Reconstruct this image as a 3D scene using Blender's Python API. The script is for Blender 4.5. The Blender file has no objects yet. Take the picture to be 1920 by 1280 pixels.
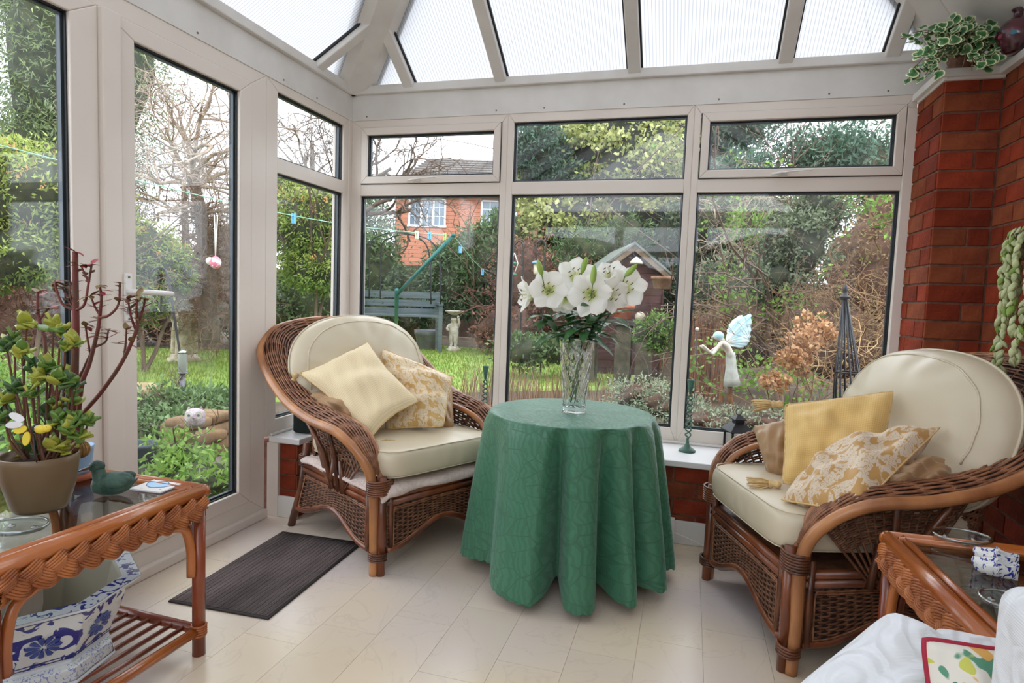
import bpy, math, random
import numpy as np
from mathutils import Vector, Matrix, Euler

# ------------------------------------------------------------------ camera, sky, light, exposure
SC = bpy.context.scene
COL = SC.collection
cam_d = bpy.data.cameras.new('camera'); cam = bpy.data.objects.new('camera', cam_d); COL.objects.link(cam)
cam_d.sensor_width = 36.0; cam_d.lens = 21.6682; cam_d.clip_start = 0.02; cam_d.clip_end = 300
cam.matrix_world = Matrix(((0.960112,-0.055348,0.274082,1.901514),(0.277255,0.061363,-0.958835,-3.182662),(0.036251,0.996580,0.074260,1.096896),(0,0,0,1)))
SC.camera = cam
world = bpy.data.worlds.new('overcast_sky'); SC.world = world; world.use_nodes = True
wn = world.node_tree; wn.nodes.clear()
w_out = wn.nodes.new('ShaderNodeOutputWorld'); w_bg = wn.nodes.new('ShaderNodeBackground')
w_tc = wn.nodes.new('ShaderNodeTexCoord'); w_no = wn.nodes.new('ShaderNodeTexNoise'); w_cr = wn.nodes.new('ShaderNodeValToRGB')
w_no.inputs['Scale'].default_value = 2.2; w_no.inputs['Detail'].default_value = 3
w_cr.color_ramp.elements[0].position = .3; w_cr.color_ramp.elements[0].color = (.80, .86, .97, 1)
w_cr.color_ramp.elements[1].position = .7; w_cr.color_ramp.elements[1].color = (.93, .95, 1.0, 1)
wn.links.new(w_tc.outputs['Generated'], w_no.inputs['Vector']); wn.links.new(w_no.outputs['Fac'], w_cr.inputs['Fac'])
wn.links.new(w_cr.outputs['Color'], w_bg.inputs['Color']); wn.links.new(w_bg.outputs['Background'], w_out.inputs['Surface'])
w_bg.inputs['Strength'].default_value = 1.4
SC.view_settings.view_transform = 'Standard'; SC.view_settings.look = 'None'
SC.view_settings.gamma = 1.0; SC.view_settings.use_curve_mapping = False
SC.view_settings.exposure = 1.55
SC.cycles.max_bounces = 10; SC.cycles.transparent_max_bounces = 24
SC.cycles.diffuse_bounces = 5; SC.cycles.transmission_bounces = 8; SC.cycles.glossy_bounces = 4

PI = math.pi
rnd = random.Random(7)
rng = np.random.default_rng(7)

# ------------------------------------------------------------------ materials
def lin(c):
    return tuple(((x/255)/12.92 if x/255 <= .04045 else ((x/255+.055)/1.055)**2.4) for x in c)
MATS = {}
def mat(name, rgb, rough=.5, rgb2=None, nscale=20, ndet=3, stretch=None, bump=0, bscale=None, metal=0, spec=.5, sheen=0,
        rand=0, subsurf=0, coat=0, attr=None, trans=0, alpha=None, nlo=.35, nhi=.65):
    """procedural surface: base colour, optional noise between two colours, object-random brightness, bump"""
    if name in MATS: return MATS[name]
    m = bpy.data.materials.new(name); m.use_nodes = True; MATS[name] = m
    nt = m.node_tree; N = nt.nodes; L = nt.links; b = N['Principled BSDF']
    b.inputs['Roughness'].default_value = rough; b.inputs['Metallic'].default_value = metal
    b.inputs['Specular IOR Level'].default_value = spec
    if sheen: b.inputs['Sheen Weight'].default_value = sheen
    if coat: b.inputs['Coat Weight'].default_value = coat; b.inputs['Coat Roughness'].default_value = .12
    if trans: b.inputs['Transmission Weight'].default_value = trans
    c1 = (*lin(rgb), 1); b.inputs['Base Color'].default_value = c1
    tc = N.new('ShaderNodeTexCoord'); vec = tc.outputs['Object']
    if stretch:
        mp = N.new('ShaderNodeMapping'); mp.inputs['Scale'].default_value = stretch
        L.new(vec, mp.inputs['Vector']); vec = mp.outputs['Vector']
    out = None; fac = None
    if rgb2:
        if attr:
            at = N.new('ShaderNodeAttribute'); at.attribute_name = attr; fac = at.outputs['Fac']
        else:
            no = N.new('ShaderNodeTexNoise'); no.inputs['Scale'].default_value = nscale; no.inputs['Detail'].default_value = ndet
            L.new(vec, no.inputs['Vector']); fac = no.outputs['Fac']
        cr = N.new('ShaderNodeValToRGB'); e = cr.color_ramp.elements
        lo, hi = (0, 1) if attr else (nlo, nhi)
        e[0].position = lo; e[1].position = hi; e[0].color = c1; e[1].color = (*lin(rgb2), 1)
        L.new(fac, cr.inputs['Fac']); out = cr.outputs['Color']
    if rand:
        oi = N.new('ShaderNodeObjectInfo'); mr = N.new('ShaderNodeMapRange')
        mr.inputs['To Min'].default_value = 1-rand; mr.inputs['To Max'].default_value = 1+rand
        hs = N.new('ShaderNodeHueSaturation')
        L.new(oi.outputs['Random'], mr.inputs['Value']); L.new(mr.outputs['Result'], hs.inputs['Value'])
        if out: L.new(out, hs.inputs['Color'])
        else: hs.inputs['Color'].default_value = c1
        out = hs.outputs['Color']
    if out: L.new(out, b.inputs['Base Color'])
    if subsurf:
        # thin translucent sheet: part of the light passes through
        tr = N.new('ShaderNodeBsdfTranslucent'); mx = N.new('ShaderNodeMixShader'); mx.inputs[0].default_value = subsurf
        if out: L.new(out, tr.inputs['Color'])
        else: tr.inputs['Color'].default_value = c1
        L.new(b.outputs[0], mx.inputs[1]); L.new(tr.outputs[0], mx.inputs[2]); L.new(mx.outputs[0], N['Material Output'].inputs['Surface'])
    if bump:
        bn = N.new('ShaderNodeTexNoise'); bn.inputs['Scale'].default_value = bscale or nscale*2; bn.inputs['Detail'].default_value = 4
        bp = N.new('ShaderNodeBump'); bp.inputs['Strength'].default_value = bump; bp.inputs['Distance'].default_value = .01
        L.new(vec, bn.inputs['Vector']); L.new(bn.outputs['Fac'], bp.inputs['Height']); L.new(bp.outputs['Normal'], b.inputs['Normal'])
    return m
def nodes(m): return m.node_tree.nodes, m.node_tree.links, m.node_tree.nodes['Principled BSDF']

# ------------------------------------------------------------------ mesh builder
class MB:
    def __init__(s): s.v = []; s.f = []; s.n = 0
    def add(s, V, Fc):
        V = [tuple(map(float, p)) for p in V]; k = s.n
        s.v += V; s.f += [tuple(i+k for i in q) for q in Fc]; s.n += len(V); return s
    def box(s, x0, x1, y0, y1, z0, z1, T=None):
        V = [(x, y, z) for x in (x0, x1) for y in (y0, y1) for z in (z0, z1)]
        if T: V = [T(*p) for p in V]
        Fc = [(0,1,3,2),(4,6,7,5),(0,4,5,1),(2,3,7,6),(0,2,6,4),(1,5,7,3)]
        return s.add(V, Fc)
    def tube(s, P, r, n=8, closed=False, caps=True, flat=None):
        """a pole of radius r (number, list or function of 0..1) along the points P; flat = (width factor, thickness factor)"""
        P = [Vector(p) for p in P]; m = len(P)
        if m < 2: return s
        T = []
        for i in range(m):
            a = P[(i-1) % m] if (closed or i > 0) else P[i]; b = P[(i+1) % m] if (closed or i < m-1) else P[i]
            t = b-a; T.append(t.normalized() if t.length > 1e-9 else Vector((0,0,1)))
        up = Vector((0,0,1)) if abs(T[0].z) < .9 else Vector((1,0,0))
        nrm = (up - T[0]*up.dot(T[0])).normalized(); V = []
        for i in range(m):
            nrm = nrm - T[i]*nrm.dot(T[i])
            nrm = nrm.normalized() if nrm.length > 1e-6 else T[i].orthogonal().normalized()
            bi = T[i].cross(nrm)
            q = i/(m-1); ri = r(q) if callable(r) else (r[i] if isinstance(r, (list, tuple)) else r)
            for k in range(n):
                a = 2*PI*k/n; fa, fb = (flat or (1, 1))
                V.append(P[i] + nrm*(math.cos(a)*ri*fb) + bi*(math.sin(a)*ri*fa))
        Fc = []; mm = m if closed else m-1
        for i in range(mm):
            j = (i+1) % m
            for k in range(n):
                l = (k+1) % n; Fc.append((i*n+k, i*n+l, j*n+l, j*n+k))
        if caps and not closed: Fc += [tuple(range(n-1, -1, -1)), tuple((m-1)*n+k for k in range(n))]
        return s.add(V, Fc)
    def lathe(s, prof, n=24, c=(0,0,0), T=None, caps=True):
        V = [];
        for (r, z) in prof:
            for k in range(n):
                a = 2*PI*k/n; p = (c[0]+r*math.cos(a), c[1]+r*math.sin(a), c[2]+z); V.append(T(*p) if T else p)
        Fc = [(i*n+k, i*n+(k+1) % n, (i+1)*n+(k+1) % n, (i+1)*n+k) for i in range(len(prof)-1) for k in range(n)]
        if caps:
            if prof[0][0] > 1e-6: Fc.append(tuple(range(n-1, -1, -1)))
            if prof[-1][0] > 1e-6: Fc.append(tuple((len(prof)-1)*n+k for k in range(n)))
        return s.add(V, Fc)
    def grid(s, G, cu=False, cv=False):
        nv, nu = len(G), len(G[0]); V = [p for row in G for p in row]; Fc = []
        for i in range(nv if cv else nv-1):
            for k in range(nu if cu else nu-1):
                j, l = (i+1) % nv, (k+1) % nu; Fc.append((i*nu+k, i*nu+l, j*nu+l, j*nu+k))
        return s.add(V, Fc)
    def ball(s, c, r, nu=14, nv=9, M=None):
        if not isinstance(r, (tuple, list)): r = (r, r, r)
        G = []
        for i in range(nv+1):
            t = PI*i/nv; row = []
            for k in range(nu):
                a = 2*PI*k/nu; p = Vector((r[0]*math.sin(t)*math.cos(a), r[1]*math.sin(t)*math.sin(a), r[2]*math.cos(t)))
                if M: p = M @ p
                row.append((c[0]+p[0], c[1]+p[1], c[2]+p[2]))
            G.append(row)
        return s.grid(G, cu=True)
    def build(s, name, m, parent=None, smooth=True, bevel=0, sub=0, solid=0, weld=False):
        me = bpy.data.meshes.new(name); me.from_pydata(s.v, [], s.f); me.update()
        o = bpy.data.objects.new(name, me); COL.objects.link(o)
        for x in (m if isinstance(m, (list, tuple)) else [m]): me.materials.append(x)
        if smooth: me.polygons.foreach_set('use_smooth', [True]*len(me.polygons))
        if parent: o.parent = parent
        if solid: md = o.modifiers.new('thickness', 'SOLIDIFY'); md.thickness = solid; md.offset = 0
        if bevel:
            md = o.modifiers.new('edge', 'BEVEL'); md.width = bevel; md.segments = 2; md.limit_method = 'ANGLE'; md.angle_limit = .6
        if sub: md = o.modifiers.new('soft', 'SUBSURF'); md.levels = sub; md.render_levels = sub
        return o
def box(name, m, x0, x1, y0, y1, z0, z1, parent=None, bevel=.002, T=None):
    return MB().box(x0, x1, y0, y1, z0, z1, T).build(name, m, parent, smooth=False, bevel=bevel)
def tag(o, label=None, cat=None, group=None, kind=None):
    if label: o['label'] = label
    if cat: o['category'] = cat
    if group: o['group'] = group
    if kind: o['kind'] = kind
    return o
def thing(name, label, cat, loc=(0,0,0), rz=0, group=None):
    o = bpy.data.objects.new(name, None); COL.objects.link(o); o.empty_display_size = .05
    o.location = loc; o.rotation_euler = (0, 0, rz); return tag(o, label, cat, group)
def shell(name, loc=(0,0,0)):
    o = bpy.data.objects.new(name, None); COL.objects.link(o); o.location = loc; o.empty_display_size = .05; o['kind'] = 'structure'; return o
def linkcopy(o, parent=None, loc=None, rot=None, scale=None):
    c = o.copy(); COL.objects.link(c)
    if parent is not None: c.parent = parent
    if loc is not None: c.location = loc
    if rot is not None: c.rotation_euler = rot
    if scale is not None: c.scale = scale
    return c
def copy_tree(o, loc, rz, label, parent=None):
    r = o.copy(); COL.objects.link(r); r.location = loc; r.rotation_euler = (0, 0, rz); r['label'] = label
    for ch in o.children:
        c = ch.copy(); COL.objects.link(c); c.parent = r
        for g in ch.children:
            e = g.copy(); COL.objects.link(e); e.parent = c
    return r
def spline(P, n=10, closed=False):
    P = [Vector(p) for p in P]; m = len(P); out = []
    g = (lambda i: P[i % m]) if closed else (lambda i: P[i] if 0 <= i < m else (2*P[0]-P[1] if i < 0 else 2*P[-1]-P[-2]))
    for i in range(m if closed else m-1):
        a, b, c, d = g(i-1), g(i), g(i+1), g(i+2)
        for k in range(n):
            t = k/n; out.append(.5*((2*b)+(c-a)*t+(2*a-5*b+4*c-d)*t*t+(3*b-a-3*c+d)*t**3))
    if not closed: out.append(P[-1].copy())
    return out
def resample(P, n):
    P = [Vector(p) for p in P]; L = [0]
    for a, b in zip(P, P[1:]): L.append(L[-1]+(b-a).length)
    out = []; j = 0
    for k in range(n):
        d = L[-1]*k/(n-1)
        while j < len(P)-2 and L[j+1] < d: j += 1
        out.append(P[j].lerp(P[j+1], (d-L[j])/max(1e-9, L[j+1]-L[j])))
    return out
def frame_of(a, b):
    """rotation that takes +Z to the direction a->b"""
    return (Vector(b)-Vector(a)).to_track_quat('Z', 'Y').to_matrix()
def sheet(name, quads, m, parent=None, tint=None, smooth=False):
    """many loose flat leaves at once; quads: array (n, k, 3), tint: value per leaf"""
    q = np.asarray(quads, dtype=np.float32); n, k, _ = q.shape
    me = bpy.data.meshes.new(name)
    me.vertices.add(n*k); me.vertices.foreach_set('co', q.reshape(-1))
    me.loops.add(n*k); me.loops.foreach_set('vertex_index', np.arange(n*k, dtype=np.int32))
    me.polygons.add(n); me.polygons.foreach_set('loop_start', np.arange(0, n*k, k, dtype=np.int32))
    me.polygons.foreach_set('loop_total', np.full(n, k, dtype=np.int32))
    if tint is not None:
        at = me.attributes.new('tint', 'FLOAT', 'FACE'); at.data.foreach_set('value', np.asarray(tint, dtype=np.float32))
    me.update(calc_edges=True); me.validate()
    o = bpy.data.objects.new(name, me); COL.objects.link(o); me.materials.append(m)
    if parent: o.parent = parent
    return o

# ------------------------------------------------------------------ shared materials
UPVC = mat('white_upvc', (230,220,209), .32, rgb2=(224,213,202), nscale=3, spec=.45)
SILLM = mat('white_laminate_sill', (236,234,233), .3)
GASKET = mat('black_rubber_gasket', (22,24,28), .5)
SPACER = mat('dark_spacer_bar', (70,78,84), .35, metal=.5)
WHITEP = mat('white_painted_board', (226,223,218), .45, rgb2=(216,212,206), nscale=6)
HANDLE = mat('white_coated_handle', (232,229,224), .28)
STEEL = mat('brushed_steel', (170,170,165), .3, metal=1)
DARKM = mat('black_iron', (24,26,32), .45)
SCREW = mat('dull_screw', (120,112,104), .5)

def schlick(N, L, f0=.034, pw=5):
    lw = N.new('ShaderNodeLayerWeight'); lw.inputs['Blend'].default_value = .5
    p = N.new('ShaderNodeMath'); p.operation = 'POWER'; p.inputs[1].default_value = pw
    q = N.new('ShaderNodeMath'); q.operation = 'MULTIPLY_ADD'; q.inputs[1].default_value = 1-f0; q.inputs[2].default_value = f0
    L.new(lw.outputs['Facing'], p.inputs[0]); L.new(p.outputs[0], q.inputs[0]); return q
def glass_mat(name, smear=.04, tint=(.97,.985,.98)):
    m = bpy.data.materials.new(name); m.use_nodes = True; N = m.node_tree.nodes; L = m.node_tree.links; N.remove(N['Principled BSDF'])
    tr = N.new('ShaderNodeBsdfTransparent'); tr.inputs['Color'].default_value = (*tint, 1)
    gl = N.new('ShaderNodeBsdfGlossy'); gl.inputs['Roughness'].default_value = .02
    fr = schlick(N, L)
    mx = N.new('ShaderNodeMixShader'); L.new(fr.outputs[0], mx.inputs[0]); L.new(tr.outputs[0], mx.inputs[1]); L.new(gl.outputs[0], mx.inputs[2])
    out = mx.outputs[0]
    if smear:
        # dried rain and breath marks on the pane
        df = N.new('ShaderNodeBsdfDiffuse'); df.inputs['Color'].default_value = (.85,.87,.86,1)
        tl = N.new('ShaderNodeBsdfTranslucent'); tl.inputs['Color'].default_value = (.85,.87,.86,1)
        m1 = N.new('ShaderNodeMixShader'); L.new(df.outputs[0], m1.inputs[1]); L.new(tl.outputs[0], m1.inputs[2])
        tc = N.new('ShaderNodeTexCoord'); mp = N.new('ShaderNodeMapping'); mp.inputs['Scale'].default_value = (2.2,2.2,1.1)
        no = N.new('ShaderNodeTexNoise'); no.inputs['Scale'].default_value = 1.0; no.inputs['Detail'].default_value = 4; no.inputs['Roughness'].default_value = .65
        cr = N.new('ShaderNodeMapRange'); cr.inputs['From Min'].default_value = .52; cr.inputs['From Max'].default_value = .8
        cr.inputs['To Min'].default_value = .0; cr.inputs['To Max'].default_value = smear*2
        L.new(tc.outputs['Object'], mp.inputs[0]); L.new(mp.outputs[0], no.inputs['Vector']); L.new(no.outputs['Fac'], cr.inputs['Value'])
        m2 = N.new('ShaderNodeMixShader'); L.new(cr.outputs[0], m2.inputs[0]); L.new(out, m2.inputs[1]); L.new(m1.outputs[0], m2.inputs[2]); out = m2.outputs[0]
    L.new(out, N['Material Output'].inputs['Surface']); MATS[name] = m; return m
PANE = glass_mat('window_pane_glass')
CLEAR = glass_mat('table_glass', 0, (.80,.83,.82))

def poly_mat():
    m = bpy.data.materials.new('fluted_polycarbonate'); m.use_nodes = True; N = m.node_tree.nodes; L = m.node_tree.links; N.remove(N['Principled BSDF'])
    tl = N.new('ShaderNodeBsdfTranslucent'); tr = N.new('ShaderNodeBsdfTransparent'); mx = N.new('ShaderNodeMixShader')
    uv = N.new('ShaderNodeUVMap'); sp = N.new('ShaderNodeSeparateXYZ'); ma = N.new('ShaderNodeMath'); ma.operation = 'FRACT'
    mu = N.new('ShaderNodeMath'); mu.operation = 'MULTIPLY'; mu.inputs[1].default_value = 62
    cr = N.new('ShaderNodeValToRGB'); e = cr.color_ramp.elements
    e[0].position = .05; e[0].color = (.15,.152,.155,1); e[1].position = .30; e[1].color = (.285,.285,.285,1)
    L.new(uv.outputs[0], sp.inputs[0]); L.new(sp.outputs[0], mu.inputs[0]); L.new(mu.outputs[0], ma.inputs[0]); L.new(ma.outputs[0], cr.inputs[0])
    L.new(cr.outputs[0], tl.inputs['Color']); tr.inputs['Color'].default_value = (.93,.94,.95,1)
    mx.inputs[0].default_value = .06
    L.new(tl.outputs[0], mx.inputs[1]); L.new(tr.outputs[0], mx.inputs[2]); L.new(mx.outputs[0], N['Material Output'].inputs['Surface'])
    return m
POLY = poly_mat()

# ------------------------------------------------------------------ floor: marble-look vinyl planks, each its own piece
def floor_mat():
    m = mat('marble_vinyl', (210,197,192), .27, rgb2=(219,202,176), nscale=1.1, ndet=2, rand=.035, spec=.5)
    N, L, b = nodes(m)
    geo = N.new('ShaderNodeNewGeometry'); oi = N.new('ShaderNodeObjectInfo')
    add = N.new('ShaderNodeVectorMath'); add.operation = 'MULTIPLY_ADD'; add.inputs[1].default_value = (9,7,0)
    cmb = N.new('ShaderNodeCombineXYZ'); L.new(oi.outputs['Random'], cmb.inputs[0]); L.new(oi.outputs['Random'], cmb.inputs[1])
    L.new(cmb.outputs[0], add.inputs[0]); L.new(geo.outputs['Position'], add.inputs[2])
    no = N.new('ShaderNodeTexNoise'); no.inputs['Scale'].default_value = 4.5; no.inputs['Detail'].default_value = 5; no.inputs['Distortion'].default_value = 1.1
    L.new(add.outputs[0], no.inputs['Vector'])
    cr = N.new('ShaderNodeValToRGB'); e = cr.color_ramp.elements; e[0].position = .485; e[0].color = (1,1,1,1); e[1].position = .5; e[1].color = (.93,.925,.94,1)
    x = e.new(.515); x.color = (1,1,1,1)
    L.new(no.outputs['Fac'], cr.inputs[0])
    mx = N.new('ShaderNodeMix'); mx.data_type = 'RGBA'; mx.blend_type = 'MULTIPLY'; mx.inputs['Factor'].default_value = 1
    src = b.inputs['Base Color'].links[0].from_socket
    # yellow cast of the light, painted as cream patches across several planks
    cn = N.new('ShaderNodeTexNoise'); cn.inputs['Scale'].default_value = 1.5; cn.inputs['Detail'].default_value = 1
    L.new(geo.outputs['Position'], cn.inputs['Vector'])
    for n in N:
        if n.type == 'TEX_NOISE' and n not in (no, cn):
            for l in list(n.outputs['Fac'].links): L.new(cn.outputs['Fac'], l.to_socket)
    L.new(src, mx.inputs[6]); L.new(cr.outputs[0], mx.inputs[7]); L.new(mx.outputs[2], b.inputs['Base Color'])
    return m
FLOORM = floor_mat()
JOINT = mat('dark_joint', (176,166,157), .7)
floor = box('floor', JOINT, -.02, 3.12, -4.6, .0, -.06, -.0022, bevel=0); tag(floor, kind='structure')
fl_me = {}
def plank(x0, x1, y0, y1):
    key = (round(x1-x0, 3), round(y1-y0, 3))
    if key not in fl_me:
        o = MB().box(0, key[0], 0, key[1], -.002, 0).build('floor_plank', FLOORM, floor, smooth=False)
        fl_me[key] = o.data
    else:
        o = bpy.data.objects.new('floor_plank', fl_me[key]); COL.objects.link(o); o.parent = floor
    o.location = (x0, y0, 0); return o
PW, PL, G = .2, .4, .0011
for i in range(-1, 16):
    x0 = max(0, .0+i*PW+.0); x1 = min(3.1, (i+1)*PW)
    if x1-x0 < .02: continue
    y = -3.6 + (.13*(i % 3))
    while y < -.05:
        y0, y1 = max(y, -3.6), min(y+PL, -.02)
        if y1-y0 > .03: plank(x0+G/2, x1-G/2, y0+G/2, y1-G/2)
        y += PL
# ------------------------------------------------------------------ brickwork
BRICK = mat('red_facing_brick', (146,60,37), .85, rgb2=(114,46,29), nscale=9, ndet=5, bump=.5, bscale=60, rand=.26, spec=.15)
BRICK2 = mat('brown_facing_brick', (146,80,50), .85, rgb2=(118,58,38), nscale=9, ndet=5, bump=.5, bscale=60, rand=.18, spec=.15)
MORTAR = mat('red_brown_mortar', (128,88,70), .95, rgb2=(104,70,56), nscale=30, bump=.3)
bk_me = {}
def brick(parent, size, T, mi):
    """size = (length, height, depth); T(u, v, w) maps wall coordinates to space"""
def brickwork(parent, o3, u3, n3, length, ncourse, z0, phase=0, qtr=None, first=None):
    """bricks laid course by course from o3 along u3, faces proud along n3"""
    u3, n3 = Vector(u3), Vector(n3)
    R3 = Matrix((u3, -n3, Vector((0,0,1)))).transposed().to_4x4()
    for c in range(ncourse):
        a = 0.0; k = 0
        lens = (first or [(.2175,), (.1075,)])[(c+phase) % 2]
        while a < length-.015:
            w = lens[k] if k < len(lens) else .215
            w = min(w, length-a)
            if length-a-w < .03: w = length-a
            key = round(w, 3)
            mi = rnd.random() < .3
            if (key, mi) not in bk_me:
                o = MB().box(0.004, w-.004, 0, .03, .0045, .0705).build('brick', BRICK2 if mi else BRICK, None, smooth=False, bevel=.0025)
                bk_me[(key, mi)] = o
            else:
                o = bk_me[(key, mi)].copy(); COL.objects.link(o)
            o.parent = parent
            o.matrix_local = Matrix.Translation(Vector(o3)+u3*a+Vector((0,0,z0+c*.075))+n3*(.006+rnd.uniform(-.0012,.0012))) @ R3
            a += w+.0; k += 1
NC = 27; ZP = 0.0055
wall_right = shell('wall_right')
MB().box(3.0275, 3.13, -4.7, .3, 0, 2.0).build('mortar_bed', MORTAR, wall_right, smooth=False)
brickwork(wall_right, (3.0275, -.307, 0), (0,-1,0), (-1,0,0), 1.35, NC, ZP, 0, first=[(.10,.215), (.16,.1)])
MB().box(2.826, 3.04, -.301, .0, 0, 2.0).build('mortar_bed', MORTAR, wall_right, smooth=False)
brickwork(wall_right, (2.82, -.301, 0), (1,0,0), (0,-1,0), .202, NC, ZP, 0, first=[(.125,.077), (.202,)])
brickwork(wall_right, (2.826, -.003, 0), (0,-1,0), (-1,0,0), .298, NC, ZP, 1, first=[(.19,.108), (.083,.215)])
box('plaster_return', WHITEP, 3.02, 3.13, -4.7, -1.66, .0, 2.0, wall_right)
box('upper_wall', WHITEP, 3.02, 3.13, -4.7, -.0, 2.044, 2.24, wall_right)
# white capping ledge on top of the brick pier and wall
trim_1 = shell('trim_1')
L_ = [(2.795,-.012), (2.795,-.335), (2.995,-.335), (2.995,-4.6), (3.12,-4.6), (3.12,-.012)]
m_ = MB(); n_ = len(L_)
m_.add([(x,y,2.014) for x,y in L_]+[(x,y,2.044) for x,y in L_], [tuple(range(n_-1,-1,-1)), tuple(range(n_,2*n_))]+[(i,(i+1)%n_,n_+(i+1)%n_,n_+i) for i in range(n_)])
m_.build('capping_board', WHITEP, trim_1, smooth=False, bevel=.003)
box('bead', WHITEP, 2.812, 2.826, -.322, -.02, 2.002, 2.0145, trim_1); box('bead', WHITEP, 2.826, 3.02, -.322, -.306, 2.002, 2.0145, trim_1)
# dwarf wall under the back windows
wall_back = shell('wall_back')
MB().box(-.03, 2.83, -.326, .09, -.12, .355).build('mortar_bed', MORTAR, wall_back, smooth=False)
brickwork(wall_back, (.15, -.326, 0), (1,0,0), (0,-1,0), 2.67, 5, -.02, 0)
# dwarf wall under the left window
wall_left = shell('wall_left')
MB().box(-.09, .146, -.694, -.30, -.12, .355).build('mortar_bed', MORTAR, wall_left, smooth=False)
brickwork(wall_left, (.058, -.694, 0), (1,0,0), (0,-1,0), .094, 5, -.02, 0, first=[(.094,), (.094,)])
brickwork(wall_left, (.146, -.70, 0), (0,1,0), (1,0,0), .38, 5, -.02, 1)
box('cover_post', UPVC, -.004, .057, -.712, -.6935, 0, .356, wall_left)
box('plaster_panel', WHITEP, -.12, .0, -4.6, -2.36, 0, 2.05, wall_left)
# skirting
wf = shell('wall_front'); box('dwarf_wall', mat('cream_emulsion', (214,204,188), .8), -.07, 3.02, -4.72, -4.6, 0, .38, wf); box('eaves_beam', WHITEP, -.07, 3.02, -4.72, -4.6, 2.05, 2.19, wf)
def front_light(k, a0, a1):  # unseen front side, glazed to bring more light into the room
    w = shell('window_%d' % k); TF = lambda a, b, z: (a, -4.6-b, z)
    ring('outer_frame', w, TF, a0, a1, .38, 2.05, (.05,.05,.06,.05), 0, .07, UPVC); o = MB().box(a0+.05, a1-.05, 0, .07, 1.634, 1.70, TF).build('transom', UPVC, w, smooth=False); bm_fix(o)
    for z0, z1 in ((.44,1.634),(1.70,2.0)): o = MB().box(a0+.05, a1-.05, .02, .04, z0, z1, TF).build('pane', PANE, w, smooth=False); bm_fix(o)
tag(box('baseboard_back', WHITEP, .152, 2.82, -.344, -.332, 0, .107, bevel=.003), kind='structure')
tag(box('baseboard_left', WHITEP, .058, .166, -.712, -.70, 0, .104, bevel=.003), kind='structure')
tag(box('baseboard_right', WHITEP, 3.008, 3.02, -3.5, -.32, 0, .107, bevel=.003), kind='structure')
# window boards
sill = shell('trim_2')
def extrude_poly(L, z0, z1, name, m, parent, bevel=.004):
    n = len(L)
    return MB().add([(x,y,z0) for x,y in L]+[(x,y,z1) for x,y in L], [tuple(range(n-1,-1,-1)), tuple(range(n,2*n))]+[(i,(i+1)%n,n+(i+1)%n,n+i) for i in range(n)]).build(name, m, parent, smooth=False, bevel=bevel)
extrude_poly([(.0,-.705),(.17,-.705),(.17,-.357),(2.822,-.357),(2.822,-.001),(.0,-.001)], .356, .384, 'window_board', SILLM, sill)
box('quadrant_bead', WHITEP, .0, 2.82, -.016, -.0, .384, .398, sill, bevel=.006); box('quadrant_bead', WHITEP, .0, .016, -.70, -.016, .384, .398, sill, bevel=.006)

# ------------------------------------------------------------------ windows and doors
def TB(a, b, z): return (a, b, z)            # back wall: a = x, b outward
def TL(a, b, z): return (-b, a, z)           # left wall: a = y, b outward
def ring(name, parent, T, a0, a1, z0, z1, w, b0, b1, m, bevel=.003):
    """mitred frame of four lengths; w = (low side, high side, bottom, top) widths"""
    mb = MB(); l, r, bt, tp = w
    O = [(a0,z0),(a1,z0),(a1,z1),(a0,z1)]; I = [(a0+l,z0+bt),(a1-r,z0+bt),(a1-r,z1-tp),(a0+l,z1-tp)]
    for i in range(4):
        j = (i+1) % 4; q = [O[i],O[j],I[j],I[i]]
        mb.add([T(a,b0,z) for a,z in q]+[T(a,b1,z) for a,z in q], [(0,1,2,3),(7,6,5,4),(0,4,5,1),(1,5,6,2),(2,6,7,3),(3,7,4,0)])
    o = mb.build(name, m, parent, smooth=False, bevel=bevel)
    bm_fix(o); return o
def bm_fix(o):
    import bmesh
    b = bmesh.new(); b.from_mesh(o.data); bmesh.ops.recalc_face_normals(b, faces=b.faces); b.to_mesh(o.data); b.free()
def glazing(parent, T, a0, a1, z0, z1, b):
    """black gasket, spacer bar, pane"""
    ring('gasket', parent, T, a0-.004, a1+.004, z0-.004, z1+.004, (.009,)*4, b, b+.008, GASKET, 0)
    ring('spacer_bar', parent, T, a0-.004, a1+.004, z0-.004, z1+.004, (.016,)*4, b+.012, b+.026, SPACER, 0)
    ring('outer_gasket', parent, T, a0-.004, a1+.004, z0-.004, z1+.004, (.012,)*4, b+.03, b+.036, GASKET, 0)
    o = MB().box(a0-.003, a1+.003, b+.009, b+.029, z0-.003, z1+.003, T).build('pane', PANE, parent, smooth=False); bm_fix(o)
def cockspur(parent, T, a, z, b):
    """small casement fastener: plate and blade lever"""
    h = MB().box(a-.02, a+.02, b-.012, b, z-.009, z+.009, T).build('handle_plate', HANDLE, parent, smooth=False, bevel=.003); bm_fix(h)
    P = [T(a-.006, b-.016, z+.002), T(a+.03, b-.03, z+.004), T(a+.08, b-.034, z+.007), T(a+.12, b-.032, z+.009)]
    MB().tube(spline(P, 5), lambda q: .0075-.003*q, 8, flat=(1,.6)).build('handle_lever', HANDLE, h)
    MB().tube([T(a-.004, b-.03, z), T(a-.05, b-.02, z-.004)], .006, 8).build('handle_lever', HANDLE, h)
FD0, FD1 = 0.0, .07
# window_1: left wall, two lights over each other
w1 = shell('window_1')
ring('outer_frame', w1, TL, -.735, -.03, .384, 2.05, (.081,.0525,.075,.044), FD0, FD1, UPVC)
o = MB().box(-.656, -.08, FD0, FD1, 1.634, 1.703, TL).build('transom', UPVC, w1, smooth=False, bevel=.003); bm_fix(o)
glazing(w1, TL, -.654, -.0825, 1.703, 2.006, .012); glazing(w1, TL, -.654, -.0825, .459, 1.634, .012)
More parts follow.
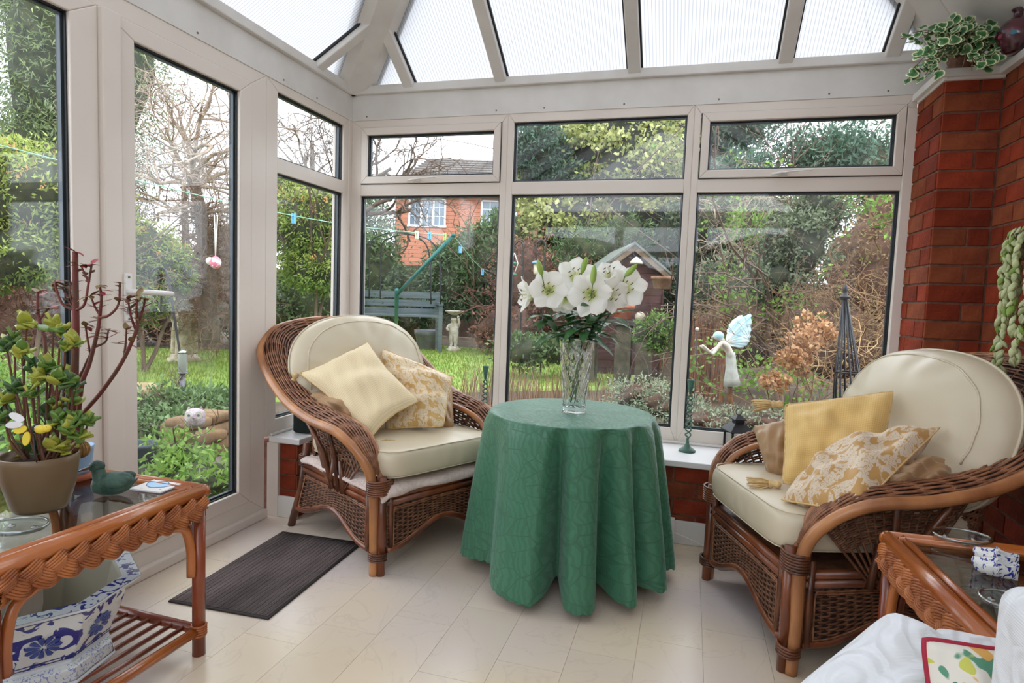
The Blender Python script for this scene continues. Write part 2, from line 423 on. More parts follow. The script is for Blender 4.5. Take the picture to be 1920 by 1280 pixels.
# windows 2, 3, 4: the back wall
def back_light(k, a0, a1, inner0, inner1, sash):
    w = shell('window_%d' % k)
    zt = 2.005; zm1, zm0 = 1.697, 1.631
    ring('outer_frame', w, TB, a0, a1, .384, 2.05, (inner0-a0, a1-inner1, .076, .045), FD0, FD1, UPVC)
    o = MB().box(inner0-.001, inner1+.001, FD0, FD1, zm0, zm1, TB).build('transom', UPVC, w, smooth=False, bevel=.003)
    glazing(w, TB, inner0, inner1, .460, zm0, .012)
    if sash:
        s0, s1 = inner0+.006, inner1-.002
        ring('sash_frame', w, TB, s0, s1, zm1+.001, zt+.001, (.036,.036,.038,.04), -.014, .03, UPVC, .003)
        ring('sash_gap', w, TB, s0-.004, s1+.004, zm1-.003, zt+.004, (.006,)*4, -.002, .0, GASKET, 0)
        glazing(w, TB, s0+.036, s1-.036, zm1+.039, zt-.039, .004)
        cockspur(w, TB, (s0+s1)/2-.06, zm1+.014, -.014)
    else:
        glazing(w, TB, inner0, inner1, zm1, zt, .012)
back_light(2, .002, .927, .0625, .893, True)
back_light(3, .927, 1.872, .961, 1.840, False)
back_light(4, 1.872, 2.822, 1.904, 2.781, True)
for k_, (a_, b_) in enumerate(((-.0,1.0),(1.0,2.0),(2.0,3.0))): front_light(5+k_, a_, b_)
# corner post and cover trims
trim_3 = shell('trim_3')
box('corner_post', UPVC, -.07, .003, -.031, .07, .384, 2.05, trim_3, bevel=.004)
box('cover_strip', UPVC, 2.782, 2.8265, -.013, .0, .384, 1.99, trim_3, bevel=.003)
# doors in the left wall: a pair of glazed leaves
def door_leaf(k, a0, a1, g0, g1):
    d = shell('door_%d' % k)
    ring('leaf_frame', d, TL, a0, a1, .107, 1.987, (g0-a0, a1-g1, .064, .06), -.004, .055, UPVC, .004)
    glazing(d, TL, g0, g1, .171, 1.927, .010)
    return d
d1 = door_leaf(1, -1.5715, -.836, -1.4346, -.9115)
d2 = door_leaf(2, -2.302, -1.5735, -2.2, -1.668)
o = MB().box(-1.571, -1.502, -.022, -.002, .11, 1.985, TL).build('cover_strip', UPVC, d1, smooth=False, bevel=.004); bm_fix(o)
# lever handle on a slim back plate
bp_ = MB().box(-1.506, -1.474, -.03, -.022, .955, 1.125, TL).build('handle_plate', HANDLE, d1, smooth=False, bevel=.006); bm_fix(bp_)
MB().tube(spline([TL(-1.49,-.026,1.062),TL(-1.49,-.06,1.062),TL(-1.465,-.068,1.062),TL(-1.40,-.066,1.06),TL(-1.335,-.062,1.057)],6), .0095, 10).build('handle_lever', HANDLE, bp_)
MB().lathe([(.0,0),(.009,0),(.009,.012),(.005,.014),(0,.014)], 16, T=lambda x,y,z: TL(-1.49+x,-.03-z,.998+y*1.7)).build('lock_cylinder', STEEL, bp_)
for zz in (1.112, .967): MB().ball(TL(-1.49,-.031,zz), .004, 10, 6).build('screw', SCREW, bp_)
trim_4 = shell('trim_4')   # door frame, threshold
ring('door_frame', trim_4, TL, -2.37, -.735, .04, 2.05, (.068,.100,.069,.064), 0, .07, UPVC)
o = MB().box(-2.37, -.735, -.022, .07, .0, .042, TL).build('threshold', UPVC, trim_4, smooth=False, bevel=.006); bm_fix(o)

# ------------------------------------------------------------------ eaves beam and roof
beam = shell('trim_5')
box('eaves_beam', WHITEP, -.004, 3.13, -.004, .08, 2.049, 2.189, beam, bevel=.002)
o = MB().box(-4.6, .0, -.004, .08, 2.049, 2.189, TL).build('eaves_beam', WHITEP, beam, smooth=False, bevel=.002); bm_fix(o)
for x in (.095, .86, 1.12, 1.53, 1.98, 2.46, 2.70):
    MB().ball((x, -.004, 2.07), .0045, 8, 5).build('screw_cap', SCREW, beam)
for y in (-.35, -.62, -1.15, -1.9):
    MB().ball((.004, y, 2.07), .0045, 8, 5).build('screw_cap', SCREW, beam)
TP = math.tan(math.radians(32)); ZE = 2.19
# angled ring trim that carries the roof panels
MB().add([(-.02,.02,ZE-.002),(3.1,.02,ZE-.002),(3.1,-.028,ZE-.002),(-.02,-.028,ZE-.002),(-.02,.06,ZE+.05),(3.1,.06,ZE+.05),(3.1,-.03,ZE+.042),(-.02,-.03,ZE+.042)],
         [(0,1,2,3),(7,6,5,4),(0,4,5,1),(2,6,7,3),(1,5,6,2),(3,7,4,0)]).build('ring_trim', WHITEP, beam, smooth=False, bevel=.004)
MB().add([(-.02,-4.6,ZE-.002),(-.02,.02,ZE-.002),(.028,.02,ZE-.002),(.028,-4.6,ZE-.002),(-.06,-4.6,ZE+.05),(-.06,.02,ZE+.05),(.03,.02,ZE+.042),(.03,-4.6,ZE+.042)],
         [(0,3,2,1),(4,5,6,7),(0,1,5,4),(3,7,6,2),(1,2,6,5),(0,4,7,3)]).build('ring_trim', WHITEP, beam, smooth=False, bevel=.004)
ceiling = shell('ceiling')
ZR = ZE+.035                                   # underside plane of the roof bars at the wall
XC = 1.5
def BK(x, y, h=0): return (x, y, ZR+TP*(-y)+h)          # back slope
def LF(x, y, h=0): return (x, y, ZR+TP*x+h)             # left slope
def RT(x, y, h=0): return (x, y, ZR+TP*(3.0-x)+h)       # right slope
def panel(name, pts, udir, m=POLY):
    """one sheet of roofing; fluting runs up the slope"""
    me = bpy.data.meshes.new(name); me.from_pydata(pts, [], [tuple(range(len(pts)))]); me.update()
    o = bpy.data.objects.new(name, me); COL.objects.link(o); o.parent = ceiling; me.materials.append(m)
    uv = me.uv_layers.new(name='UVMap')
    for l in me.loops: uv.data[l.index].uv = (pts[l.vertex_index][udir], 0)
    return o
def bar(name, A, B, w, h, m=WHITEP, side=None, slot=True):
    """roof bar from A to B, width w, its underside hanging h below the sheet, with a black sealing strip along one side"""
    A, B = Vector(A), Vector(B); t = (B-A).normalized(); s = t.cross(Vector((0,0,1))).normalized(); n = s.cross(t)
    def T(x, y, z): return tuple(A+t*y+s*x+n*z)
    Ln = (B-A).length
    o = MB().box(-w/2, w/2, 0, Ln, -h, .004, T).build(name, m, ceiling, smooth=False, bevel=.006); bm_fix(o)
    if slot:
        for sg in (-1, 1):
            q = MB().box(sg*(w/2+.004)-.005, sg*(w/2+.004)+.005, 0, Ln, .0, .012, T).build('sealing_strip', GASKET, o, smooth=False)
    return o
# polycarbonate sheets, one per bay
xs = [.05, .36, .885, 1.575, 2.262, 2.70, 2.95]
def ytop(x): return -min(x, 3.0-x, 1.5)
for a, b in zip(xs, xs[1:]):
    pts = [BK(a,.0,.012), BK(b,.0,.012), BK(b,ytop(b),.012)]
    if a < 1.5 < b: pts.append(BK(1.5,-1.5,.012))
    pts.append(BK(a,ytop(a),.012))
    panel('roof_panel', pts, 0)
ys = [-.05, -.36, -.955, -1.55, -2.15, -2.75, -3.35, -3.95, -4.6]
for a, b in zip(ys, ys[1:]):
    ta, tb = min(-a, 1.5), min(-b, 1.5)
    pts = [LF(0,a,.012), LF(ta,a,.012)] + ([LF(1.5,-1.5,.012)] if -a < 1.5 < -b else []) + [LF(tb,b,.012), LF(0,b,.012)]
    panel('roof_panel', pts, 1)
    pts = [RT(2.62,a,.012), RT(3.0-ta,a,.012)] + ([RT(1.5,-1.5,.012)] if -a < 1.5 < -b else []) + [RT(3.0-tb,b,.012), RT(2.62,b,.012)]
    if a > -.4: continue
    panel('roof_panel', pts, 1)
    if b > -4.5:
        bar('roof_bar', LF(.0,b), LF(min(-b,1.48),b), .062, .03)
        bar('roof_bar', RT(2.62,b), RT(3-min(-b,1.48),b), .062, .03)
for x in xs[1:-1]: bar('roof_bar', BK(x,.0), BK(x,ytop(x)+.02), .062, .03)
bar('roof_bar', LF(.0,-.36), LF(.36,-.36), .062, .03)
# hips and ridge: broad boards with chamfered sides
def hip(sx, name):
    A = Vector((1.5-sx*1.5, -.0, ZR-.012)) + Vector((sx*.02,-.02,0)); B = Vector((1.5,-1.5,ZR+TP*1.5-.012)); t = (B-A).normalized()
    s = t.cross(Vector((0,0,1))).normalized(); n = s.cross(t)
    prof = [(-.118,.02),(-.118,-.002),(-.048,-.030),(.048,-.030),(.118,-.002),(.118,.02)]
    Ln = (B-A).length; V = [tuple(A+t*y+s*a+n*z) for y in (0,Ln) for a,z in prof]; k = len(prof)
    o = MB().add(V, [tuple(range(k)), tuple(range(2*k-1,k-1,-1))]+[(i,k+i,k+(i+1)%k,(i+1)%k) for i in range(k)]).build(name, WHITEP, ceiling, smooth=False, bevel=.003); bm_fix(o)
    for sg in (-1,1):
        o2 = MB().box(sg*.122-.005, sg*.122+.005, 0, Ln, .0, .022, lambda x,y,z: tuple(A+t*y+s*x+n*z)).build('sealing_strip', GASKET, o, smooth=False)
hip(1, 'hip_board'); hip(-1, 'hip_board')
bar('ridge_board', (1.5,-1.5,ZR+TP*1.5-.0), (1.5,-4.6,ZR+TP*1.5-.0), .16, .03, slot=False)
# solid soffit along the foot of the right slope
o = MB().add([RT(3.12,.0,-.03),RT(3.12,-4.6,-.03),RT(2.62,-4.6,-.03),RT(2.62,-.36,-.03),RT(2.98,.0,-.03),RT(3.12,.0,.02),RT(3.12,-4.6,.02),RT(2.62,-4.6,.02),RT(2.62,-.36,.02),RT(2.98,.0,.02)],
     [(0,1,2,3,4),(9,8,7,6,5)]+[(i,(i+1)%5,5+(i+1)%5,5+i) for i in range(5)]).build('soffit_board', WHITEP, ceiling, smooth=False); bm_fix(o)

# ------------------------------------------------------------------ cane armchairs
CANEL = mat('leg_cane', (138,74,40), .33, rgb2=(84,42,24), nscale=9, ndet=4, stretch=(1,1,.35), spec=.5, coat=.3)
CANE = mat('honey_cane', (190,130,80), .35, rgb2=(132,80,48), nscale=7, ndet=4, stretch=(1,1,.35), spec=.5, coat=.25)
CANED = mat('dark_cane', (118,66,38), .38, rgb2=(66,36,22), nscale=9, ndet=4, spec=.5, coat=.25)
WICK = mat('brown_wicker', (150,102,72), .42, rgb2=(118,76,54), nscale=34, ndet=2, spec=.4, nlo=.4, nhi=.6)
WICKD = mat('dark_wicker', (122,82,58), .45, rgb2=(94,60,42), nscale=34, ndet=2, spec=.35, nlo=.4, nhi=.6)
GAPSHADE = mat('weave_gap_shade', (46,28,20), .8)  # dark sheets behind the weave, painting the shade in its gaps
_o = [(.317,.335,0),(.317,.33,.168),(.331,.335,.355),(.364,.304,.465),(.404,.196,.545),(.424,.011,.568),(.436,-.168,.616),(.439,-.341,.711),(.410,-.481,.806),(.323,-.546,.889),(.177,-.572,.928),(0,-.580,.940)]
_k = [(.315,.335,.40),(.345,.312,.488),(.358,.205,.570),(.362,.06,.598),(.366,-.10,.620),(.372,-.22,.668),(.370,-.34,.760),(.335,-.45,.845),(.26,-.512,.900),(.14,-.545,.928),(0,-.552,.936)]
_i = [(.292,.330,.38),(.290,.290,.485),(.285,.205,.540),(.282,.06,.566),(.282,-.10,.582),(.288,-.21,.615),(.288,-.30,.675),(.255,-.385,.760),(.19,-.44,.800),(.10,-.465,.822),(0,-.472,.830)]
def mirror(P): return P + [(-x,y,z) for x,y,z in P[:-1][::-1]]
OC = spline(mirror(_o), 10); NB = 150
OB = resample(spline(mirror(_o[2:]), 10), NB); KB = resample(spline(mirror(_k), 10), NB); IB = resample(spline(mirror(_i), 10), NB)
def weave(S, nr, nc, r, amp, seg=3, rs=None, ns=None, stakes=True, edge0=0, edge1=1):
    """over-and-under weave on the surface S(u, v) (u along the weavers)"""
    mb = MB(); n = nc*seg
    def nrm(u, v):
        e = 1e-3; p = S(u, v); a = S(min(1,u+e), v)-S(max(0,u-e), v); b = S(u, min(1,v+e))-S(u, max(0,v-e)); c = a.cross(b)
        return p, (c.normalized() if c.length > 1e-12 else Vector((0,0,1)))
    for i in range(nr):
        v = edge0+(edge1-edge0)*(i+.5)/nr; P = []
        for k in range(n+1):
            u = k/n; p, q = nrm(u, v); P.append(p+q*(amp*math.sin(PI*nc*u+PI*i)))
        mb.tube(P, r, 5, caps=False)
    if stakes:
        for k in range(nc+1):
            P = [S(k/nc, v) for v in np.linspace(0, 1, 9)]; mb.tube(P, rs or r*.9, 5, caps=False)
    return mb
def ease(L, u):
    x = u*(len(L)-1); i = min(int(x), len(L)-2); return L[i].lerp(L[i+1], x-i)
def wrapring(mb, c, rx, ry, z0, n, r=.0045, tilt=0):
    for i in range(n):
        P = [(c[0]+rx*math.cos(a), c[1]+ry*math.sin(a), z0+i*r*1.9+tilt*math.cos(a)) for a in np.linspace(0, 2*PI, 17)[:-1]]
        mb.tube(P, r, 6, closed=True)
def make_armchair(label, loc, rz):
    t = thing('wicker_armchair', label, 'armchair', loc, rz, 'wicker armchairs')
    MB().tube(OC, lambda q: .019, 10).build('rim_pole', CANE, t)
    IR = resample(spline([_i[0]]+[(a,b,c) for a,b,c in _i[1:]]+[(-a,b,c) for a,b,c in _i[:-1][::-1]], 8), 120)
    IR = [Vector((.292,.33,.30))]+IR+[Vector((-.292,.33,.30))]
    MB().tube(IR, .0125, 8).build('inner_pole', CANE, t)
    def band(u, v):
        o, k, i = ease(OB, u), ease(KB, u), ease(IB, u)
        return ((1-v)**2*o+2*v*(1-v)*(2*k-.5*o-.5*i)+v*v*i)
    b = weave(lambda u, v: band(u, v), 17, 34, .0036, .0038, 4, .0028, edge0=.07, edge1=.97).build('woven_band', WICK, t); b['kind'] = 'stuff'
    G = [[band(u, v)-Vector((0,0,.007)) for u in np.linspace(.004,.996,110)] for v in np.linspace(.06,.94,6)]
    MB().grid([[tuple(p) for p in row] for row in G]).build('band_gap_shade', GAPSHADE, b, solid=.003)  # dark sheet standing in for shade between the strands
    # woven inner back, from the inner rim down to the seat
    lo, hi = .26, .74
    base = [Vector((.285*math.cos(a), -.20-.10*math.sin(a), .34)) for a in np.linspace(0, PI, 40)]
    def back(u, v): return ease(IB, lo+(hi-lo)*u).lerp(ease(base, u), v)
    b = weave(back, 26, 34, .0045, .003, 3).build('woven_back', WICKD, t); b['kind'] = 'stuff'
    # fans of cane under the arms
    for s in (1, -1):
        def fan(u, v):
            top = ease(IB, .045+.215*u).lerp(ease(KB, .045+.215*u), .55)-Vector((0,0,.014)); bot = Vector((.326, .12-.14*u, .285))
            p = top.lerp(bot, v); p.x *= s; return p
        mb = weave(fan, 13, 15, .0042, .0032, 3, .0045, edge0=.03, edge1=.55)
        b = mb.build('arm_fan', WICKD, t); b['kind'] = 'stuff'
        m2 = MB(); m2.tube([(s*.330, .12, .27), (s*.330, .10, .40)], .012, 8); m2.tube([(s*.330, .02, .27), (s*.330, .05, .40)], .012, 8)
        m2.tube([(s*.332, .09, .27), (s*.338, .06, .42), (s*.39, .10, .54)], .010, 8); m2.tube([(s*.332, .04, .27), (s*.345, -.02, .42), (s*.405, -.06, .565)], .010, 8)
        m2.build('arm_support', CANED, t)
    # legs
    for s in (1, -1):
        mb = MB(); mb.tube([(s*.300,.352,0),(s*.296,.350,.385)], .0175, 10); mb.build('leg', CANEL, t)
        mb = MB(); mb.tube([(s*.258,.352,.10),(s*.258,.350,.37)], .011, 8); mb.tube([(s*.325,.300,.09),(s*.322,.296,.35)], .011, 8); mb.build('corner_cane', CANED, t)
        mb = MB(); wrapring(mb, (s*.306,.340), .046, .036, .322, 7); mb.build('cane_binding', CANED, t)['kind'] = 'stuff'
        mb = MB(); wrapring(mb, (s*.308,.343), .034, .031, .062, 4, tilt=.003); mb.build('cane_binding', CANED, t)['kind'] = 'stuff'
        mb = MB(); mb.tube([(s*.322,-.345,0),(s*.30,-.285,.20),(s*.29,-.262,.40)], .0175, 10); mb.build('leg', CANED, t)
        mb = MB(); wrapring(mb, (s*.293,-.27), .026, .026, .30, 6); mb.build('cane_binding', CANED, t)['kind'] = 'stuff'
    # seat rails
    mb = MB()
    for z in (.305, .278):
        mb.tube([(-.29,.346,z),(.29,.346,z)], .0145, 8); mb.tube([(-.29,-.265,z),(.29,-.265,z)], .0145, 8)
        for s in (1, -1): mb.tube([(s*.315,.33,z),(s*.297,-.27,z)], .0145, 8)
    mb.build('seat_rail', CANEL, t)
    MB().box(-.29,.29,-.26,.335,.296,.306).build('seat_deck', WICKD, t, smooth=False)
    # skirts with an arched lower edge
    def arch(q): return .092+.078*(math.sin(PI*min(1,max(0,(q-.06)/.88)))**2)
    def skirt(name, A, B, A0, B0):
        A, B, A0, B0 = Vector(A), Vector(B), Vector(A0), Vector(B0)
        def S(u, v):
            top = A.lerp(B, u); bot = A0.lerp(B0, u); k = (top.z-arch(u))/(top.z-bot.z); e = top.lerp(bot, k)
            return top.lerp(e, v)
        b = weave(S, 19, 22, .0034, .0036, 4, .003).build(name, WICKD, t); b['kind'] = 'stuff'
        nn_ = (B-A).cross(A0-A).normalized()*(.007 if name in ('front_skirt',) else 0)
        MB().grid([[tuple(S(u, v)*1) for u in np.linspace(0,1,24)] for v in np.linspace(0,1,6)]).build('skirt_gap_shade', GAPSHADE, b)  # dark sheet that paints the gaps of the skirt as shade
        MB().tube([S(u, 1) for u in np.linspace(0, 1, 30)], .0125, 8).build('arched_pole', CANEL, b)
        P = [S(u, .06) for u in np.linspace(.06, .94, 24)]+[S(.95, v) for v in np.linspace(.1,.9,10)]+[S(u, .93) for u in np.linspace(.94, .06, 24)]+[S(.05, v) for v in np.linspace(.9,.1,10)]
        c = (B-A).cross(A0-A).normalized()
        q = MB()
        for off in (-.0035, .0035):
            q.tube([p+c*(.006 if name != 'back_skirt' else 0)*(1)+Vector((0,0,off)) for p in P], .003, 5, closed=True)
            q.tube([p-c*.006+Vector((0,0,off)) for p in P], .003, 5, closed=True)
        q.build('plaited_edge', WICK, b)
    skirt('front_skirt', (-.272,.350,.262), (.272,.350,.262), (-.272,.352,0), (.272,.352,0))
    skirt('side_skirt', (.318,.31,.262), (.297,-.272,.262), (.319,.31,0), (.322,-.345,0))
    skirt('side_skirt', (-.318,.31,.262), (-.297,-.272,.262), (-.319,.31,0), (-.322,-.345,0))
    skirt('back_skirt', (-.285,-.268,.262), (.285,-.268,.262), (-.305,-.34,0), (.305,-.34,0))
    return t
def yaw_of(fx, fy): return math.atan2(fy, fx)-PI/2
C1, R1 = (.640,-.660,0), yaw_of(.8796,-.4758)
C2, R2 = (2.457,-.832,0), yaw_of(-.9393,-.3430)
chair_1 = make_armchair('brown wicker armchair between the glazed door and the green clothed table', C1, R1)
chair_2 = copy_tree(chair_1, C2, R2, 'brown wicker armchair in the corner by the brick pier')
for k in list(chair_2.children): pass

# ------------------------------------------------------------------ cushions
LEATH = mat('beige_faux_leather', (208,196,170), .36, rgb2=(204,190,164), nscale=3, bump=.12, bscale=5, spec=.45)
CREAM = mat('cream_dotted_fabric', (232,214,176), .75, sheen=.25)
GOLDF = mat('gold_dotted_fabric', (230,194,124), .7, sheen=.25)
SATIN = mat('tan_satin', (176,140,100), .42, rgb2=(160,124,86), nscale=5, sheen=.2)
FRING = mat('gold_thread', (222,192,138), .7, rgb2=(196,160,104), nscale=60)
TOWEL = mat('pale_pink_towelling', (222,204,196), .9, rgb2=(208,188,180), nscale=80, bump=.4, bscale=200)
def dotted(m, dark):
    N, L, b = nodes(m)
    tc = N.new('ShaderNodeTexCoord'); mp = N.new('ShaderNodeMapping'); mp.inputs['Scale'].default_value = (46,46,46)
    ch = N.new('ShaderNodeTexVoronoi'); ch.inputs['Randomness'].default_value = .0; ch.inputs['Scale'].default_value = 1
    cr = N.new('ShaderNodeValToRGB'); e = cr.color_ramp.elements; e[0].position = .30; e[1].position = .42
    c = b.inputs['Base Color'].default_value; e[0].color = (*lin(dark), 1); e[1].color = tuple(c)
    L.new(tc.outputs['UV'], mp.inputs[0]); L.new(mp.outputs[0], ch.inputs['Vector']); L.new(ch.outputs['Distance'], cr.inputs[0]); L.new(cr.outputs[0], b.inputs['Base Color'])
    bp = N.new('ShaderNodeBump'); bp.inputs['Strength'].default_value = .10; bp.inputs['Distance'].default_value = .003
    L.new(ch.outputs['Distance'], bp.inputs['Height']); L.new(bp.outputs[0], b.inputs['Normal'])
dotted(CREAM, (222,198,154)); dotted(GOLDF, (220,180,106))
def damask(name, base, gold, scale, rough=.55):
    m = mat(name, base, rough, sheen=.2); N, L, b = nodes(m)
    tc = N.new('ShaderNodeTexCoord'); mp = N.new('ShaderNodeMapping'); mp.inputs['Scale'].default_value = (scale,scale,scale)
    no = N.new('ShaderNodeTexNoise'); no.inputs['Scale'].default_value = .8; no.inputs['Detail'].default_value = 1.2
    ad = N.new('ShaderNodeMix'); ad.data_type = 'RGBA'; ad.blend_type = 'ADD'; ad.inputs['Factor'].default_value = .9
    wv = N.new('ShaderNodeTexNoise'); wv.inputs['Scale'].default_value = .75; wv.inputs['Detail'].default_value = 1.2; wv.inputs['Distortion'].default_value = 2.6
    vo = N.new('ShaderNodeTexVoronoi'); vo.feature = 'SMOOTH_F1'; vo.inputs['Scale'].default_value = 1.0
    L.new(tc.outputs['UV'], mp.inputs[0]); L.new(mp.outputs[0], vo.inputs['Vector']); L.new(mp.outputs[0], wv.inputs['Vector'])
    sb1 = N.new('ShaderNodeMath'); sb1.operation = 'SUBTRACT'; sb1.inputs[1].default_value = .5; ab = N.new('ShaderNodeMath'); ab.operation = 'ABSOLUTE'
    L.new(wv.outputs['Fac'], sb1.inputs[0]); L.new(sb1.outputs[0], ab.inputs[0])
    r1 = N.new('ShaderNodeMapRange'); r1.inputs['From Min'].default_value = .018; r1.inputs['From Max'].default_value = .032; L.new(ab.outputs[0], r1.inputs[0])
    no.inputs['Scale'].default_value = .62; no.inputs['Distortion'].default_value = .8; L.new(mp.outputs[0], no.inputs['Vector'])
    r2 = N.new('ShaderNodeMapRange'); r2.inputs['From Min'].default_value = .55; r2.inputs['From Max'].default_value = .58; r2.inputs['To Min'].default_value = 1; r2.inputs['To Max'].default_value = 0; L.new(no.outputs['Fac'], r2.inputs[0])
    mm = N.new('ShaderNodeMath'); mm.operation = 'MINIMUM'; L.new(r1.outputs[0], mm.inputs[0]); L.new(r2.outputs[0], mm.inputs[1])
    cr = N.new('ShaderNodeValToRGB'); e = cr.color_ramp.elements; e[0].color = (*lin(gold), 1); e[1].color = (*lin(base), 1)
    L.new(mm.outputs[0], cr.inputs[0]); L.new(cr.outputs[0], b.inputs['Base Color']); return m
DAMASK = damask('cream_gold_damask', (226,208,178), (204,164,100), 17)
DAMASK2 = damask('ivory_gold_damask', (214,196,172), (190,146,84), 15)
def uvgrid(o, nu, nv):
    """UVs for a one-grid mesh (rows of nu points)"""
    uv = o.data.uv_layers.new(name='UVMap'); n = nu*nv
    for l in o.data.loops:
        i = l.vertex_index % n; uv.data[l.index].uv = ((i % nu)/(nu-1), (i//nu)/(nv-1))
def crease(x, y, seed):
    r = random.Random(seed); s = 0
    for k in range(7):
        a = r.uniform(0, 2*PI); f = r.uniform(5, 16); s += math.sin((x*math.cos(a)+y*math.sin(a))*f+r.uniform(0,6))/f
    return s
def pillow(name, label, corners, thick, m, group=None, pinch=.10, seed=1, piping=None, wrinkle=.012, tassels=(), sag=0, cat='cushion', n=25, rcorner=.035):
    """square scatter cushion through four corner points (in order round the edge)"""
    A, B, Cc, D = [Vector(c) for c in corners]; ctr = (A+B+Cc+D)/4
    nv = ((Cc-A).cross(D-B)).normalized()
    o0 = thing(name, label, cat, ctr, 0, group)
    def P(u, v, side):
        # edges bow inwards between the corners
        uu, vv = u*2-1, v*2-1
        pu = uu*(1-pinch*(1-vv*vv)*abs(uu)**.7); pv = vv*(1-pinch*(1-uu*uu)*abs(vv)**.7)
        rc = 1-rcorner*(abs(uu)*abs(vv))**5; pu *= rc; pv *= rc
        p = A*((1-pu)*(1-pv)/4)+B*((1+pu)*(1-pv)/4)+Cc*((1+pu)*(1+pv)/4)+D*((1-pu)*(1+pv)/4)
        h = (max(0,(1-uu**2))*max(0,(1-vv**2)))**.42
        w = wrinkle*crease(uu*1.2, vv*1.2, seed+(side > 0))*min(1, h*1.4)
        q = p+nv*(side*thick/2*h+w*side) - Vector((0,0,sag*(1-vv)*h))
        return q-ctr
    T = np.linspace(0, 1, n)
    mb = MB(); F = [[tuple(P(u, v, 1)) for u in T] for v in T]; Bk = [[tuple(P(u, v, -1)) for u in T] for v in T]
    mb.grid(F); mb.add([p for r in Bk for p in r], [(i*n+k, (i+1)*n+k, (i+1)*n+k+1, i*n+k+1) for i in range(n-1) for k in range(n-1)])
    c = mb.build('cover', m, o0); uvgrid(c, n, n)
    if piping:
        E = [P(u,0,1) for u in T]+[P(1,v,1) for v in T[1:]]+[P(u,1,1) for u in T[::-1][1:]]+[P(0,v,1) for v in T[::-1][1:-1]]
        MB().tube(E, piping[0], 6, closed=True).build('piping', piping[1], o0)
    for k, dr in tassels:
        p = (A, B, Cc, D)[k]-ctr; d = Vector(dr).normalized(); r3 = frame_of((0,0,0), d).to_4x4(); mb = MB()
        mb.lathe([(0,0),(.012,.004),(.014,.016),(.009,.026),(.015,.034),(.013,.040)], 12, T=lambda x,y,z: tuple(p+r3 @ Vector((x,y,z))))
        for j in range(14):
            a = 2*PI*j/14+rnd.random()*.3; e = rnd.uniform(.016,.028)
            mb.tube([tuple(p+r3 @ Vector((math.cos(a)*.006, math.sin(a)*.006, .033))), tuple(p+r3 @ Vector((math.cos(a)*e*.7, math.sin(a)*e*.7, .06))), tuple(p+r3 @ Vector((math.cos(a)*e, math.sin(a)*e, .105+rnd.uniform(-.006,.006)))+Vector((0,0,-.006)))], .0028, 5)
        mb.build('tassel', FRING, o0)
    return o0
def chair_pt(ch, x, y, z):
    (ox, oy, oz), rz = ch; c, s = math.cos(rz), math.sin(rz); return Vector((ox+x*c-y*s, oy+x*s+y*c, oz+z))
def block_cushion(label, ch, rz, x0, x1, y0, y1, z0, z1, seed):
    """thick boxed seat cushion with soft edges"""
    t = thing('seat_cushion', label, 'cushion', chair_pt(ch, 0, 0, z0), rz, 'seat cushions')
    nx, ny = 44, 40; mb = MB(); hx, hy = (x1-x0)/2, (y1-y0)/2; cx, cy = (x0+x1)/2, (y0+y1)/2; H = z1-z0
    def outline(a, k=9):
        c, s = math.cos(a), math.sin(a); r = (abs(c)**k+abs(s)**k)**(-1/k); return c*r, s*r
    rows = []; na = 72
    prof = [(0,.0),(.55,.0),(.9,.0),(.97,.03),(1.0,.14),(1.012,.35),(1.014,.55),(1.006,.78),(.985,.92),(.955,.985),(.9,1.01),(.75,1.05),(.55,1.075),(.3,1.09),(0,1.09)]
    for (q, h) in prof:
        row = []
        for k in range(na):
            a = 2*PI*k/na; ox, oy = outline(a); X, Y = ox*q, oy*q
            w = crease(X*1.6, Y*1.6, seed)*.007*(1 if h > .2 else 0)
            wr = (.004*math.sin(a*23+seed)*math.sin(PI*min(1,h)) * (1 if q > .95 else 0))*(.5+.5*math.sin(a*3+seed))
            row.append((cx+X*hx+ox*wr, cy+Y*hy+oy*wr, h*H+w))
        rows.append(row)
    mb.grid(rows, cu=True); c = mb.build('cover', LEATH, t, sub=1)
    for h, q in ((.965, .972), (.05, .985)):
        E = []
        for k in range(na):
            a = 2*PI*k/na; ox, oy = outline(a); E.append((cx+ox*q*hx, cy+oy*q*hy, h*H+.002))
        MB().tube(E, .0022, 6, closed=True).build('seam_piping', LEATH, c)
    return t
def round_cushion(label, ch, rz, tilt, c, rx, rzz, th, seed):
    """plump back cushion, rounded top"""
    p = chair_pt(ch, *c); t = thing('back_cushion', label, 'cushion', p, rz, 'back cushions')
    mb = MB(); na, nq = 64, 16; M = Matrix.Rotation(tilt, 3, 'X')
    def out(a):
        cc, ss = math.cos(a), math.sin(a); k = 2.3 if ss > 0 else 3.2; r = (abs(cc)**k+abs(ss)**k)**(-1/k); return cc*r*rx, ss*r*rzz
    def surf(a, q, side):
        X, Z = out(a); h = max(0, 1-q**2.6)**.55
        gather = .006*math.cos(a*17+2*math.sin(a*2+seed)+seed)*math.exp(-((q-.80)/.16)**2)*(.3+.7*math.sin(a*1.5+seed)**2)
        return M @ Vector((X*q, side*(th/2*h)+side*(crease(X*q*3.4, Z*q*3.4, seed+side)*.020*h+gather), Z*q))
    for side in (1, -1):
        rows = [[tuple(surf(2*PI*k/na*side, math.sin(PI/2*i/nq), side)) for k in range(na)] for i in range(nq+1)]
        mb.grid(rows, cu=True)
    c_ = mb.build('cover', LEATH, t, sub=1)
    E = [tuple(M @ Vector((out(2*PI*k/na)[0]*1.005, 0, out(2*PI*k/na)[1]*1.005))) for k in range(na)]
    MB().tube(E, .005, 6, closed=True).build('seam_piping', LEATH, c_)
    MB().tube([surf(2*PI*k/na, .84, 1) for k in range(-4, na//2+5)], .0035, 5).build('seam_piping', LEATH, c_)
    return t
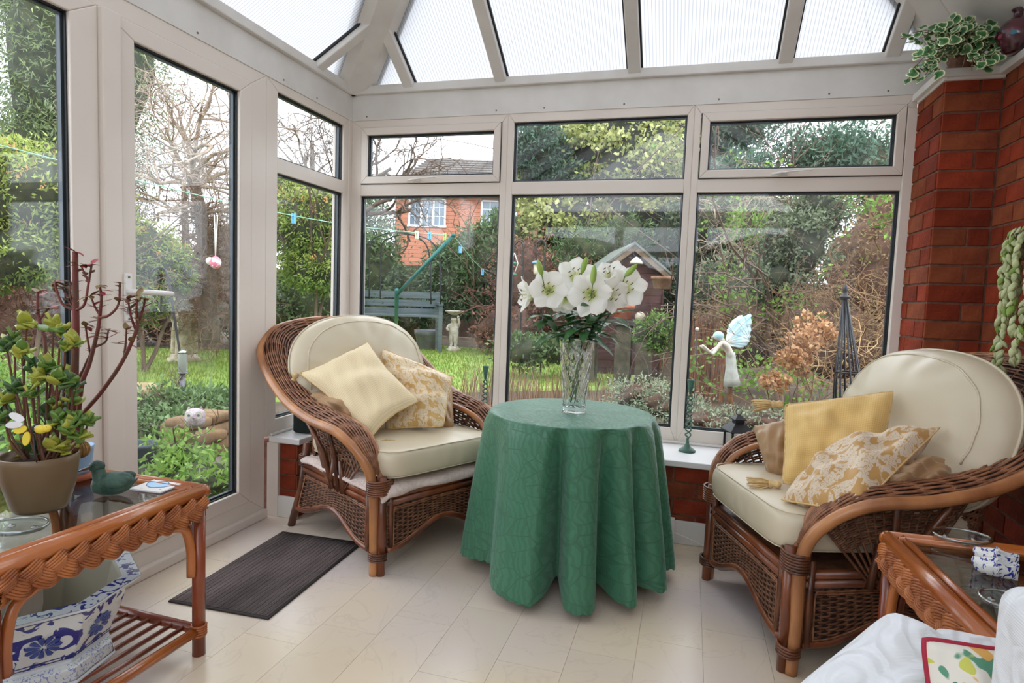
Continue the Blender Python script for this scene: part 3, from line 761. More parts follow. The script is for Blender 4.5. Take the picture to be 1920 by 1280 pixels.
K1, K2 = (C1, R1), (C2, R2)
block_cushion('beige seat cushion on the wicker armchair by the door', K1, R1, -.285, .302, -.25, .385, .372, .480, 3)
block_cushion('beige seat cushion on the wicker armchair by the brick pier', K2, R2, -.302, .285, -.25, .385, .360, .480, 9)
round_cushion('round topped beige back cushion on the wicker armchair by the door', K1, R1, .30, (0,-.285,.718), .365, .262, .21, 2)
round_cushion('round topped beige back cushion on the wicker armchair by the brick pier', K2, R2, .30, (.01,-.255,.705), .385, .265, .28, 5)
# folded towel between frame and seat cushion of the left chair
t = thing('towel', 'pale pink towel folded under the seat cushion of the armchair by the door', 'towel', chair_pt(K1, 0,0,.332), R1)
rows = []
for j, (dy, dz) in enumerate([(-.27,.0),(-.1,.004),(.1,.004),(.30,.004),(.365,.0),(.372,-.018),(.366,-.034)]):
    rows.append([(x*(1.07 if 1 <= j <= 3 else 1), dy+.006*math.sin(x*31), dz+.012+.005*math.sin(x*21+j)+(.0 if abs(x) < .29 else -.02)) for x in np.linspace(-.315,.315,40)])
MB().grid(rows).build('cloth', TOWEL, t, solid=.017, sub=1)
MB().grid([[(s*.012+.30, y, .012+.006*math.sin(y*30)-abs(s)*.014) for s in (-1,-.4,.4,1,1.8)] for y in np.linspace(-.27,.32,20)]).build('cloth', TOWEL, t, solid=.022, sub=1)
# scatter cushions, left chair
pillow('scatter_cushion', 'cream dotted square cushion with tassels standing on its corner, armchair by the door', [(0.675,-0.953,0.48), (0.811,-0.756,0.628), (0.456,-0.59,0.862), (0.251,-0.847,0.724)], .13, CREAM, 'scatter cushions', seed=3, piping=(.003, FRING),
       tassels=((3,(-.3,-.2,-1)), (0,(.8,.3,-.12))), pinch=.14, wrinkle=.02)
pillow('scatter_cushion', 'crumpled cream and gold damask cushion on the armchair by the door', [(0.64,-0.754,0.485), (0.895,-0.7,0.513), (0.873,-0.544,0.715), (0.463,-0.486,0.825)], .13, DAMASK, 'scatter cushions', seed=5, piping=(.003, FRING), pinch=.04, wrinkle=.045)
pillow('scatter_cushion', 'tan satin cushion behind the cream tasselled cushion, armchair by the door', [(0.597,-0.924,0.47), (0.579,-0.865,0.626), (0.325,-0.811,0.644), (0.282,-0.85,0.561)], .12, SATIN, 'scatter cushions', seed=8, piping=(.003, SATIN), pinch=.05, wrinkle=.03)
pillow('scatter_cushion', 'tan satin cushion peeping out at the far arm of the armchair by the door', [(0.835,-0.615,0.476), (0.892,-0.577,0.489), (0.842,-0.475,0.648), (0.7,-0.453,0.65)], .10, SATIN, 'scatter cushions', seed=9, piping=(.003, SATIN), pinch=.05, wrinkle=.03)
# scatter cushions, right chair
pillow('scatter_cushion', 'gold dotted square cushion with a tassel on the armchair by the brick pier', [(2.229,-0.987,0.501), (2.518,-0.987,0.506), (2.588,-0.817,0.825), (2.249,-0.775,0.74)], .11, GOLDF, 'scatter cushions', seed=11, piping=(.003, FRING), tassels=((0,(-.9,.1,-.1)), (3,(-.9,.35,-.15))), pinch=.05, wrinkle=.04)
pillow('scatter_cushion', 'gold and ivory damask cushion slumped on the armchair by the brick pier', [(2.205,-1.13,0.488), (2.372,-1.299,0.52), (2.671,-1.008,0.745), (2.391,-0.949,0.657)], .12, DAMASK2, 'scatter cushions', seed=13, piping=(.003, FRING), pinch=.05, wrinkle=.035)
pillow('scatter_cushion', 'tan satin cushion at the far arm of the armchair by the brick pier', [(2.21,-0.785,0.476), (2.292,-0.846,0.473), (2.318,-0.696,0.687), (2.161,-0.663,0.626)], .10, SATIN, 'scatter cushions', seed=15, piping=(.003, SATIN), pinch=.04, wrinkle=.02)
pillow('scatter_cushion', 'brown tan satin cushion tucked by the near arm of the armchair by the brick pier', [(2.391,-1.209,0.541), (2.63,-1.139,0.55), (2.737,-0.979,0.616), (2.504,-1.044,0.629)], .12, SATIN, 'scatter cushions', seed=17, piping=(.003, SATIN), pinch=.05, wrinkle=.05)

# ------------------------------------------------------------------ round table under its cloth
TC = (1.47,-.77); TZ = .642
WOODT = mat('dark_table_wood', (92,52,34), .5, rgb2=(70,38,26), nscale=8, stretch=(1,1,.2))
t = thing('round_table', 'small round table hidden under the green cloth, its feet just showing', 'table', (*TC, 0))
MB().lathe([(0,TZ-.024),(.276,TZ-.026),(.280,TZ-.016),(.276,TZ-.006),(0,TZ-.006)], 48).build('tabletop', WOODT, t)
MB().lathe([(.03,.10),(.045,.16),(.028,.24),(.035,.40),(.026,.50),(.05,TZ-.026)], 20).build('pedestal', WOODT, t)
for k in range(4):
    a = k*PI/2+.5; MB().tube(spline([(.02*math.cos(a),.02*math.sin(a),.16),(.12*math.cos(a),.12*math.sin(a),.12),(.22*math.cos(a),.22*math.sin(a),.035),(.28*math.cos(a),.28*math.sin(a),.016)],5), .016, 8).build('foot', WOODT, t)
def cloth_mat():
    m = mat('green_damask_cloth', (70,134,104), .42, sheen=.22, spec=.4); N, L, b = nodes(m)
    tc = N.new('ShaderNodeTexCoord'); mp = N.new('ShaderNodeMapping'); mp.inputs['Scale'].default_value = (15,15,13)
    vo = N.new('ShaderNodeTexVoronoi'); vo.feature = 'DISTANCE_TO_EDGE'; vo.inputs['Scale'].default_value = 1; vo.inputs['Randomness'].default_value = .85
    wv = N.new('ShaderNodeTexWave'); wv.wave_type = 'RINGS'; wv.rings_direction = 'SPHERICAL'; wv.inputs['Scale'].default_value = .9; wv.inputs['Distortion'].default_value = 12; wv.inputs['Detail'].default_value = 2
    L.new(tc.outputs['UV'], mp.inputs[0]); L.new(mp.outputs[0], vo.inputs['Vector']); L.new(mp.outputs[0], wv.inputs['Vector'])
    c1 = N.new('ShaderNodeValToRGB'); e_ = c1.color_ramp.elements; e_[0].position = .015; e_[0].color = (0,0,0,1); e_[1].position = .04; e_[1].color = (1,1,1,1)
    L.new(vo.outputs['Distance'], c1.inputs[0])
    c2 = N.new('ShaderNodeValToRGB'); e_ = c2.color_ramp.elements; e_[0].position = .45; e_[0].color = (.35,.35,.35,1); e_[1].position = .55; e_[1].color = (1,1,1,1)
    L.new(wv.outputs['Fac'], c2.inputs[0])
    mu = N.new('ShaderNodeMix'); mu.data_type = 'RGBA'; mu.blend_type = 'MULTIPLY'; mu.inputs['Factor'].default_value = 1
    L.new(c1.outputs[0], mu.inputs[6]); L.new(c2.outputs[0], mu.inputs[7])
    mr = N.new('ShaderNodeMapRange'); mr.inputs['To Min'].default_value = .52; mr.inputs['To Max'].default_value = .36; L.new(mu.outputs[2], mr.inputs[0]); L.new(mr.outputs[0], b.inputs['Roughness'])
    cr = N.new('ShaderNodeValToRGB'); e_ = cr.color_ramp.elements; e_[0].color = (*lin((52,100,74)), 1); e_[1].color = (*lin((62,116,88)), 1)
    L.new(mu.outputs[2], cr.inputs[0]); L.new(cr.outputs[0], b.inputs['Base Color'])
    bp = N.new('ShaderNodeBump'); bp.inputs['Strength'].default_value = .25; bp.inputs['Distance'].default_value = .002; L.new(mu.outputs[2], bp.inputs['Height']); L.new(bp.outputs[0], b.inputs['Normal'])
    b.inputs['Sheen Tint'].default_value = (.75,.95,.88,1)
    return m
CLOTH = cloth_mat()
VAL = [(-137,15,.095), (-86,5,.19), (-57,5.5,.17), (-34,5.5,.14), (-8,6,.11), (25,8,.07), (60,8,.08), (95,7,.08), (130,8,.07), (163,7,.05), (-171,5,.05)]
def fold(a):
    # narrow deep valleys between broad rounded pleats of the hanging skirt; a is the direction from the table centre
    d = math.degrees(a); f = 0
    for c, w, dp in VAL:
        x = (d-c+180) % 360-180; f -= dp*math.exp(-(x/w)**2)
    return f
cl = MB(); NA = 300; rows = []; TR = .332
for i in range(10): rows.append([((TR-.02)*(i/9)*math.cos(2*PI*k/NA), (TR-.02)*(i/9)*math.sin(2*PI*k/NA), TZ+.0015*math.sin(9*(2*PI*k/NA))*(i/9)) for k in range(NA)])
RC = .024; NJ = 36
for j in range(1, NJ+1):
    row = []
    for k in range(NA):
        a = 2*PI*k/NA; fo = fold(a)
        if j <= 6:
            ph = PI/2*.93*j/6; r = (TR-.02)+RC*math.sin(ph); z = TZ-RC*(1-math.cos(ph)); q = .05*j/6
        else:
            q = .05+.95*(j-6)/(NJ-6); r = (TR-.02)+RC; z = TZ-RC; u_ = (j-6)/(NJ-6)
        am = max(0, q-.02)**.55; da = (a-2.6+PI) % (2*PI)-PI
        if j > 6:
            hem = .050+.012*math.sin(a*2+.7)-.22*fo; z = (TZ-RC*.93)-(TZ-RC*.93-hem)*u_
            if j == NJ: z -= .010*abs(math.sin(a*33))**.6
        r += (.100*q**.85-.004*(j <= 6))*(j > 6)+am*fo-.02*math.exp(-(da/.35)**2)*q
        row.append((r*math.cos(a), r*math.sin(a), max(.012, z)))
    rows.append(row)
cl.grid(rows, cu=True)
tcl = cl.build('tablecloth', CLOTH, None); tcl.location = (*TC, .001)
uv = tcl.data.uv_layers.new(name='UVMap'); nR = len(rows)
for p in tcl.data.polygons:
    ks = [tcl.data.loops[l].vertex_index for l in p.loop_indices]; wrap = any(i % NA == NA-1 for i in ks); jm = min(i//NA for i in ks)
    for l in p.loop_indices:
        i = tcl.data.loops[l].vertex_index; k, j = i % NA, i//NA
        kk = NA if (wrap and k == 0) else k; a = 2*PI*kk/NA; v = tcl.data.vertices[i].co
        if jm < 9: uv.data[l].uv = (v.x+.5, v.y+.5)
        else: uv.data[l].uv = (a*.36, v.z)
tag(tcl, 'green damask tablecloth with a scalloped hem draped over the round table', 'tablecloth')
# ------------------------------------------------------------------ cut glass vase and the lilies
def crystal():
    m = bpy.data.materials.new('cut_crystal'); m.use_nodes = True; b = m.node_tree.nodes['Principled BSDF']
    b.inputs['Base Color'].default_value = (.97,.985,.98,1); b.inputs['Roughness'].default_value = .015; b.inputs['IOR'].default_value = 1.46; b.inputs['Transmission Weight'].default_value = 1
    return m
CRYS = crystal()
VB = (1.48,-0.772,0.643)
vase = thing('crystal_vase', 'tall flared cut crystal vase on the green tablecloth', 'vase', VB)
VH = .298
def vr(q): return .043+.004*(1-q)**6+.030*q**1.5
mb = MB(); n = 72; rows = [[(.0,0,0)]*n]
for i in range(49):
    q = i/48; row = []
    for k in range(n):
        a = 2*PI*k/n; cut = 0
        if .06 < q < .90:
            c1 = abs(math.sin(6*a+q*7.5)); c2 = abs(math.sin(6*a-q*7.5)); cut = -.0042*(max(0, 1-c1*4.2)+max(0, 1-c2*4.2))*min(1, (q-.06)*9)*min(1, (.90-q)*9)
        if q < .06: cut = -.0022*abs(math.sin(12*a))
        r = vr(q)+cut; row.append((r*math.cos(a), r*math.sin(a), q*VH+(.0022*abs(math.sin(12*a)) if i == 48 else 0)))
    rows.append(row)
for i in range(24, -1, -1):
    q = .085+(1-.085)*i/24; r = vr(q)-.0055; rows.append([(r*math.cos(2*PI*k/n), r*math.sin(2*PI*k/n), q*VH) for k in range(n)])
rows.append([(0,0,.085*VH-.003)]*n)
mb.grid(rows, cu=True); mb.build('glass_body', CRYS, vase)
CUTG = glass_mat('bright_cut_edge', 0, (.93,.95,.95))
for nd in CUTG.node_tree.nodes:
    if nd.type == 'MATH' and nd.operation == 'MULTIPLY_ADD': nd.inputs[1].default_value = .6; nd.inputs[2].default_value = .4
mb = MB()
for k in range(12):
    for sg in (1, -1):
        P_ = []
        for q in np.linspace(.09, .86, 26):
            a = 2*PI*k/12+sg*q*1.9; r = vr(q)+.0004; P_.append((r*math.cos(a), r*math.sin(a), q*VH))
        mb.tube(P_, .0011, 5)
for q in (.055, .93): mb.tube([((vr(q)+.0004)*math.cos(a), (vr(q)+.0004)*math.sin(a), q*VH) for a in np.linspace(0, 2*PI, 49)[:-1]], .0012, 5, closed=True)
mb.build('cut_lines', CUTG, vase)['kind'] = 'stuff'
LILY = mat('lily_petal', (246,244,236), .5, rgb2=(238,236,222), nscale=8, subsurf=.28)
def lily_mat():
    m = mat('lily_petal_green_throat', (246,244,236), .5, subsurf=.28); N, L, b = nodes(m)
    at = N.new('ShaderNodeAttribute'); at.attribute_name = 'throat'
    cr = N.new('ShaderNodeValToRGB'); e_ = cr.color_ramp.elements; e_[0].position = .0; e_[0].color = (*lin((170,196,70)), 1); e_[1].position = .42; e_[1].color = (*lin((247,245,238)), 1)
    x = e_.new(.2); x.color = (*lin((222,228,158)), 1)
    L.new(at.outputs['Fac'], cr.inputs[0]); L.new(cr.outputs[0], b.inputs['Base Color'])
    for nd in N:
        if nd.type == 'BSDF_TRANSLUCENT': L.new(cr.outputs[0], nd.inputs['Color'])
    return m
LILY = lily_mat()
STEMG = mat('lily_stem_green', (84,122,62), .5, rgb2=(66,104,52), nscale=10)
LEAFG = mat('lily_leaf_green', (78,124,68), .35, rgb2=(56,98,54), nscale=12, subsurf=.15)
BUDG = mat('lily_bud_green', (142,176,72), .45, rgb2=(176,196,104), nscale=9, stretch=(1,1,.3))
ANTH = mat('lily_anther', (120,84,66), .7); FILA = mat('lily_filament', (206,206,170), .5)
def petal(base, d, out, L, W, curl, mats, parent, name='petal', seed=0):
    """one broad petal that opens along d and bends over towards out"""
    d, out = Vector(d).normalized(), Vector(out).normalized(); s = d.cross(out).normalized(); nu, nv = 7, 10; rows = []; th = []
    R_ = random.Random(seed); c = Vector(base); ang = .25; wv = R_.uniform(0, 6)
    for i in range(nv+1):
        q = i/nv; w = W*1.28*(math.sin(PI*min(1, q*.90+.10)**1.25)**.62)*(.32+.68*min(1, q*2.0)); row = []
        for k in range(nu):
            x = k/(nu-1)*2-1; row.append(tuple(c+s*(x*w/2)+(d*math.cos(ang)+out*math.sin(ang)).cross(s)*(-(x*x)*w*.10+.004*math.sin(wv+q*9+x*4)*q))); th.append(q)
        rows.append(row); ang += curl/nv; c = c+(d*math.cos(ang)+out*math.sin(ang))*(L/nv)
    o = MB().grid(rows).build(name, mats, parent, sub=1)
    at = o.data.attributes.new('throat', 'FLOAT', 'POINT'); at.data.foreach_set('value', th); return o
def lily_flower(parent, c, face, L=.092, W=.056, roll=0, open_=1.35, stamens=True, seed=1):
    face = Vector(face).normalized(); u = face.orthogonal().normalized(); v = face.cross(u)
    fl = thing('flower', None, None, Vector(c)-Vector(parent.location)); fl.parent = parent; del_keys(fl)
    for k in range(6):
        a = roll+k*PI/3; out = u*math.cos(a)+v*math.sin(a); inner = k % 2
        petal(out*.006+face*(.004 if inner else 0), face, out, L*(1 if inner else 1.05), W*(1.08 if inner else .86), open_, LILY, fl, seed=seed*7+k)
    if stamens:
        mb = MB(); m2 = MB()
        for k in range(6):
            a = roll+.5+k*PI/3; o_ = u*math.cos(a)+v*math.sin(a); p = [o_*.003, o_*.010+face*.03, o_*.022+face*.058]
            mb.tube(p, .0011, 5); m2.tube([p[2]-u*.006, p[2]+u*.006], .0019, 5)
        mb.tube([face*0, face*.045, face*.068+v*.006], .0016, 5); mb.build('stamens', FILA, fl)['kind'] = 'stuff'; m2.build('anthers', ANTH, fl)['kind'] = 'stuff'
    return fl
def del_keys(o):
    for k in list(o.keys()): del o[k]
def leaf_blade(parent, base, d, bend, L, W, m, name='leaf', nrm=(0,0,1)):
    d = Vector(d).normalized(); s = d.cross(Vector(nrm)); s = s.normalized() if s.length > .01 else d.orthogonal().normalized(); n = s.cross(d); rows = []; c = Vector(base); ang = 0
    for i in range(9):
        q = i/8; w = W*math.sin(PI*min(1, q*.9+.1))**.9; rows.append([tuple(c-s*w/2+n*w*.10), tuple(c-n*.0), tuple(c+s*w/2+n*w*.10)]); ang += bend/8
        c = c+(d*math.cos(ang)-n*math.sin(ang))*(L/8)
    return MB().grid(rows).build(name, m, parent)
def bud(parent, a, b, r):
    a, b = Vector(a)-Vector(parent.location), Vector(b)-Vector(parent.location); r3 = frame_of(a, b); L = (b-a).length
    MB().lathe([(r*f, L*q) for f, q in ((.25,0),(.7,.12),(.95,.3),(1,.5),(.85,.72),(.5,.9),(0,1))], 12, T=lambda x,y,z: tuple(a+r3 @ Vector((x,y,z)))).build('bud', BUDG, parent)
def lily_stem(label, foot, path, flowers, buds, nleaf, seed):
    t = thing('lily_stem', label, 'flower', foot, 0, 'white lilies in the crystal vase'); f = Vector(foot); R_ = random.Random(seed)
    P = spline([Vector(foot)]+[Vector(p) for p in path], 8); top = Vector(path[-1])
    MB().tube([p-f for p in P], lambda q: .0034-.001*q, 7).build('stem', STEMG, t)
    for c, face, L, W, roll, op, stm in flowers:
        lily_flower(t, c, face, L, W, roll, op, stm, seed+int(c[0]*1000) % 50)
        b = Vector(c)-Vector(face).normalized()*.012; MB().tube(spline([top-f, (top+b)/2-f+Vector((0,0,-.006)), b-f], 5), .0022, 6).build('flower_stalk', STEMG, t)
    for a, b, r in buds:
        bud(t, a, b, r); MB().tube([top-f, Vector(a)-f], .002, 6).build('flower_stalk', STEMG, t)
    for k in range(nleaf):
        p = P[int(len(P)*(.60+.34*k/nleaf))]-f; a = R_.uniform(0, 2*PI)
        leaf_blade(t, p, (math.cos(a), math.sin(a)*.8, R_.uniform(.1,.9)), R_.uniform(.5,1.3), R_.uniform(.10,.16), R_.uniform(.034,.050), LEAFG)
    return t
CAMD = Vector((.17,-.97,.05))
vb = Vector(VB); vz = Vector((0,0,.04))
lily_stem('white lily with spidery stamens, outermost at the left of the vase', vb+vz+Vector((.012,.01,0)), [(1.442,-0.77,0.816), (1.402,-0.773,0.931), (1.363,-0.775,1.047)],
    [((1.366,-0.8,1.121), (.12,-.95,.12), .094, .062, .25, 1.45, True), ((1.305,-0.787,1.104), (-.85,-.45,-.05), .088, .052, .1, 1.15, True)], [((1.346,-0.853,1.179), (1.329,-0.864,1.239), .0118)], 15, 3)
lily_stem('white lily facing up at the back, top left of the bunch', vb+vz+Vector((.0,.018,0)), [(1.467,-0.721,0.813), (1.444,-0.718,0.941), (1.445,-0.708,1.071)],
    [((1.452,-0.699,1.164), (.05,-.80,.55), .098, .062, .6, 1.3, True), ((1.422,-0.754,1.1), (-.1,-.85,-.45), .07, .045, 0, 1.1, False)], [((1.49,-0.79,1.193), (1.506,-0.791,1.258), .0118)], 14, 4)
lily_stem('large white lily hanging forward in the middle of the bunch', vb+vz+Vector((-.012,-.008,0)), [(1.486,-0.778,0.82), (1.505,-0.773,0.948), (1.523,-0.76,1.053)],
    [((1.538,-0.803,1.114), (-.1,-.95,-.05), .104, .064, .45, 1.45, True)], [((1.548,-0.881,1.149), (1.553,-0.884,1.224), .0118)], 15, 5)
lily_stem('white lily turned to the right, between the middle and outer right blooms', vb+vz+Vector((.004,-.016,0)), [(1.489,-0.746,0.817), (1.527,-0.725,0.946), (1.566,-0.706,1.054)],
    [((1.585,-0.758,1.118), (.62,-.75,-.05), .088, .056, .9, 1.25, True), ((1.589,-0.659,1.169), (-.1,-.6,.75), .085, .056, .2, 1.1, True)], [], 14, 6)
lily_stem('white lily outermost at the right of the vase', vb+vz+Vector((-.016,.006,0)), [(1.48,-0.718,0.813), (1.539,-0.691,0.941), (1.605,-0.673,1.06)],
    [((1.643,-0.688,1.14), (.35,-.90,.10), .100, .064, .5, 1.4, True)], [((1.654,-0.764,1.186), (1.698,-0.758,1.235), .0118)], 15, 7)

# ------------------------------------------------------------------ rattan side tables
RATT = mat('varnished_rattan', (184,106,48), .25, rgb2=(144,72,30), nscale=6, ndet=4, stretch=(.5,.5,.5), spec=.5, coat=.4)
RATD = mat('red_brown_rattan', (142,66,34), .28, rgb2=(104,44,24), nscale=6, ndet=4, spec=.5, coat=.4)
RATB = mat('plaited_rattan', (184,112,62), .38, rgb2=(140,76,38), nscale=16, spec=.45)
TW, TLn, TH = .57, .60, .515
def rattan_table(label, loc, rz):
    t = thing('rattan_side_table', label, 'side table', loc, rz, 'rattan side tables'); hx, hy = TW/2, TLn/2
    # rounded top rails with an inner bead
    for sx in (1, -1):
        MB().tube([(sx*(hx-.014),-hy+.01,TH-.020),(sx*(hx-.014),hy-.01,TH-.020)], .0195, 12).build('top_rail', RATT, t)
        MB().tube([(sx*(hx-.044),-hy+.03,TH-.012),(sx*(hx-.044),hy-.03,TH-.012)], .010, 8).build('inner_bead', RATT, t)
    for sy in (1, -1):
        MB().tube([(-hx+.01,sy*(hy-.014),TH-.020),(hx-.01,sy*(hy-.014),TH-.020)], .0195, 12).build('top_rail', RATT, t)
        MB().tube([(-hx+.03,sy*(hy-.044),TH-.012),(hx-.03,sy*(hy-.044),TH-.012)], .010, 8).build('inner_bead', RATT, t)
    for sx in (1, -1):
        for sy in (1, -1): MB().ball((sx*(hx-.015), sy*(hy-.015), TH-.021), (.0225,.0225,.0205), 12, 8).build('corner_joint', RATT, t)
    MB().box(-hx+.036, hx-.036, -hy+.036, hy-.036, TH-.016, TH-.010).build('glass_top', CLEAR, t, smooth=False)
    # lower apron rail and three-strand plait on each side
    zb = TH-.066
    for (A, B, nrm) in (((hx-.012,-hy+.02),(hx-.012,hy-.02),(1,0)), ((-hx+.012,hy-.02),(-hx+.012,-hy+.02),(-1,0)), ((hx-.02,hy-.012),(-hx+.02,hy-.012),(0,1)), ((-hx+.02,-hy+.012),(hx-.02,-hy+.012),(0,-1))):
        a, b = Vector((*A,zb)), Vector((*B,zb)); L = (b-a).length; u = (b-a)/L; n = Vector((*nrm,0))
        MB().tube([a+Vector((0,0,-.018)), b+Vector((0,0,-.018))], .009, 8).build('apron_rail', RATD, t)
        MB().tube([a+Vector((0,0,.012))-n*.006, b+Vector((0,0,.012))-n*.006], .018, 8).build('apron_backing', RATD, t)
        per = .160
        for s in range(3):
            mb = MB(); ns = 7
            for j in range(ns):
                off = (j-(ns-1)/2)*.0058; P = []; m_ = int(L/per*30)
                for i in range(m_+1):
                    x = L*i/m_; th = 2*PI*(x/per+s/3)
                    tx, tz = 1, .022*2*PI/per*math.cos(th); ln = math.hypot(tx, tz)
                    y = .0205*math.sin(th)+off*tx/ln; xx = x-off*tz/ln
                    if xx < 0 or xx > L: continue
                    P.append(a+u*xx+Vector((0,0,y+.004))+n*(.015+.0105*math.sin(2*th)-abs(off)*.30))
                mb.tube(P, .0036, 5, caps=False)
            mb.build('braid_strand', RATB, t)
    # legs, bent brackets, wraps
    for sx in (1, -1):
        for sy in (1, -1):
            x, y = sx*(hx-.022), sy*(hy-.022)
            lg = MB().tube([(x,y,0),(x,y,TH-.05)], .0185, 12).build('leg', RATD, t)
            mb = MB()
            for i in range(5): mb.tube([(x+.0195*math.cos(q), y+.0195*math.sin(q), .062+i*.007) for q in np.linspace(0,2*PI,17)[:-1]], .004, 5, closed=True)
            mb.build('cane_binding', RATT, lg)
            MB().tube(spline([(x-sx*.028,y,.25),(x-sx*.030,y,.33),(x-sx*.05,y,.395),(x-sx*.10,y,.418),(x-sx*.165,y,.425)],6), .0125, 8).build('bent_bracket', RATD, t)
            MB().tube(spline([(x,y-sy*.028,.25),(x,y-sy*.030,.33),(x,y-sy*.05,.395),(x,y-sy*.10,.418),(x,y-sy*.165,.425)],6), .0125, 8).build('bent_bracket', RATT, t)
    # low shelf of canes
    for sx in (1,-1): MB().tube([(sx*(hx-.022),-hy+.03,.076),(sx*(hx-.022),hy-.03,.076)], .0145, 10).build('shelf_rail', RATT, t)
    for sy in (1,-1): MB().tube([(-hx+.03,sy*(hy-.022),.076),(hx-.03,sy*(hy-.022),.076)], .0145, 10).build('shelf_rail', RATD, t)
    sl = None
    for i in range(11):
        x = -hx+.068+i*(TW-.136)/10
        if sl is None: sl = MB().tube([(0,-hy+.02,.078),(0,hy-.02,.078)], .0068, 8).build('shelf_slat', RATD, t); sl.location.x = x
        else: linkcopy(sl, t, (x,0,0))
    return t
RT1 = rattan_table('rattan side table with a glass top by the glazed door, plants on it', (.287,-2.012,0), math.radians(-1))
RT2 = copy_tree(RT1, (2.722,-1.652,0), math.radians(3.0), 'rattan side table with a glass top beside the right wicker armchair')
GT = TH-.010
# ------------------------------------------------------------------ blue and white jardiniere with a cream pot in it
def delft(name, scale=9, lo=.50, hi=.53, blue=(38,48,130), base=(214,216,214)):
    m = mat(name, base, .18, spec=.6, coat=.4); N, L, b = nodes(m)
    tc = N.new('ShaderNodeTexCoord'); no = N.new('ShaderNodeTexNoise'); no.inputs['Scale'].default_value = scale; no.inputs['Detail'].default_value = 1.6; no.inputs['Distortion'].default_value = 2.4
    cr = N.new('ShaderNodeValToRGB'); e_ = cr.color_ramp.elements; e_[0].position = lo; e_[0].color = (*lin(base), 1); e_[1].position = hi; e_[1].color = (*lin(blue), 1)
    L.new(tc.outputs['Object'], no.inputs['Vector']); L.new(no.outputs['Fac'], cr.inputs[0]); L.new(cr.outputs[0], b.inputs['Base Color']); return m
DELF = delft('blue_white_scroll_glaze', 15, .53, .545); DELR = delft('blue_white_rim_glaze', 24, .57, .585, base=(206,212,220)); DELB = delft('pale_blue_fretwork_glaze', 70, .54, .62, (130,140,190))
PORC = mat('blue_grey_porcelain', (206,212,218), .16, coat=.4); CRMP = mat('cream_glaze', (206,196,186), .3, rgb2=(198,188,178), nscale=4); BLUEG = mat('cobalt_line', (44,52,120), .2); INNR = mat('grey_cream_inside', (178,170,152), .4)
JC = (.305,-2.02,.085)
jar = thing('jardiniere', 'octagonal blue and white china jardiniere on the low shelf of the rattan table', 'planter', JC)
def octa(r, z, ph=-11): return [(r*math.cos(math.radians(ph+45*k)), r*math.sin(math.radians(ph+45*k)), z) for k in range(8)]
def octs(prof, name, m, parent, bevel=.003):
    return MB().grid([octa(r, z) for r, z in prof], cu=True).build(name, m, parent, smooth=False, bevel=bevel)
octs([(.150,.004),(.168,.008),(.166,.040),(.150,.048)], 'foot_tray', DELB, jar); octs([(.172,.0),(.176,.004),(.172,.010)], 'foot_edge', PORC, jar)
octs([(.150,.044),(.152,.052),(.150,.058),(.158,.066)], 'base_band', PORC, jar)
octs([(.158,.064),(.178,.11),(.196,.16),(.204,.198)], 'body', DELF, jar)
octs([(.204,.197),(.212,.203),(.236,.208),(.238,.216)], 'rim_edge', PORC, jar)
octs([(.237,.2165),(.192,.2175)], 'rim', DELR, jar, 0)
octs([(.193,.217),(.188,.205),(.150,.06),(0.001,.058)], 'inner_wall', INNR, jar)
BLUL = mat('cobalt_painted_line', (40,46,110), .2)
mb = MB()
for k in range(8):
    for rr, zz, r2, z2 in ((.1545,.061,.159,.066),):
        pass
for r, z in ((.2045,.195),(.160,.068),(.1635,.076)): mb.tube(octa(r, z), .0016, 4, closed=True)
mb.build('painted_lines', BLUL, jar)['kind'] = 'stuff'
FLB = mat('washed_blue_petal', (74,92,158), .2, rgb2=(48,62,134), nscale=40)
for k in (0, 1, 6, 7):
    a0 = math.radians(-11+45*k+22.5); R_ = .178*math.cos(math.radians(22.5)); nx, ny = math.cos(a0), math.sin(a0); mb = MB()
    for j in range(11):
        q = 2*PI*j/11; w = .0075
        def PT(rr, da): s, z = rr*math.cos(q+da), rr*math.sin(q+da)*.8; zz = .123+z; rad = R_+(zz-.110)*.333+.0025; return (nx*rad-ny*s, ny*rad+nx*s, zz)
        mb.add([PT(.006,0), PT(.02,-.22), PT(.034,-.20), PT(.038,0), PT(.034,.20), PT(.02,.22)], [(0,1,2,3,4,5)])
    mb.build('painted_flower', FLB, jar, smooth=False, solid=.0012)['kind'] = 'stuff'
pot = thing('flowerpot', 'plain cream pot with a dark banded rim standing inside the jardiniere', 'flowerpot', (.215,-2.075,.150))
MB().lathe([(0,0),(.085,0),(.098,.02),(.108,.08),(.108,.15),(.112,.156),(.112,.184),(.106,.188),(.098,.184),(.098,.02),(0,.018)], 40).build('body', CRMP, pot)
for z in (.160, .178): MB().lathe([(.1125,z),(.1135,z+.003),(.1125,z+.006)], 40, caps=False).build('dark_band', DARKM, pot)
MB().lathe([(.1127,z) for z in (.167,.177)], 40, caps=False).build('patterned_band', DELR, pot)
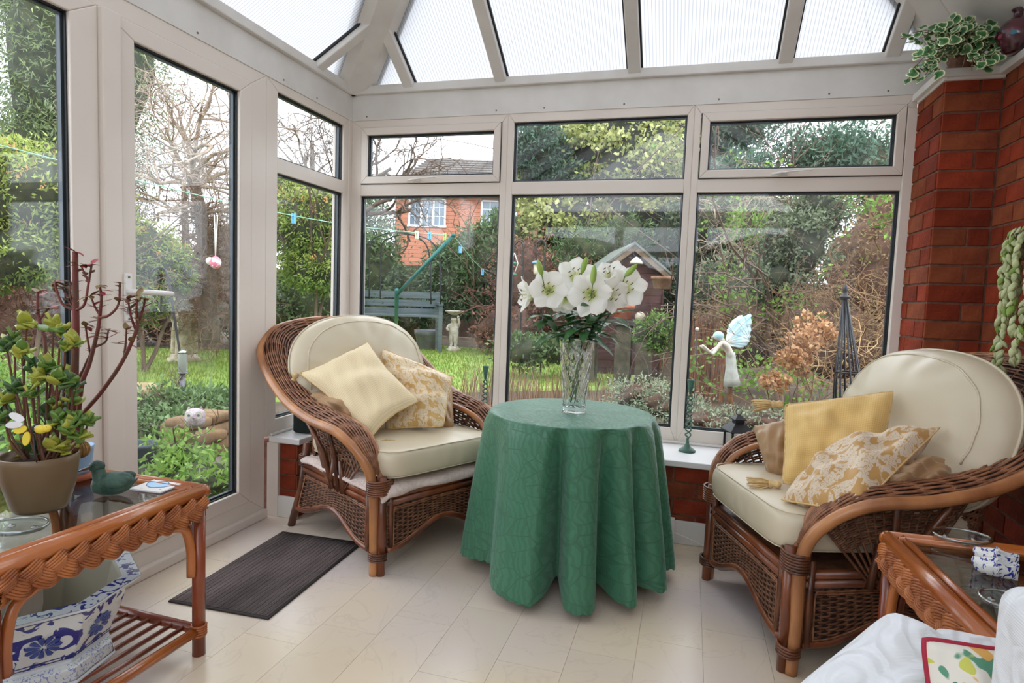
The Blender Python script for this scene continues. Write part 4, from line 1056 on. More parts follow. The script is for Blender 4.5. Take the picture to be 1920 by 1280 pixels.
# ------------------------------------------------------------------ things on the left glass top
OLIV = mat('olive_brown_ceramic', (120,98,70), .38, rgb2=(104,84,58), nscale=3); EARTH = mat('potting_soil', (58,38,30), .95, rgb2=(36,26,22), nscale=60, bump=.8)
TERR = mat('terracotta', (176,98,66), .8, rgb2=(158,84,56), nscale=12, bump=.2); PBLUE = mat('pale_blue_glaze', (150,182,214), .3, rgb2=(140,170,204), nscale=5)
JP = (0.317,-2.018,0.505)
jp = thing('jade_plant', 'jade plant with fleshy round leaves in an olive brown pot on the rattan table', 'plant', JP)
MB().lathe([(0,0),(.056,0),(.064,.012),(.079,.07),(.0855,.125),(.087,.142),(.084,.144),(.081,.138),(.078,.120),(0,.118)], 48).build('pot', OLIV, jp)
MB().lathe([(.0,.122),(.04,.124),(.0785,.119)], 32, caps=False).build('soil', EARTH, jp)
JST = mat('jade_stem', (112,58,42), .7, rgb2=(92,70,48), nscale=14)
JLEAF = [mat('jade_leaf_green', (112,146,62), .35, rgb2=(92,124,54), nscale=30, subsurf=.12), mat('jade_leaf_yellow', (188,186,76), .35, rgb2=(160,168,68), nscale=30, subsurf=.12), mat('jade_leaf_dark', (76,112,58), .35, rgb2=(60,92,50), nscale=30, subsurf=.12)]
jl = []
for m in JLEAF:
    G = []
    for i in range(6):
        q = i/5; w = .0165*math.sin(PI*(q**.8*.86+.14))**.55; x = .033*q
        G.append([(x, -w, .003*q*q*3), (x, -w*.5, .0035+.004*q), (x, w*.5, .0035+.004*q), (x, w, .003*q*q*3), (x, w*.5, -.0015), (x, -w*.5, -.0015)])
    o = MB().grid(G, cu=True).build('leaf', m, None, sub=1); jl.append(o)
jb = Vector(JP); used_ = set(); nleaf_ = 0
ROS = [(50,608,1.60,1,9),(100,612,1.60,1,7),(113,622,1.58,1,6),(140,645,1.57,1,6),(122,650,1.58,1,5),(28,640,1.62,0,8),(12,650,1.6,2,7),(40,662,1.58,1,6),(62,690,1.60,2,6),(90,692,1.58,0,8),(72,712,1.56,1,7),(118,705,1.58,0,8),(108,712,1.55,1,6),(136,722,1.57,2,6),(30,735,1.58,2,7),(58,738,1.55,0,8),(8,752,1.6,1,6),
       (136,748,1.60,0,9),(146,792,1.58,0,8),(166,790,1.6,0,8),(110,795,1.56,0,8),(128,808,1.55,0,7),(8,786,1.6,2,6),(150,822,1.58,0,7),(100,835,1.55,1,6),(118,842,1.58,1,7),(60,838,1.6,2,6),(28,846,1.62,1,5),(84,775,1.62,2,6),(104,760,1.60,0,6)]
def jadept(u, v, D): return JPT[(u, v)]
JPT = {(50,608):(0.251,-1.995,0.977),(100,612):(0.318,-1.976,0.974),(113,622):(0.355,-1.987,0.962),(140,645):(0.402,-1.987,0.933),(122,650):(0.369,-1.986,0.924),(28,640):(0.203,-1.992,0.929),(12,650):(0.204,-2.013,0.917),(40,662):(0.262,-2.018,0.904),(62,690):(0.273,-1.997,0.864),(90,692):(0.33,-2.002,0.866),(72,712):(0.328,-2.025,0.841),(118,705):(0.368,-1.992,0.849),(108,712):(0.385,-2.019,0.844),(136,722):(0.403,-1.995,0.829),(30,735):(0.255,-2.028,0.804),(58,738):(0.322,-2.04,0.807),(8,752):(0.206,-2.023,0.776),
       (136,748):(0.376,-1.974,0.788),(146,792):(0.411,-1.989,0.732),(166,790):(0.419,-1.966,0.731),(110,795):(0.384,-2.018,0.731),(128,808):(0.418,-2.02,0.717),(8,786):(0.209,-2.026,0.729),(150,822):(0.419,-1.99,0.691),(100,835):(0.384,-2.032,0.679),(118,842):(0.378,-2.004,0.663),(60,838):(0.282,-2.011,0.66),(28,846):(0.219,-2.009,0.641),(84,775):(0.289,-1.981,0.743),(104,760):(0.334,-1.987,0.77)}
R_ = random.Random(31)
for (u, v, D, mi, n) in ROS:
    c = Vector(JPT[(u, v)])-jb; a0 = R_.uniform(-.03,.03); root = Vector((c.x*.35+a0, c.y*.35, .118)); root.x = max(-.055, min(.055, root.x)); root.y = max(-.055, min(.055, root.y))
    mid = root.lerp(c, .55)+Vector((R_.uniform(-.012,.012), R_.uniform(-.012,.012), -.01))
    MB().tube(spline([root, mid, c], 5), lambda q: .0037-.0014*q, 6).build('stem', JST, jp)
    for k in range(n+2):
        a = k*2.4+R_.uniform(-.3,.3); el = R_.uniform(-.25,.75) if k < n-2 else R_.uniform(.8,1.3)
        src = jl[mi if R_.random() < .75 else (0 if mi else 1)]
        if src.name not in used_: o = src; used_.add(src.name)
        else: o = src.copy(); COL.objects.link(o)
        s = R_.uniform(.8,1.25); o.parent = jp; o.scale = (s,s,s)
        o.location = c+Vector((0,0,R_.uniform(-.014,.008))); o.rotation_euler = (R_.uniform(-.4,.4), -el, a); nleaf_ += 1
for src in jl:
    if src.name not in used_: bpy.data.objects.remove(src)
# bee ornament on a wire
YEL = mat('yellow_enamel', (236,212,70), .35); WHW = mat('white_enamel', (238,236,240), .35); BLK = mat('black_enamel', (26,26,28), .35)
BP = (0.391,-2.079,0.729)
bee = thing('bee_ornament', 'yellow and black bee ornament with white wings on a wire in the jade plant pot', 'ornament', BP)
def disc(name, c, ax, up, a, b, m, parent, th=.0025):
    c, ax, up = Vector(c), Vector(ax).normalized(), Vector(up); up = (up-ax*up.dot(ax)).normalized(); s = ax.cross(up); n = 18
    V = [tuple(c+s*a*math.cos(2*PI*k/n)+up*b*math.sin(2*PI*k/n)+ax*h) for h in (-th/2, th/2) for k in range(n)]
    return MB().add(V, [tuple(range(n-1,-1,-1)), tuple(range(n,2*n))]+[(k,(k+1)%n,n+(k+1)%n,n+k) for k in range(n)]).build(name, m, parent, smooth=False)
def off(u, v, base=BP): return (0,0,0)
bb = Vector(BP); CX, CU = Vector((.961,.276,0)), Vector((.04,-.04,1))
def bo(dx, dz, dy=0): return CX*(dx/1155*1.5)+Vector((0,0,dz/1155*1.5))+Vector((0,-1,0))*dy
disc('wing', bo(-36,23), (.2,-1,.2), CX+Vector((0,0,-.35)), .009, .021, WHW, bee); disc('wing', bo(-38,9,.004), (.2,-1,.1), CX+Vector((0,0,.12)), .0085, .022, WHW, bee)
disc('wing', bo(-28,0,.002), (.2,-1,.3), CX+Vector((0,0,.25)), .0095, .017, YEL, bee); disc('wing', bo(-14,-16,.006), (.2,-1,.1), CX*.15+Vector((0,0,1)), .010, .017, YEL, bee)
MB().ball(bo(8,2), (.017,.011,.011), 14, 9).build('body', YEL, bee)
for dx in (2, ): MB().lathe([(.0115,-.003),(.0118,0),(.0115,.003)], 16, T=lambda x,y,z: tuple(bo(dx,3)+CX*z+Vector((0,1,0))*x+Vector((0,0,1))*y), caps=False).build('stripe', BLK, bee, solid=.001)
MB().ball(bo(20,4), .0095, 12, 8).build('head', YEL, bee); MB().ball(bo(24,7,.006), .002, 8, 5).build('eye', BLK, bee)
for d in (-3, 5): MB().tube([bo(19,9), bo(10+d,26), bo(14+d,34)], .0011, 5).build('antenna', DARKM, bee)
MB().tube([bo(-5,-8), bo(-3,-55), bo(0,-62)], .0014, 6).build('wire', DARKM, bee)
# tall succulent spurge in a blue pot behind
BPt = (.158,-1.80,.505)
sp_ = thing('spurge_plant', 'leggy dark red stemmed spurge in a pale blue pot behind the jade plant', 'plant', BPt); sb = Vector(BPt)
MB().lathe([(0,0),(.050,0),(.054,.004),(.054,.014),(.048,.016),(0,.016)], 32).build('saucer', TERR, sp_)
MB().lathe([(0,.016),(.040,.016),(.044,.03),(.051,.09),(.053,.098),(.050,.099),(.047,.09),(0,.088)], 32).build('pot', PBLUE, sp_)
MB().lathe([(0,.091),(.047,.089)], 24, caps=False).build('soil', EARTH, sp_)
SPUR = mat('spurge_stem', (116,46,40), .65, rgb2=(92,58,42), nscale=16); SPL = mat('spurge_leaf', (128,112,58), .5, rgb2=(110,60,44), nscale=30, subsurf=.1); SPR = mat('spurge_red_tip', (150,34,48), .5)
SPA = [([(0.206,-1.832,0.827), (0.202,-1.823,0.95), (0.194,-1.816,1.072), (0.188,-1.81,1.177)], .0115),([(0.198,-1.82,1.008), (0.162,-1.829,1.025), (0.141,-1.832,1.07), (0.138,-1.831,1.089)], .004),([(0.198,-1.82,1.008), (0.241,-1.827,1.028), (0.249,-1.82,1.089), (0.255,-1.814,1.143)], .0042),([(0.197,-1.82,1.019), (0.182,-1.821,1.049), (0.181,-1.819,1.087)], .004),([(0.198,-1.82,1.003), (0.157,-1.808,1.04), (0.139,-1.811,1.071)], .004),
       ([(0.245,-1.845,0.785), (0.264,-1.833,0.862), (0.281,-1.821,0.954), (0.285,-1.817,0.999)], .0072),([(0.201,-1.815,0.793), (0.213,-1.808,0.84), (0.244,-1.804,0.904), (0.266,-1.803,0.983)], .0055),([(0.285,-1.817,0.999), (0.27,-1.819,1.022), (0.257,-1.821,1.052)], .0035),([(0.285,-1.817,0.996), (0.296,-1.821,1.045), (0.289,-1.819,1.083)], .0045),([(0.287,-1.817,0.992), (0.329,-1.825,1.001), (0.352,-1.816,1.032), (0.353,-1.811,1.09)], .0042),([(0.279,-1.825,0.908), (0.305,-1.817,0.924), (0.311,-1.813,0.955)], .0032),([(0.247,-1.816,0.882), (0.234,-1.815,0.936), (0.228,-1.815,0.969)], .0032),([(0.249,-1.82,1.089), (0.235,-1.822,1.119), (0.226,-1.823,1.137)], .003),
       ([(0.266,-1.866,0.704), (0.338,-1.86,0.787), (0.405,-1.855,0.873), (0.454,-1.855,0.957), (0.458,-1.851,0.993)], .0068),([(0.456,-1.854,0.961), (0.439,-1.856,1.007), (0.43,-1.855,1.05)], .0035),([(0.457,-1.852,0.979), (0.47,-1.845,1.023), (0.474,-1.842,1.052)], .0038),([(0.411,-1.852,0.891), (0.413,-1.848,0.932), (0.413,-1.846,0.964)], .0032),([(0.457,-1.852,0.986), (0.462,-1.858,1.03), (0.463,-1.855,1.059)], .0036),
       ([(0.069,-1.808,0.831), (0.058,-1.805,0.91), (0.035,-1.806,0.988), (0.029,-1.802,1.055)], .006),([(0.039,-1.806,0.973), (0.056,-1.799,0.997), (0.065,-1.796,1.009)], .0035)]
nl = 0
for i, (P, r) in enumerate(SPA):
    Q = [Vector(p)-sb for p in P]
    if i in (0, 5, 6, 13, 18): Q = [Vector((max(-.03,min(.03,Q[0].x*.3)), max(-.03,min(.03,Q[0].y*.3)), .088))]+Q
    S_ = spline(Q, 6); st_ = MB().tube(S_, lambda q: r*(1-.35*q), 7).build('stem', SPUR, sp_)
    mb = MB()
    for k in range(int(14+r*900)):
        p = S_[rnd.randrange(2, len(S_))]; d_ = Vector((rnd.gauss(0,1), rnd.gauss(0,1), rnd.gauss(.2,.6))).normalized(); mb.tube([p, p+d_*(r*.7+.004)], lambda q: .0009*(1-q)+.0001, 4, caps=False)
    mb.build('thorns', SPUR, st_)['kind'] = 'stuff'
    if r < .0062 or i in (0, 13):
        for k in range(9 if i not in (0,) else 4):
            a = rnd.uniform(0, 2*PI); p = S_[-1-rnd.randrange(0, 9)] if k > 2 else S_[-1]
            leaf_blade(sp_, p, (math.cos(a), math.sin(a), rnd.uniform(-.3,.6)), rnd.uniform(-.4,.6), rnd.uniform(.024,.042), rnd.uniform(.012,.018), SPR if rnd.random() < .25 else SPL)
GOLDB = mat('gold_wicker_ball', (176,140,84), .4, rgb2=(134,100,56), nscale=40, metal=.35)
gb_ = (0.345,-1.931,0.642); gbl = thing('gold_ball', 'ribbed golden ball ornament hanging on the rim of the pale blue pot', 'ornament', gb_)
MB().ball((0,0,0), .0225, 18, 12).build('core', GOLDB, gbl); mb = MB()
for k in range(9): mb.tube([(.0232*math.sin(q)*math.cos(k*PI/9), .0232*math.sin(q)*math.sin(k*PI/9), .0232*math.cos(q)) for q in np.linspace(0, 2*PI, 29)[:-1]], .0013, 5, closed=True)
mb.build('winding', GOLDB, gbl)['kind'] = 'stuff'
# verdigris duck
VERD = mat('verdigris_bronze', (74,104,90), .55, rgb2=(36,62,54), nscale=26, ndet=5, bump=.5, bscale=60)
DK = (0.396,-1.875,0.505)
dk = thing('duck_figurine', 'mottled green bronze duck on the glass of the left rattan table', 'figurine', DK, math.radians(212))
rows = []
for i in range(17):   # body along local +x (breast) to -x (tail)
    q = i/16; x = .052-.108*q; w = .030*math.sin(PI*min(1, q*.86+.10))**.62*(1-.25*q**3); h = .033*math.sin(PI*min(1, q*.84+.12))**.6; zc = .030+.004*math.sin(q*3)+.022*max(0, q-.62)
    if q > .93: w *= .55; h *= .4
    rows.append([(x, w*math.cos(a), max(.0, zc+h*math.sin(a))) for a in np.linspace(0, 2*PI, 19)[:-1]])
rows = [[(rows[0][0][0]+.004, 0, .028)]*18]+rows+[[(-.062, 0, .052)]*18]
MB().grid(rows, cu=True).build('body', VERD, dk, sub=1)
nk = MB(); nk.tube(spline([(.030,0,.045),(.036,0,.062),(.038,0,.076)],4), [.021,.020,.0185,.018,.0175,.017,.0165,.016,.016], 14); nk.build('neck', VERD, dk)
MB().ball((.041,0,.083), (.0205,.0165,.0165), 16, 10).build('head', VERD, dk)
MB().add([(.055,-.010,.086),(.055,.010,.086),(.084,.0085,.074),(.084,-.0085,.074),(.056,-.010,.077),(.056,.010,.077),(.083,.008,.071),(.083,-.008,.071)], [(0,1,2,3),(7,6,5,4),(0,4,5,1),(1,5,6,2),(2,6,7,3),(3,7,4,0)]).build('bill', mat('bronze_bill', (120,96,84), .5), dk, bevel=.002)
for s in (1,-1):
    W_ = MB().ball((-.014, s*.024, .042), (.036,.009,.017), 14, 8, Matrix.Rotation(.25, 3, 'Y')).build('wing', VERD, dk)
    MB().ball((.048, s*.0145, .088), .0026, 8, 6).build('eye', BLK, dk)
# picture tile
CARDW = mat('glazed_white_tile', (232,226,224), .25)
c0, c1, c2, c3 = [Vector(p) for p in ((0.404,-1.825,0.511), (0.497,-1.833,0.511), (0.486,-1.72,0.511), (0.39,-1.726,0.511))]
ct = (c0+c2)/2; cd = thing('picture_tile', 'small white tile with a pale blue cloud shape on the left rattan table', 'tile', (ct.x, ct.y, .505), math.radians(4))
box('tile_body', CARDW, -.052,.052,-.052,.052,0,.006, cd)
n = 28; sh = [(.036*math.cos(a)*(1+.13*math.sin(5*a)), .024*math.sin(a)*(1+.16*math.cos(4*a))) for a in np.linspace(0, 2*PI, n+1)[:-1]]
MB().add([(x,y,.0066) for x,y in sh]+[(x,y,.005) for x,y in sh], [tuple(range(n))]+[(i,n+i,n+(i+1)%n,(i+1)%n) for i in range(n)]).build('painted_cloud', mat('pale_blue_print', (164,206,240), .3), cd, smooth=False)
MB().tube([(x*1.06,y*1.06,.0064) for x,y in sh], .0011, 4, closed=True).build('cloud_outline', mat('dark_blue_print', (60,76,116), .3), cd)
for x, y in ((-.04,.036),(.0,.042),(.038,-.038),(-.02,-.043),(.044,.02)): MB().tube([(x-.004,y,.0062),(x,y+.003,.0064),(x+.004,y,.0062)], .0007, 4).build('fleck', mat('dark_blue_print', (60,76,116), .3), cd)
# shallow glass dishes
DISHG = glass_mat('clear_dish_glass', 0, (.90,.93,.92))
def glass_dish(label, loc, rx, ry, h, rz):
    t = thing('glass_dish', label, 'dish', loc, rz); n = 40; G = []
    for (f, z) in [(0,.003),(.6,.003),(.78,.006),(.93,.55*h),(1,h),(1.02,h+.001),(1.0,h+.004),(.91,.62*h),(.76,.010),(.5,.007),(0,.007)]:
        G.append([(rx*f*math.cos(2*PI*k/n), ry*f*math.sin(2*PI*k/n), z) for k in range(n)])
    MB().grid(G, cu=True).build('bowl', DISHG, t)
    MB().tube([(rx*math.cos(2*PI*k/n), ry*math.sin(2*PI*k/n), h+.002) for k in range(n)], .0035, 8, closed=True).build('rim', mat_rimglass(), t)
    for k in range(3):
        a = 2*PI*k/3+.4; MB().ball((rx*.55*math.cos(a), ry*.55*math.sin(a), .008), (.008,.008,.005), 10, 6).build('foot', mat_rimglass(), t)
    return t
def mat_rimglass():
    if 'rim_glass' not in MATS:
        m = glass_mat('rim_glass', 0, (.72,.76,.75)); N = m.node_tree.nodes
        for nd in N:
            if nd.type == 'MATH' and nd.operation == 'MULTIPLY_ADD': nd.inputs[1].default_value = .7; nd.inputs[2].default_value = .3
    return MATS['rim_glass']
glass_dish('oval clear glass dish near the front of the left rattan table', (0.427,-2.152,0.505), .062, .050, .016, .3)
glass_dish('oval clear glass dish at the back of the right rattan table', (2.604,-1.376,0.505), .066, .052, .018, .1)
glass_dish('small clear glass dish half hidden by the white throw on the right rattan table', (2.546,-1.749,0.505), .045, .045, .016, .0)
# delft clog
CLG = delft('delft_clog_glaze', 42, .53, .55, (40,52,140), (226,226,224))
cg = thing('delft_clog', 'nearer blue and white china clog of the pair on the right rattan table', 'ornament', (2.595,-1.579,0.505), math.radians(-14)); cg.scale = (.74,.78,.95)
def clog_ring(x, w, z0, z1, open_=False, n=18):
    return [(x, w*math.cos(a), z0+(z1-z0)*(.5+.5*math.sin(a))) for a in np.linspace(-PI/2, 1.5*PI, n+1)[:-1]]
G = [[(-.060,0,.030)]*18, clog_ring(-.058,.006,.022,.040), clog_ring(-.048,.016,.006,.040), clog_ring(-.030,.024,.001,.042), clog_ring(-.012,.026,.0,.046), clog_ring(.004,.025,.0,.046)]
MB().grid(G, cu=True).build('toe', CLG, cg, sub=1)
hb_ = MB()
outer = []; inner = []
for x, w, h in ((.000,.025,.046),(.014,.024,.038),(.028,.023,.036),(.042,.021,.038),(.052,.014,.040),(.056,.004,.041)):
    outer.append([(x, w*math.cos(a), max(0, h*(1+math.sin(a)))) for a in np.linspace(-PI, 0, 14)]); inner.append([(x-.003, (w-.004)*math.cos(a), .004+max(0, (h-.004)*(1+math.sin(a)))) for a in np.linspace(-PI, 0, 14)])
hb_.grid(outer); hb_.grid(inner); hb_.add([p for r in (outer, inner) for row in r for p in (row[0], row[-1])], [(i*2, i*2+2, 12+i*2+2, 12+i*2) for i in range(5)]+[(i*2+1, 12+i*2+1, 12+i*2+3, i*2+3) for i in range(5)])
hb_.build('heel', CLG, cg)
cg2 = copy_tree(cg, (2.622,-1.516,0.505), math.radians(-20), 'farther blue and white china clog of the pair on the right rattan table'); cg['group'] = cg2['group'] = 'china clogs'

# ------------------------------------------------------------------ doormat
MATM = mat('ribbed_brown_mat', (132,118,116), .95, rgb2=(94,84,82), nscale=7, ndet=5, stretch=(1,.25,1), bump=.5, bscale=150)
MATE = mat('mat_edging', (46,38,38), .8)
dm = thing('doormat', 'dark grey brown ribbed doormat on the floor by the door', 'doormat', (.412,-1.19,0), math.radians(2.5))
box('backing', MATE, -.197,.197,-.332,.332,.0005,.007, dm, .004)
mb = MB()
for i in range(64):
    x = -.186+.372*i/63; mb.tube([(x+.0006*math.sin(y*60+i), y, .0072+.0007*math.sin(i*2.1)) for y in np.linspace(-.322,.322,10)], .0029, 5)
mb.build('ribs', MATM, dm)['kind'] = 'stuff'
# ------------------------------------------------------------------ sofa corner with white quilted covers
def quilt_mat():
    m = mat('white_quilted_cotton', (232,234,238), .85, sheen=.3); N, L, b = nodes(m)
    tc = N.new('ShaderNodeTexCoord'); wv = N.new('ShaderNodeTexVoronoi'); wv.inputs['Scale'].default_value = 11; wv.feature = 'F1'
    mm = N.new('ShaderNodeMath'); mm.operation = 'SINE'; ml = N.new('ShaderNodeMath'); ml.operation = 'MULTIPLY'; ml.inputs[1].default_value = 24
    st = N.new('ShaderNodeTexWave'); st.inputs['Scale'].default_value = 95; st.bands_direction = 'Z'
    ad = N.new('ShaderNodeMath'); ad.operation = 'MULTIPLY_ADD'; ad.inputs[1].default_value = .12
    bp = N.new('ShaderNodeBump'); bp.inputs['Strength'].default_value = .45; bp.inputs['Distance'].default_value = .005
    L.new(tc.outputs['Object'], wv.inputs['Vector']); L.new(tc.outputs['Object'], st.inputs['Vector']); L.new(wv.outputs['Distance'], ml.inputs[0]); L.new(ml.outputs[0], mm.inputs[0])
    L.new(st.outputs['Fac'], ad.inputs[0]); L.new(mm.outputs[0], ad.inputs[2]); L.new(ad.outputs[0], bp.inputs['Height']); L.new(bp.outputs[0], b.inputs['Normal']); return m
QUILT = quilt_mat()
sf = thing('sofa', 'white quilted sofa at the lower right, its rounded arm at the picture edge', 'sofa', (2.66,-2.62,0))
def rbox(name, x0,x1,y0,y1,z0,z1, r, m, parent):
    o = box(name, m, x0,x1,y0,y1,z0,z1, parent, 0); md = o.modifiers.new('soft', 'BEVEL'); md.width = r; md.segments = 5; md.limit_method = 'NONE'
    o.data.polygons.foreach_set('use_smooth', [True]*len(o.data.polygons)); return o
rbox('arm', -.362,.10,.18,.36,.0,.758,.03, QUILT, sf); rbox('seat', -.56,.12,.362,.63,.06,.42,.05, QUILT, sf); rbox('backrest', .12,.30,.18,.63,.10,.62,.05, QUILT, sf)
PRINT = mat('floral_print_cotton', (228,222,210), .8)
def floral():
    N, L, b = nodes(PRINT); tc = N.new('ShaderNodeTexCoord'); last = None
    base = N.new('ShaderNodeRGB'); base.outputs[0].default_value = (*lin((230,224,212)), 1); last = base.outputs[0]
    for sc, dx, col, lo in ((4.2, .3, (92,150,120), .60), (5.1, 3.1, (204,204,96), .62), (4.6, 7.7, (226,172,92), .66), (9, 5.0, (60,116,92), .70)):
        mp = N.new('ShaderNodeMapping'); mp.inputs['Location'].default_value = (dx,dx*.7,0); no = N.new('ShaderNodeTexNoise'); no.inputs['Scale'].default_value = sc; no.inputs['Detail'].default_value = 1
        mr = N.new('ShaderNodeMapRange'); mr.inputs['From Min'].default_value = lo; mr.inputs['From Max'].default_value = lo+.012; mx = N.new('ShaderNodeMix'); mx.data_type = 'RGBA'; mx.inputs[7].default_value = (*lin(col), 1)
        L.new(tc.outputs['UV'], mp.inputs[0]); L.new(mp.outputs[0], no.inputs['Vector']); L.new(no.outputs['Fac'], mr.inputs[0]); L.new(mr.outputs[0], mx.inputs[0]); L.new(last, mx.inputs[6]); last = mx.outputs[2]
    L.new(last, b.inputs['Base Color'])
floral()
REDP = mat('crimson_piping', (168,32,58), .6)
pillow('quilted_cushion', 'white quilted cushion standing on its corner at the bottom edge', [(2.07,-2.21,0.513), (2.22,-2.244,0.459), (2.406,-2.1,0.551), (2.243,-2.079,0.617)], .10, QUILT, 'sofa cushions', seed=21, pinch=.03, wrinkle=.012, rcorner=.09)
pillow('quilted_cushion', 'white quilted cushion behind the red piped floral cushion', [(2.261,-2.142,0.409), (2.466,-2.083,0.417), (2.485,-2.014,0.567), (2.305,-2.064,0.592)], .09, QUILT, 'sofa cushions', seed=23, pinch=.06, wrinkle=.015, rcorner=.09)
pillow('floral_cushion', 'white cushion with a fruit print and crimson piped edge at the lower right', [(2.256,-2.253,0.483), (2.401,-2.211,0.481), (2.404,-2.178,0.625), (2.24,-2.214,0.639)], .07, PRINT, 'sofa cushions', seed=22, pinch=.04, wrinkle=.012, piping=(.0036, REDP), rcorner=.05)
# ------------------------------------------------------------------ on the window board
VGR = mat('verdigris_green_iron', (76,116,100), .5, rgb2=(54,88,76), nscale=20)
def candlestick(label, loc, h):
    t = thing('candlestick', label, 'candlestick', loc, 0, 'twisted candlesticks')
    MB().lathe([(0,0),(.038,0),(.040,.003),(.038,.008),(.030,.014),(.018,.022),(.009,.036),(.006,.055),(.005,.06)], 28).build('base', VGR, t)
    for s in (0, 1):
        MB().tube([(.0125*min(1, q*14, (1-q)*14)*math.cos(2*PI*4.25*q+s*PI), .0125*min(1, q*14, (1-q)*14)*math.sin(2*PI*4.25*q+s*PI), .055+(h-.125)*q) for q in np.linspace(0,1,110)], .0036, 6).build('twisted_stem', VGR, t)
    MB().lathe([(.0,h-.072),(.006,h-.068),(.008,h-.055),(.016,h-.012),(.017,h-.004),(.018,h),(.012,h),(.0,h-.012)], 24).build('cup', VGR, t)
    return t
CS1 = candlestick('green twisted iron candlestick standing clear on the window board, right of the table', (1.926,-0.154,0.384), .345)
_b = (.93,-.165,.384)
CS2 = copy_tree(CS1, (0.903,-0.165,0.295), 0, 'green twisted iron candlestick half hidden behind the table and armchair'); CS2.location = (CS2.location.x, -.165, .384)
ln = thing('lantern', 'small black metal lantern on the window board behind the right armchair', 'lantern', (2.150,-.13,.384), .35); ln.scale = (1.05,1.05,1.28)
MB().box(-.045,.045,-.045,.045,0,.010).build('base', DARKM, ln, smooth=False, bevel=.002)
for sx in (1,-1):
    for sy in (1,-1): MB().box(sx*.041-.004,sx*.041+.004,sy*.041-.004,sy*.041+.004,.010,.090).build('post', DARKM, ln, smooth=False)
def pyr(name, a, b, z0, z1, ee): return MB().add([(-a,-a,z0),(a,-a,z0),(a,a,z0),(-a,a,z0),(-b,-b,z1),(b,-b,z1),(b,b,z1),(-b,b,z1),(-a,-a,z0-ee),(a,-a,z0-ee),(a,a,z0-ee),(-a,a,z0-ee)], [(4,5,6,7),(11,10,9,8)]+[(i,(i+1)%4,4+(i+1)%4,4+i) for i in range(4)]+[(8+i,8+(i+1)%4,(i+1)%4,i) for i in range(4)]).build(name, DARKM, ln, smooth=False)
pyr('roof', .056,.024,.094,.120,.004); MB().box(-.020,.020,-.020,.020,.118,.134).build('vent', DARKM, ln, smooth=False); pyr('cap', .027,.005,.136,.152,.003)
MB().tube([(.014*math.cos(q), 0, .163+.012*math.sin(q)) for q in np.linspace(0,2*PI,19)[:-1]], .0016, 5, closed=True).build('hanging_ring', DARKM, ln)
MB().box(-.037,.037,-.037,.037,.012,.088).build('glass', DISHG, ln, smooth=False)
CANDLE = mat('ivory_candle', (226,214,190), .5, subsurf=.2); MB().lathe([(0,.01),(.018,.01),(.018,.055),(0,.055)], 20).build('candle', CANDLE, ln)
DGREEN = mat('dark_green_fabric', (22,36,34), .8, rgb2=(30,46,42), nscale=40, bump=.3)
ds = thing('doorstop', 'dark green weighted cloth block on the window board behind the left armchair', 'doorstop', (.10,-.545,.385), .05)
rbox('body', -.05,.05,-.05,.05,0,.10,.014, DGREEN, ds); MB().tube(spline([(-.02,0,.098),(-.015,0,.118),(.015,0,.118),(.02,0,.098)],5), .005, 6).build('loop', DGREEN, ds)
WIRE = mat('dark_green_wire', (40,58,44), .5, metal=.4)
bk_ = thing('wire_basket', 'dark wire basket on the window board behind the round table', 'basket', (1.10,-.21,.385))
for z, r in ((.003,.06),(.05,.075),(.10,.092)): MB().tube([(r*math.cos(q), r*math.sin(q), z) for q in np.linspace(0,2*PI,33)[:-1]], .0028, 6, closed=True).build('hoop', WIRE, bk_)
for k in range(14):
    a = 2*PI*k/14; MB().tube([(.06*math.cos(a), .06*math.sin(a), .003), (.075*math.cos(a), .075*math.sin(a), .05), (.092*math.cos(a), .092*math.sin(a), .10)], .0016, 5).build('upright', WIRE, bk_)
tr_b = thing('power_socket', 'white socket box on the skirting right of the green cloth, cable running from it', 'socket', (1.855,-.345,.0))
box('box', HANDLE, -.025,.034,-.028,.0,.02,.122, tr_b, .004); box('switch', HANDLE, -.01,.018,-.032,-.026,.10,.128, tr_b, .003)
MB().tube(spline([(.03,-.012,.055),(.08,-.008,.04),(.17,-.010,.012),(.30,-.012,.006),(.42,-.02,.006)],6), .0028, 6).build('cable', HANDLE, tr_b)
# ------------------------------------------------------------------ on the ledge: variegated ivy and a vase
VLEAF = mat('ivy_leaf_cream_edged', (66,122,62), .42)
def vleaf():
    N, L, b = nodes(VLEAF); at = N.new('ShaderNodeAttribute'); at.attribute_name = 'edge'; oi = N.new('ShaderNodeObjectInfo')
    cr = N.new('ShaderNodeValToRGB'); e_ = cr.color_ramp.elements; e_[0].position = .0; e_[0].color = (*lin((44,96,48)), 1); e_[1].position = .92; e_[1].color = (*lin((226,228,186)), 1)
    for p, c in ((.60,(54,108,54)),(.76,(96,140,84)),(.88,(200,208,158))): x = e_.new(p); x.color = (*lin(c), 1)
    hs_ = N.new('ShaderNodeHueSaturation'); mr = N.new('ShaderNodeMapRange'); mr.inputs['To Min'].default_value = .75; mr.inputs['To Max'].default_value = 1.25
    L.new(at.outputs['Fac'], cr.inputs[0]); L.new(oi.outputs['Random'], mr.inputs[0]); L.new(mr.outputs[0], hs_.inputs['Value']); L.new(cr.outputs[0], hs_.inputs['Color']); L.new(hs_.outputs[0], b.inputs['Base Color'])
vleaf()
VM = []
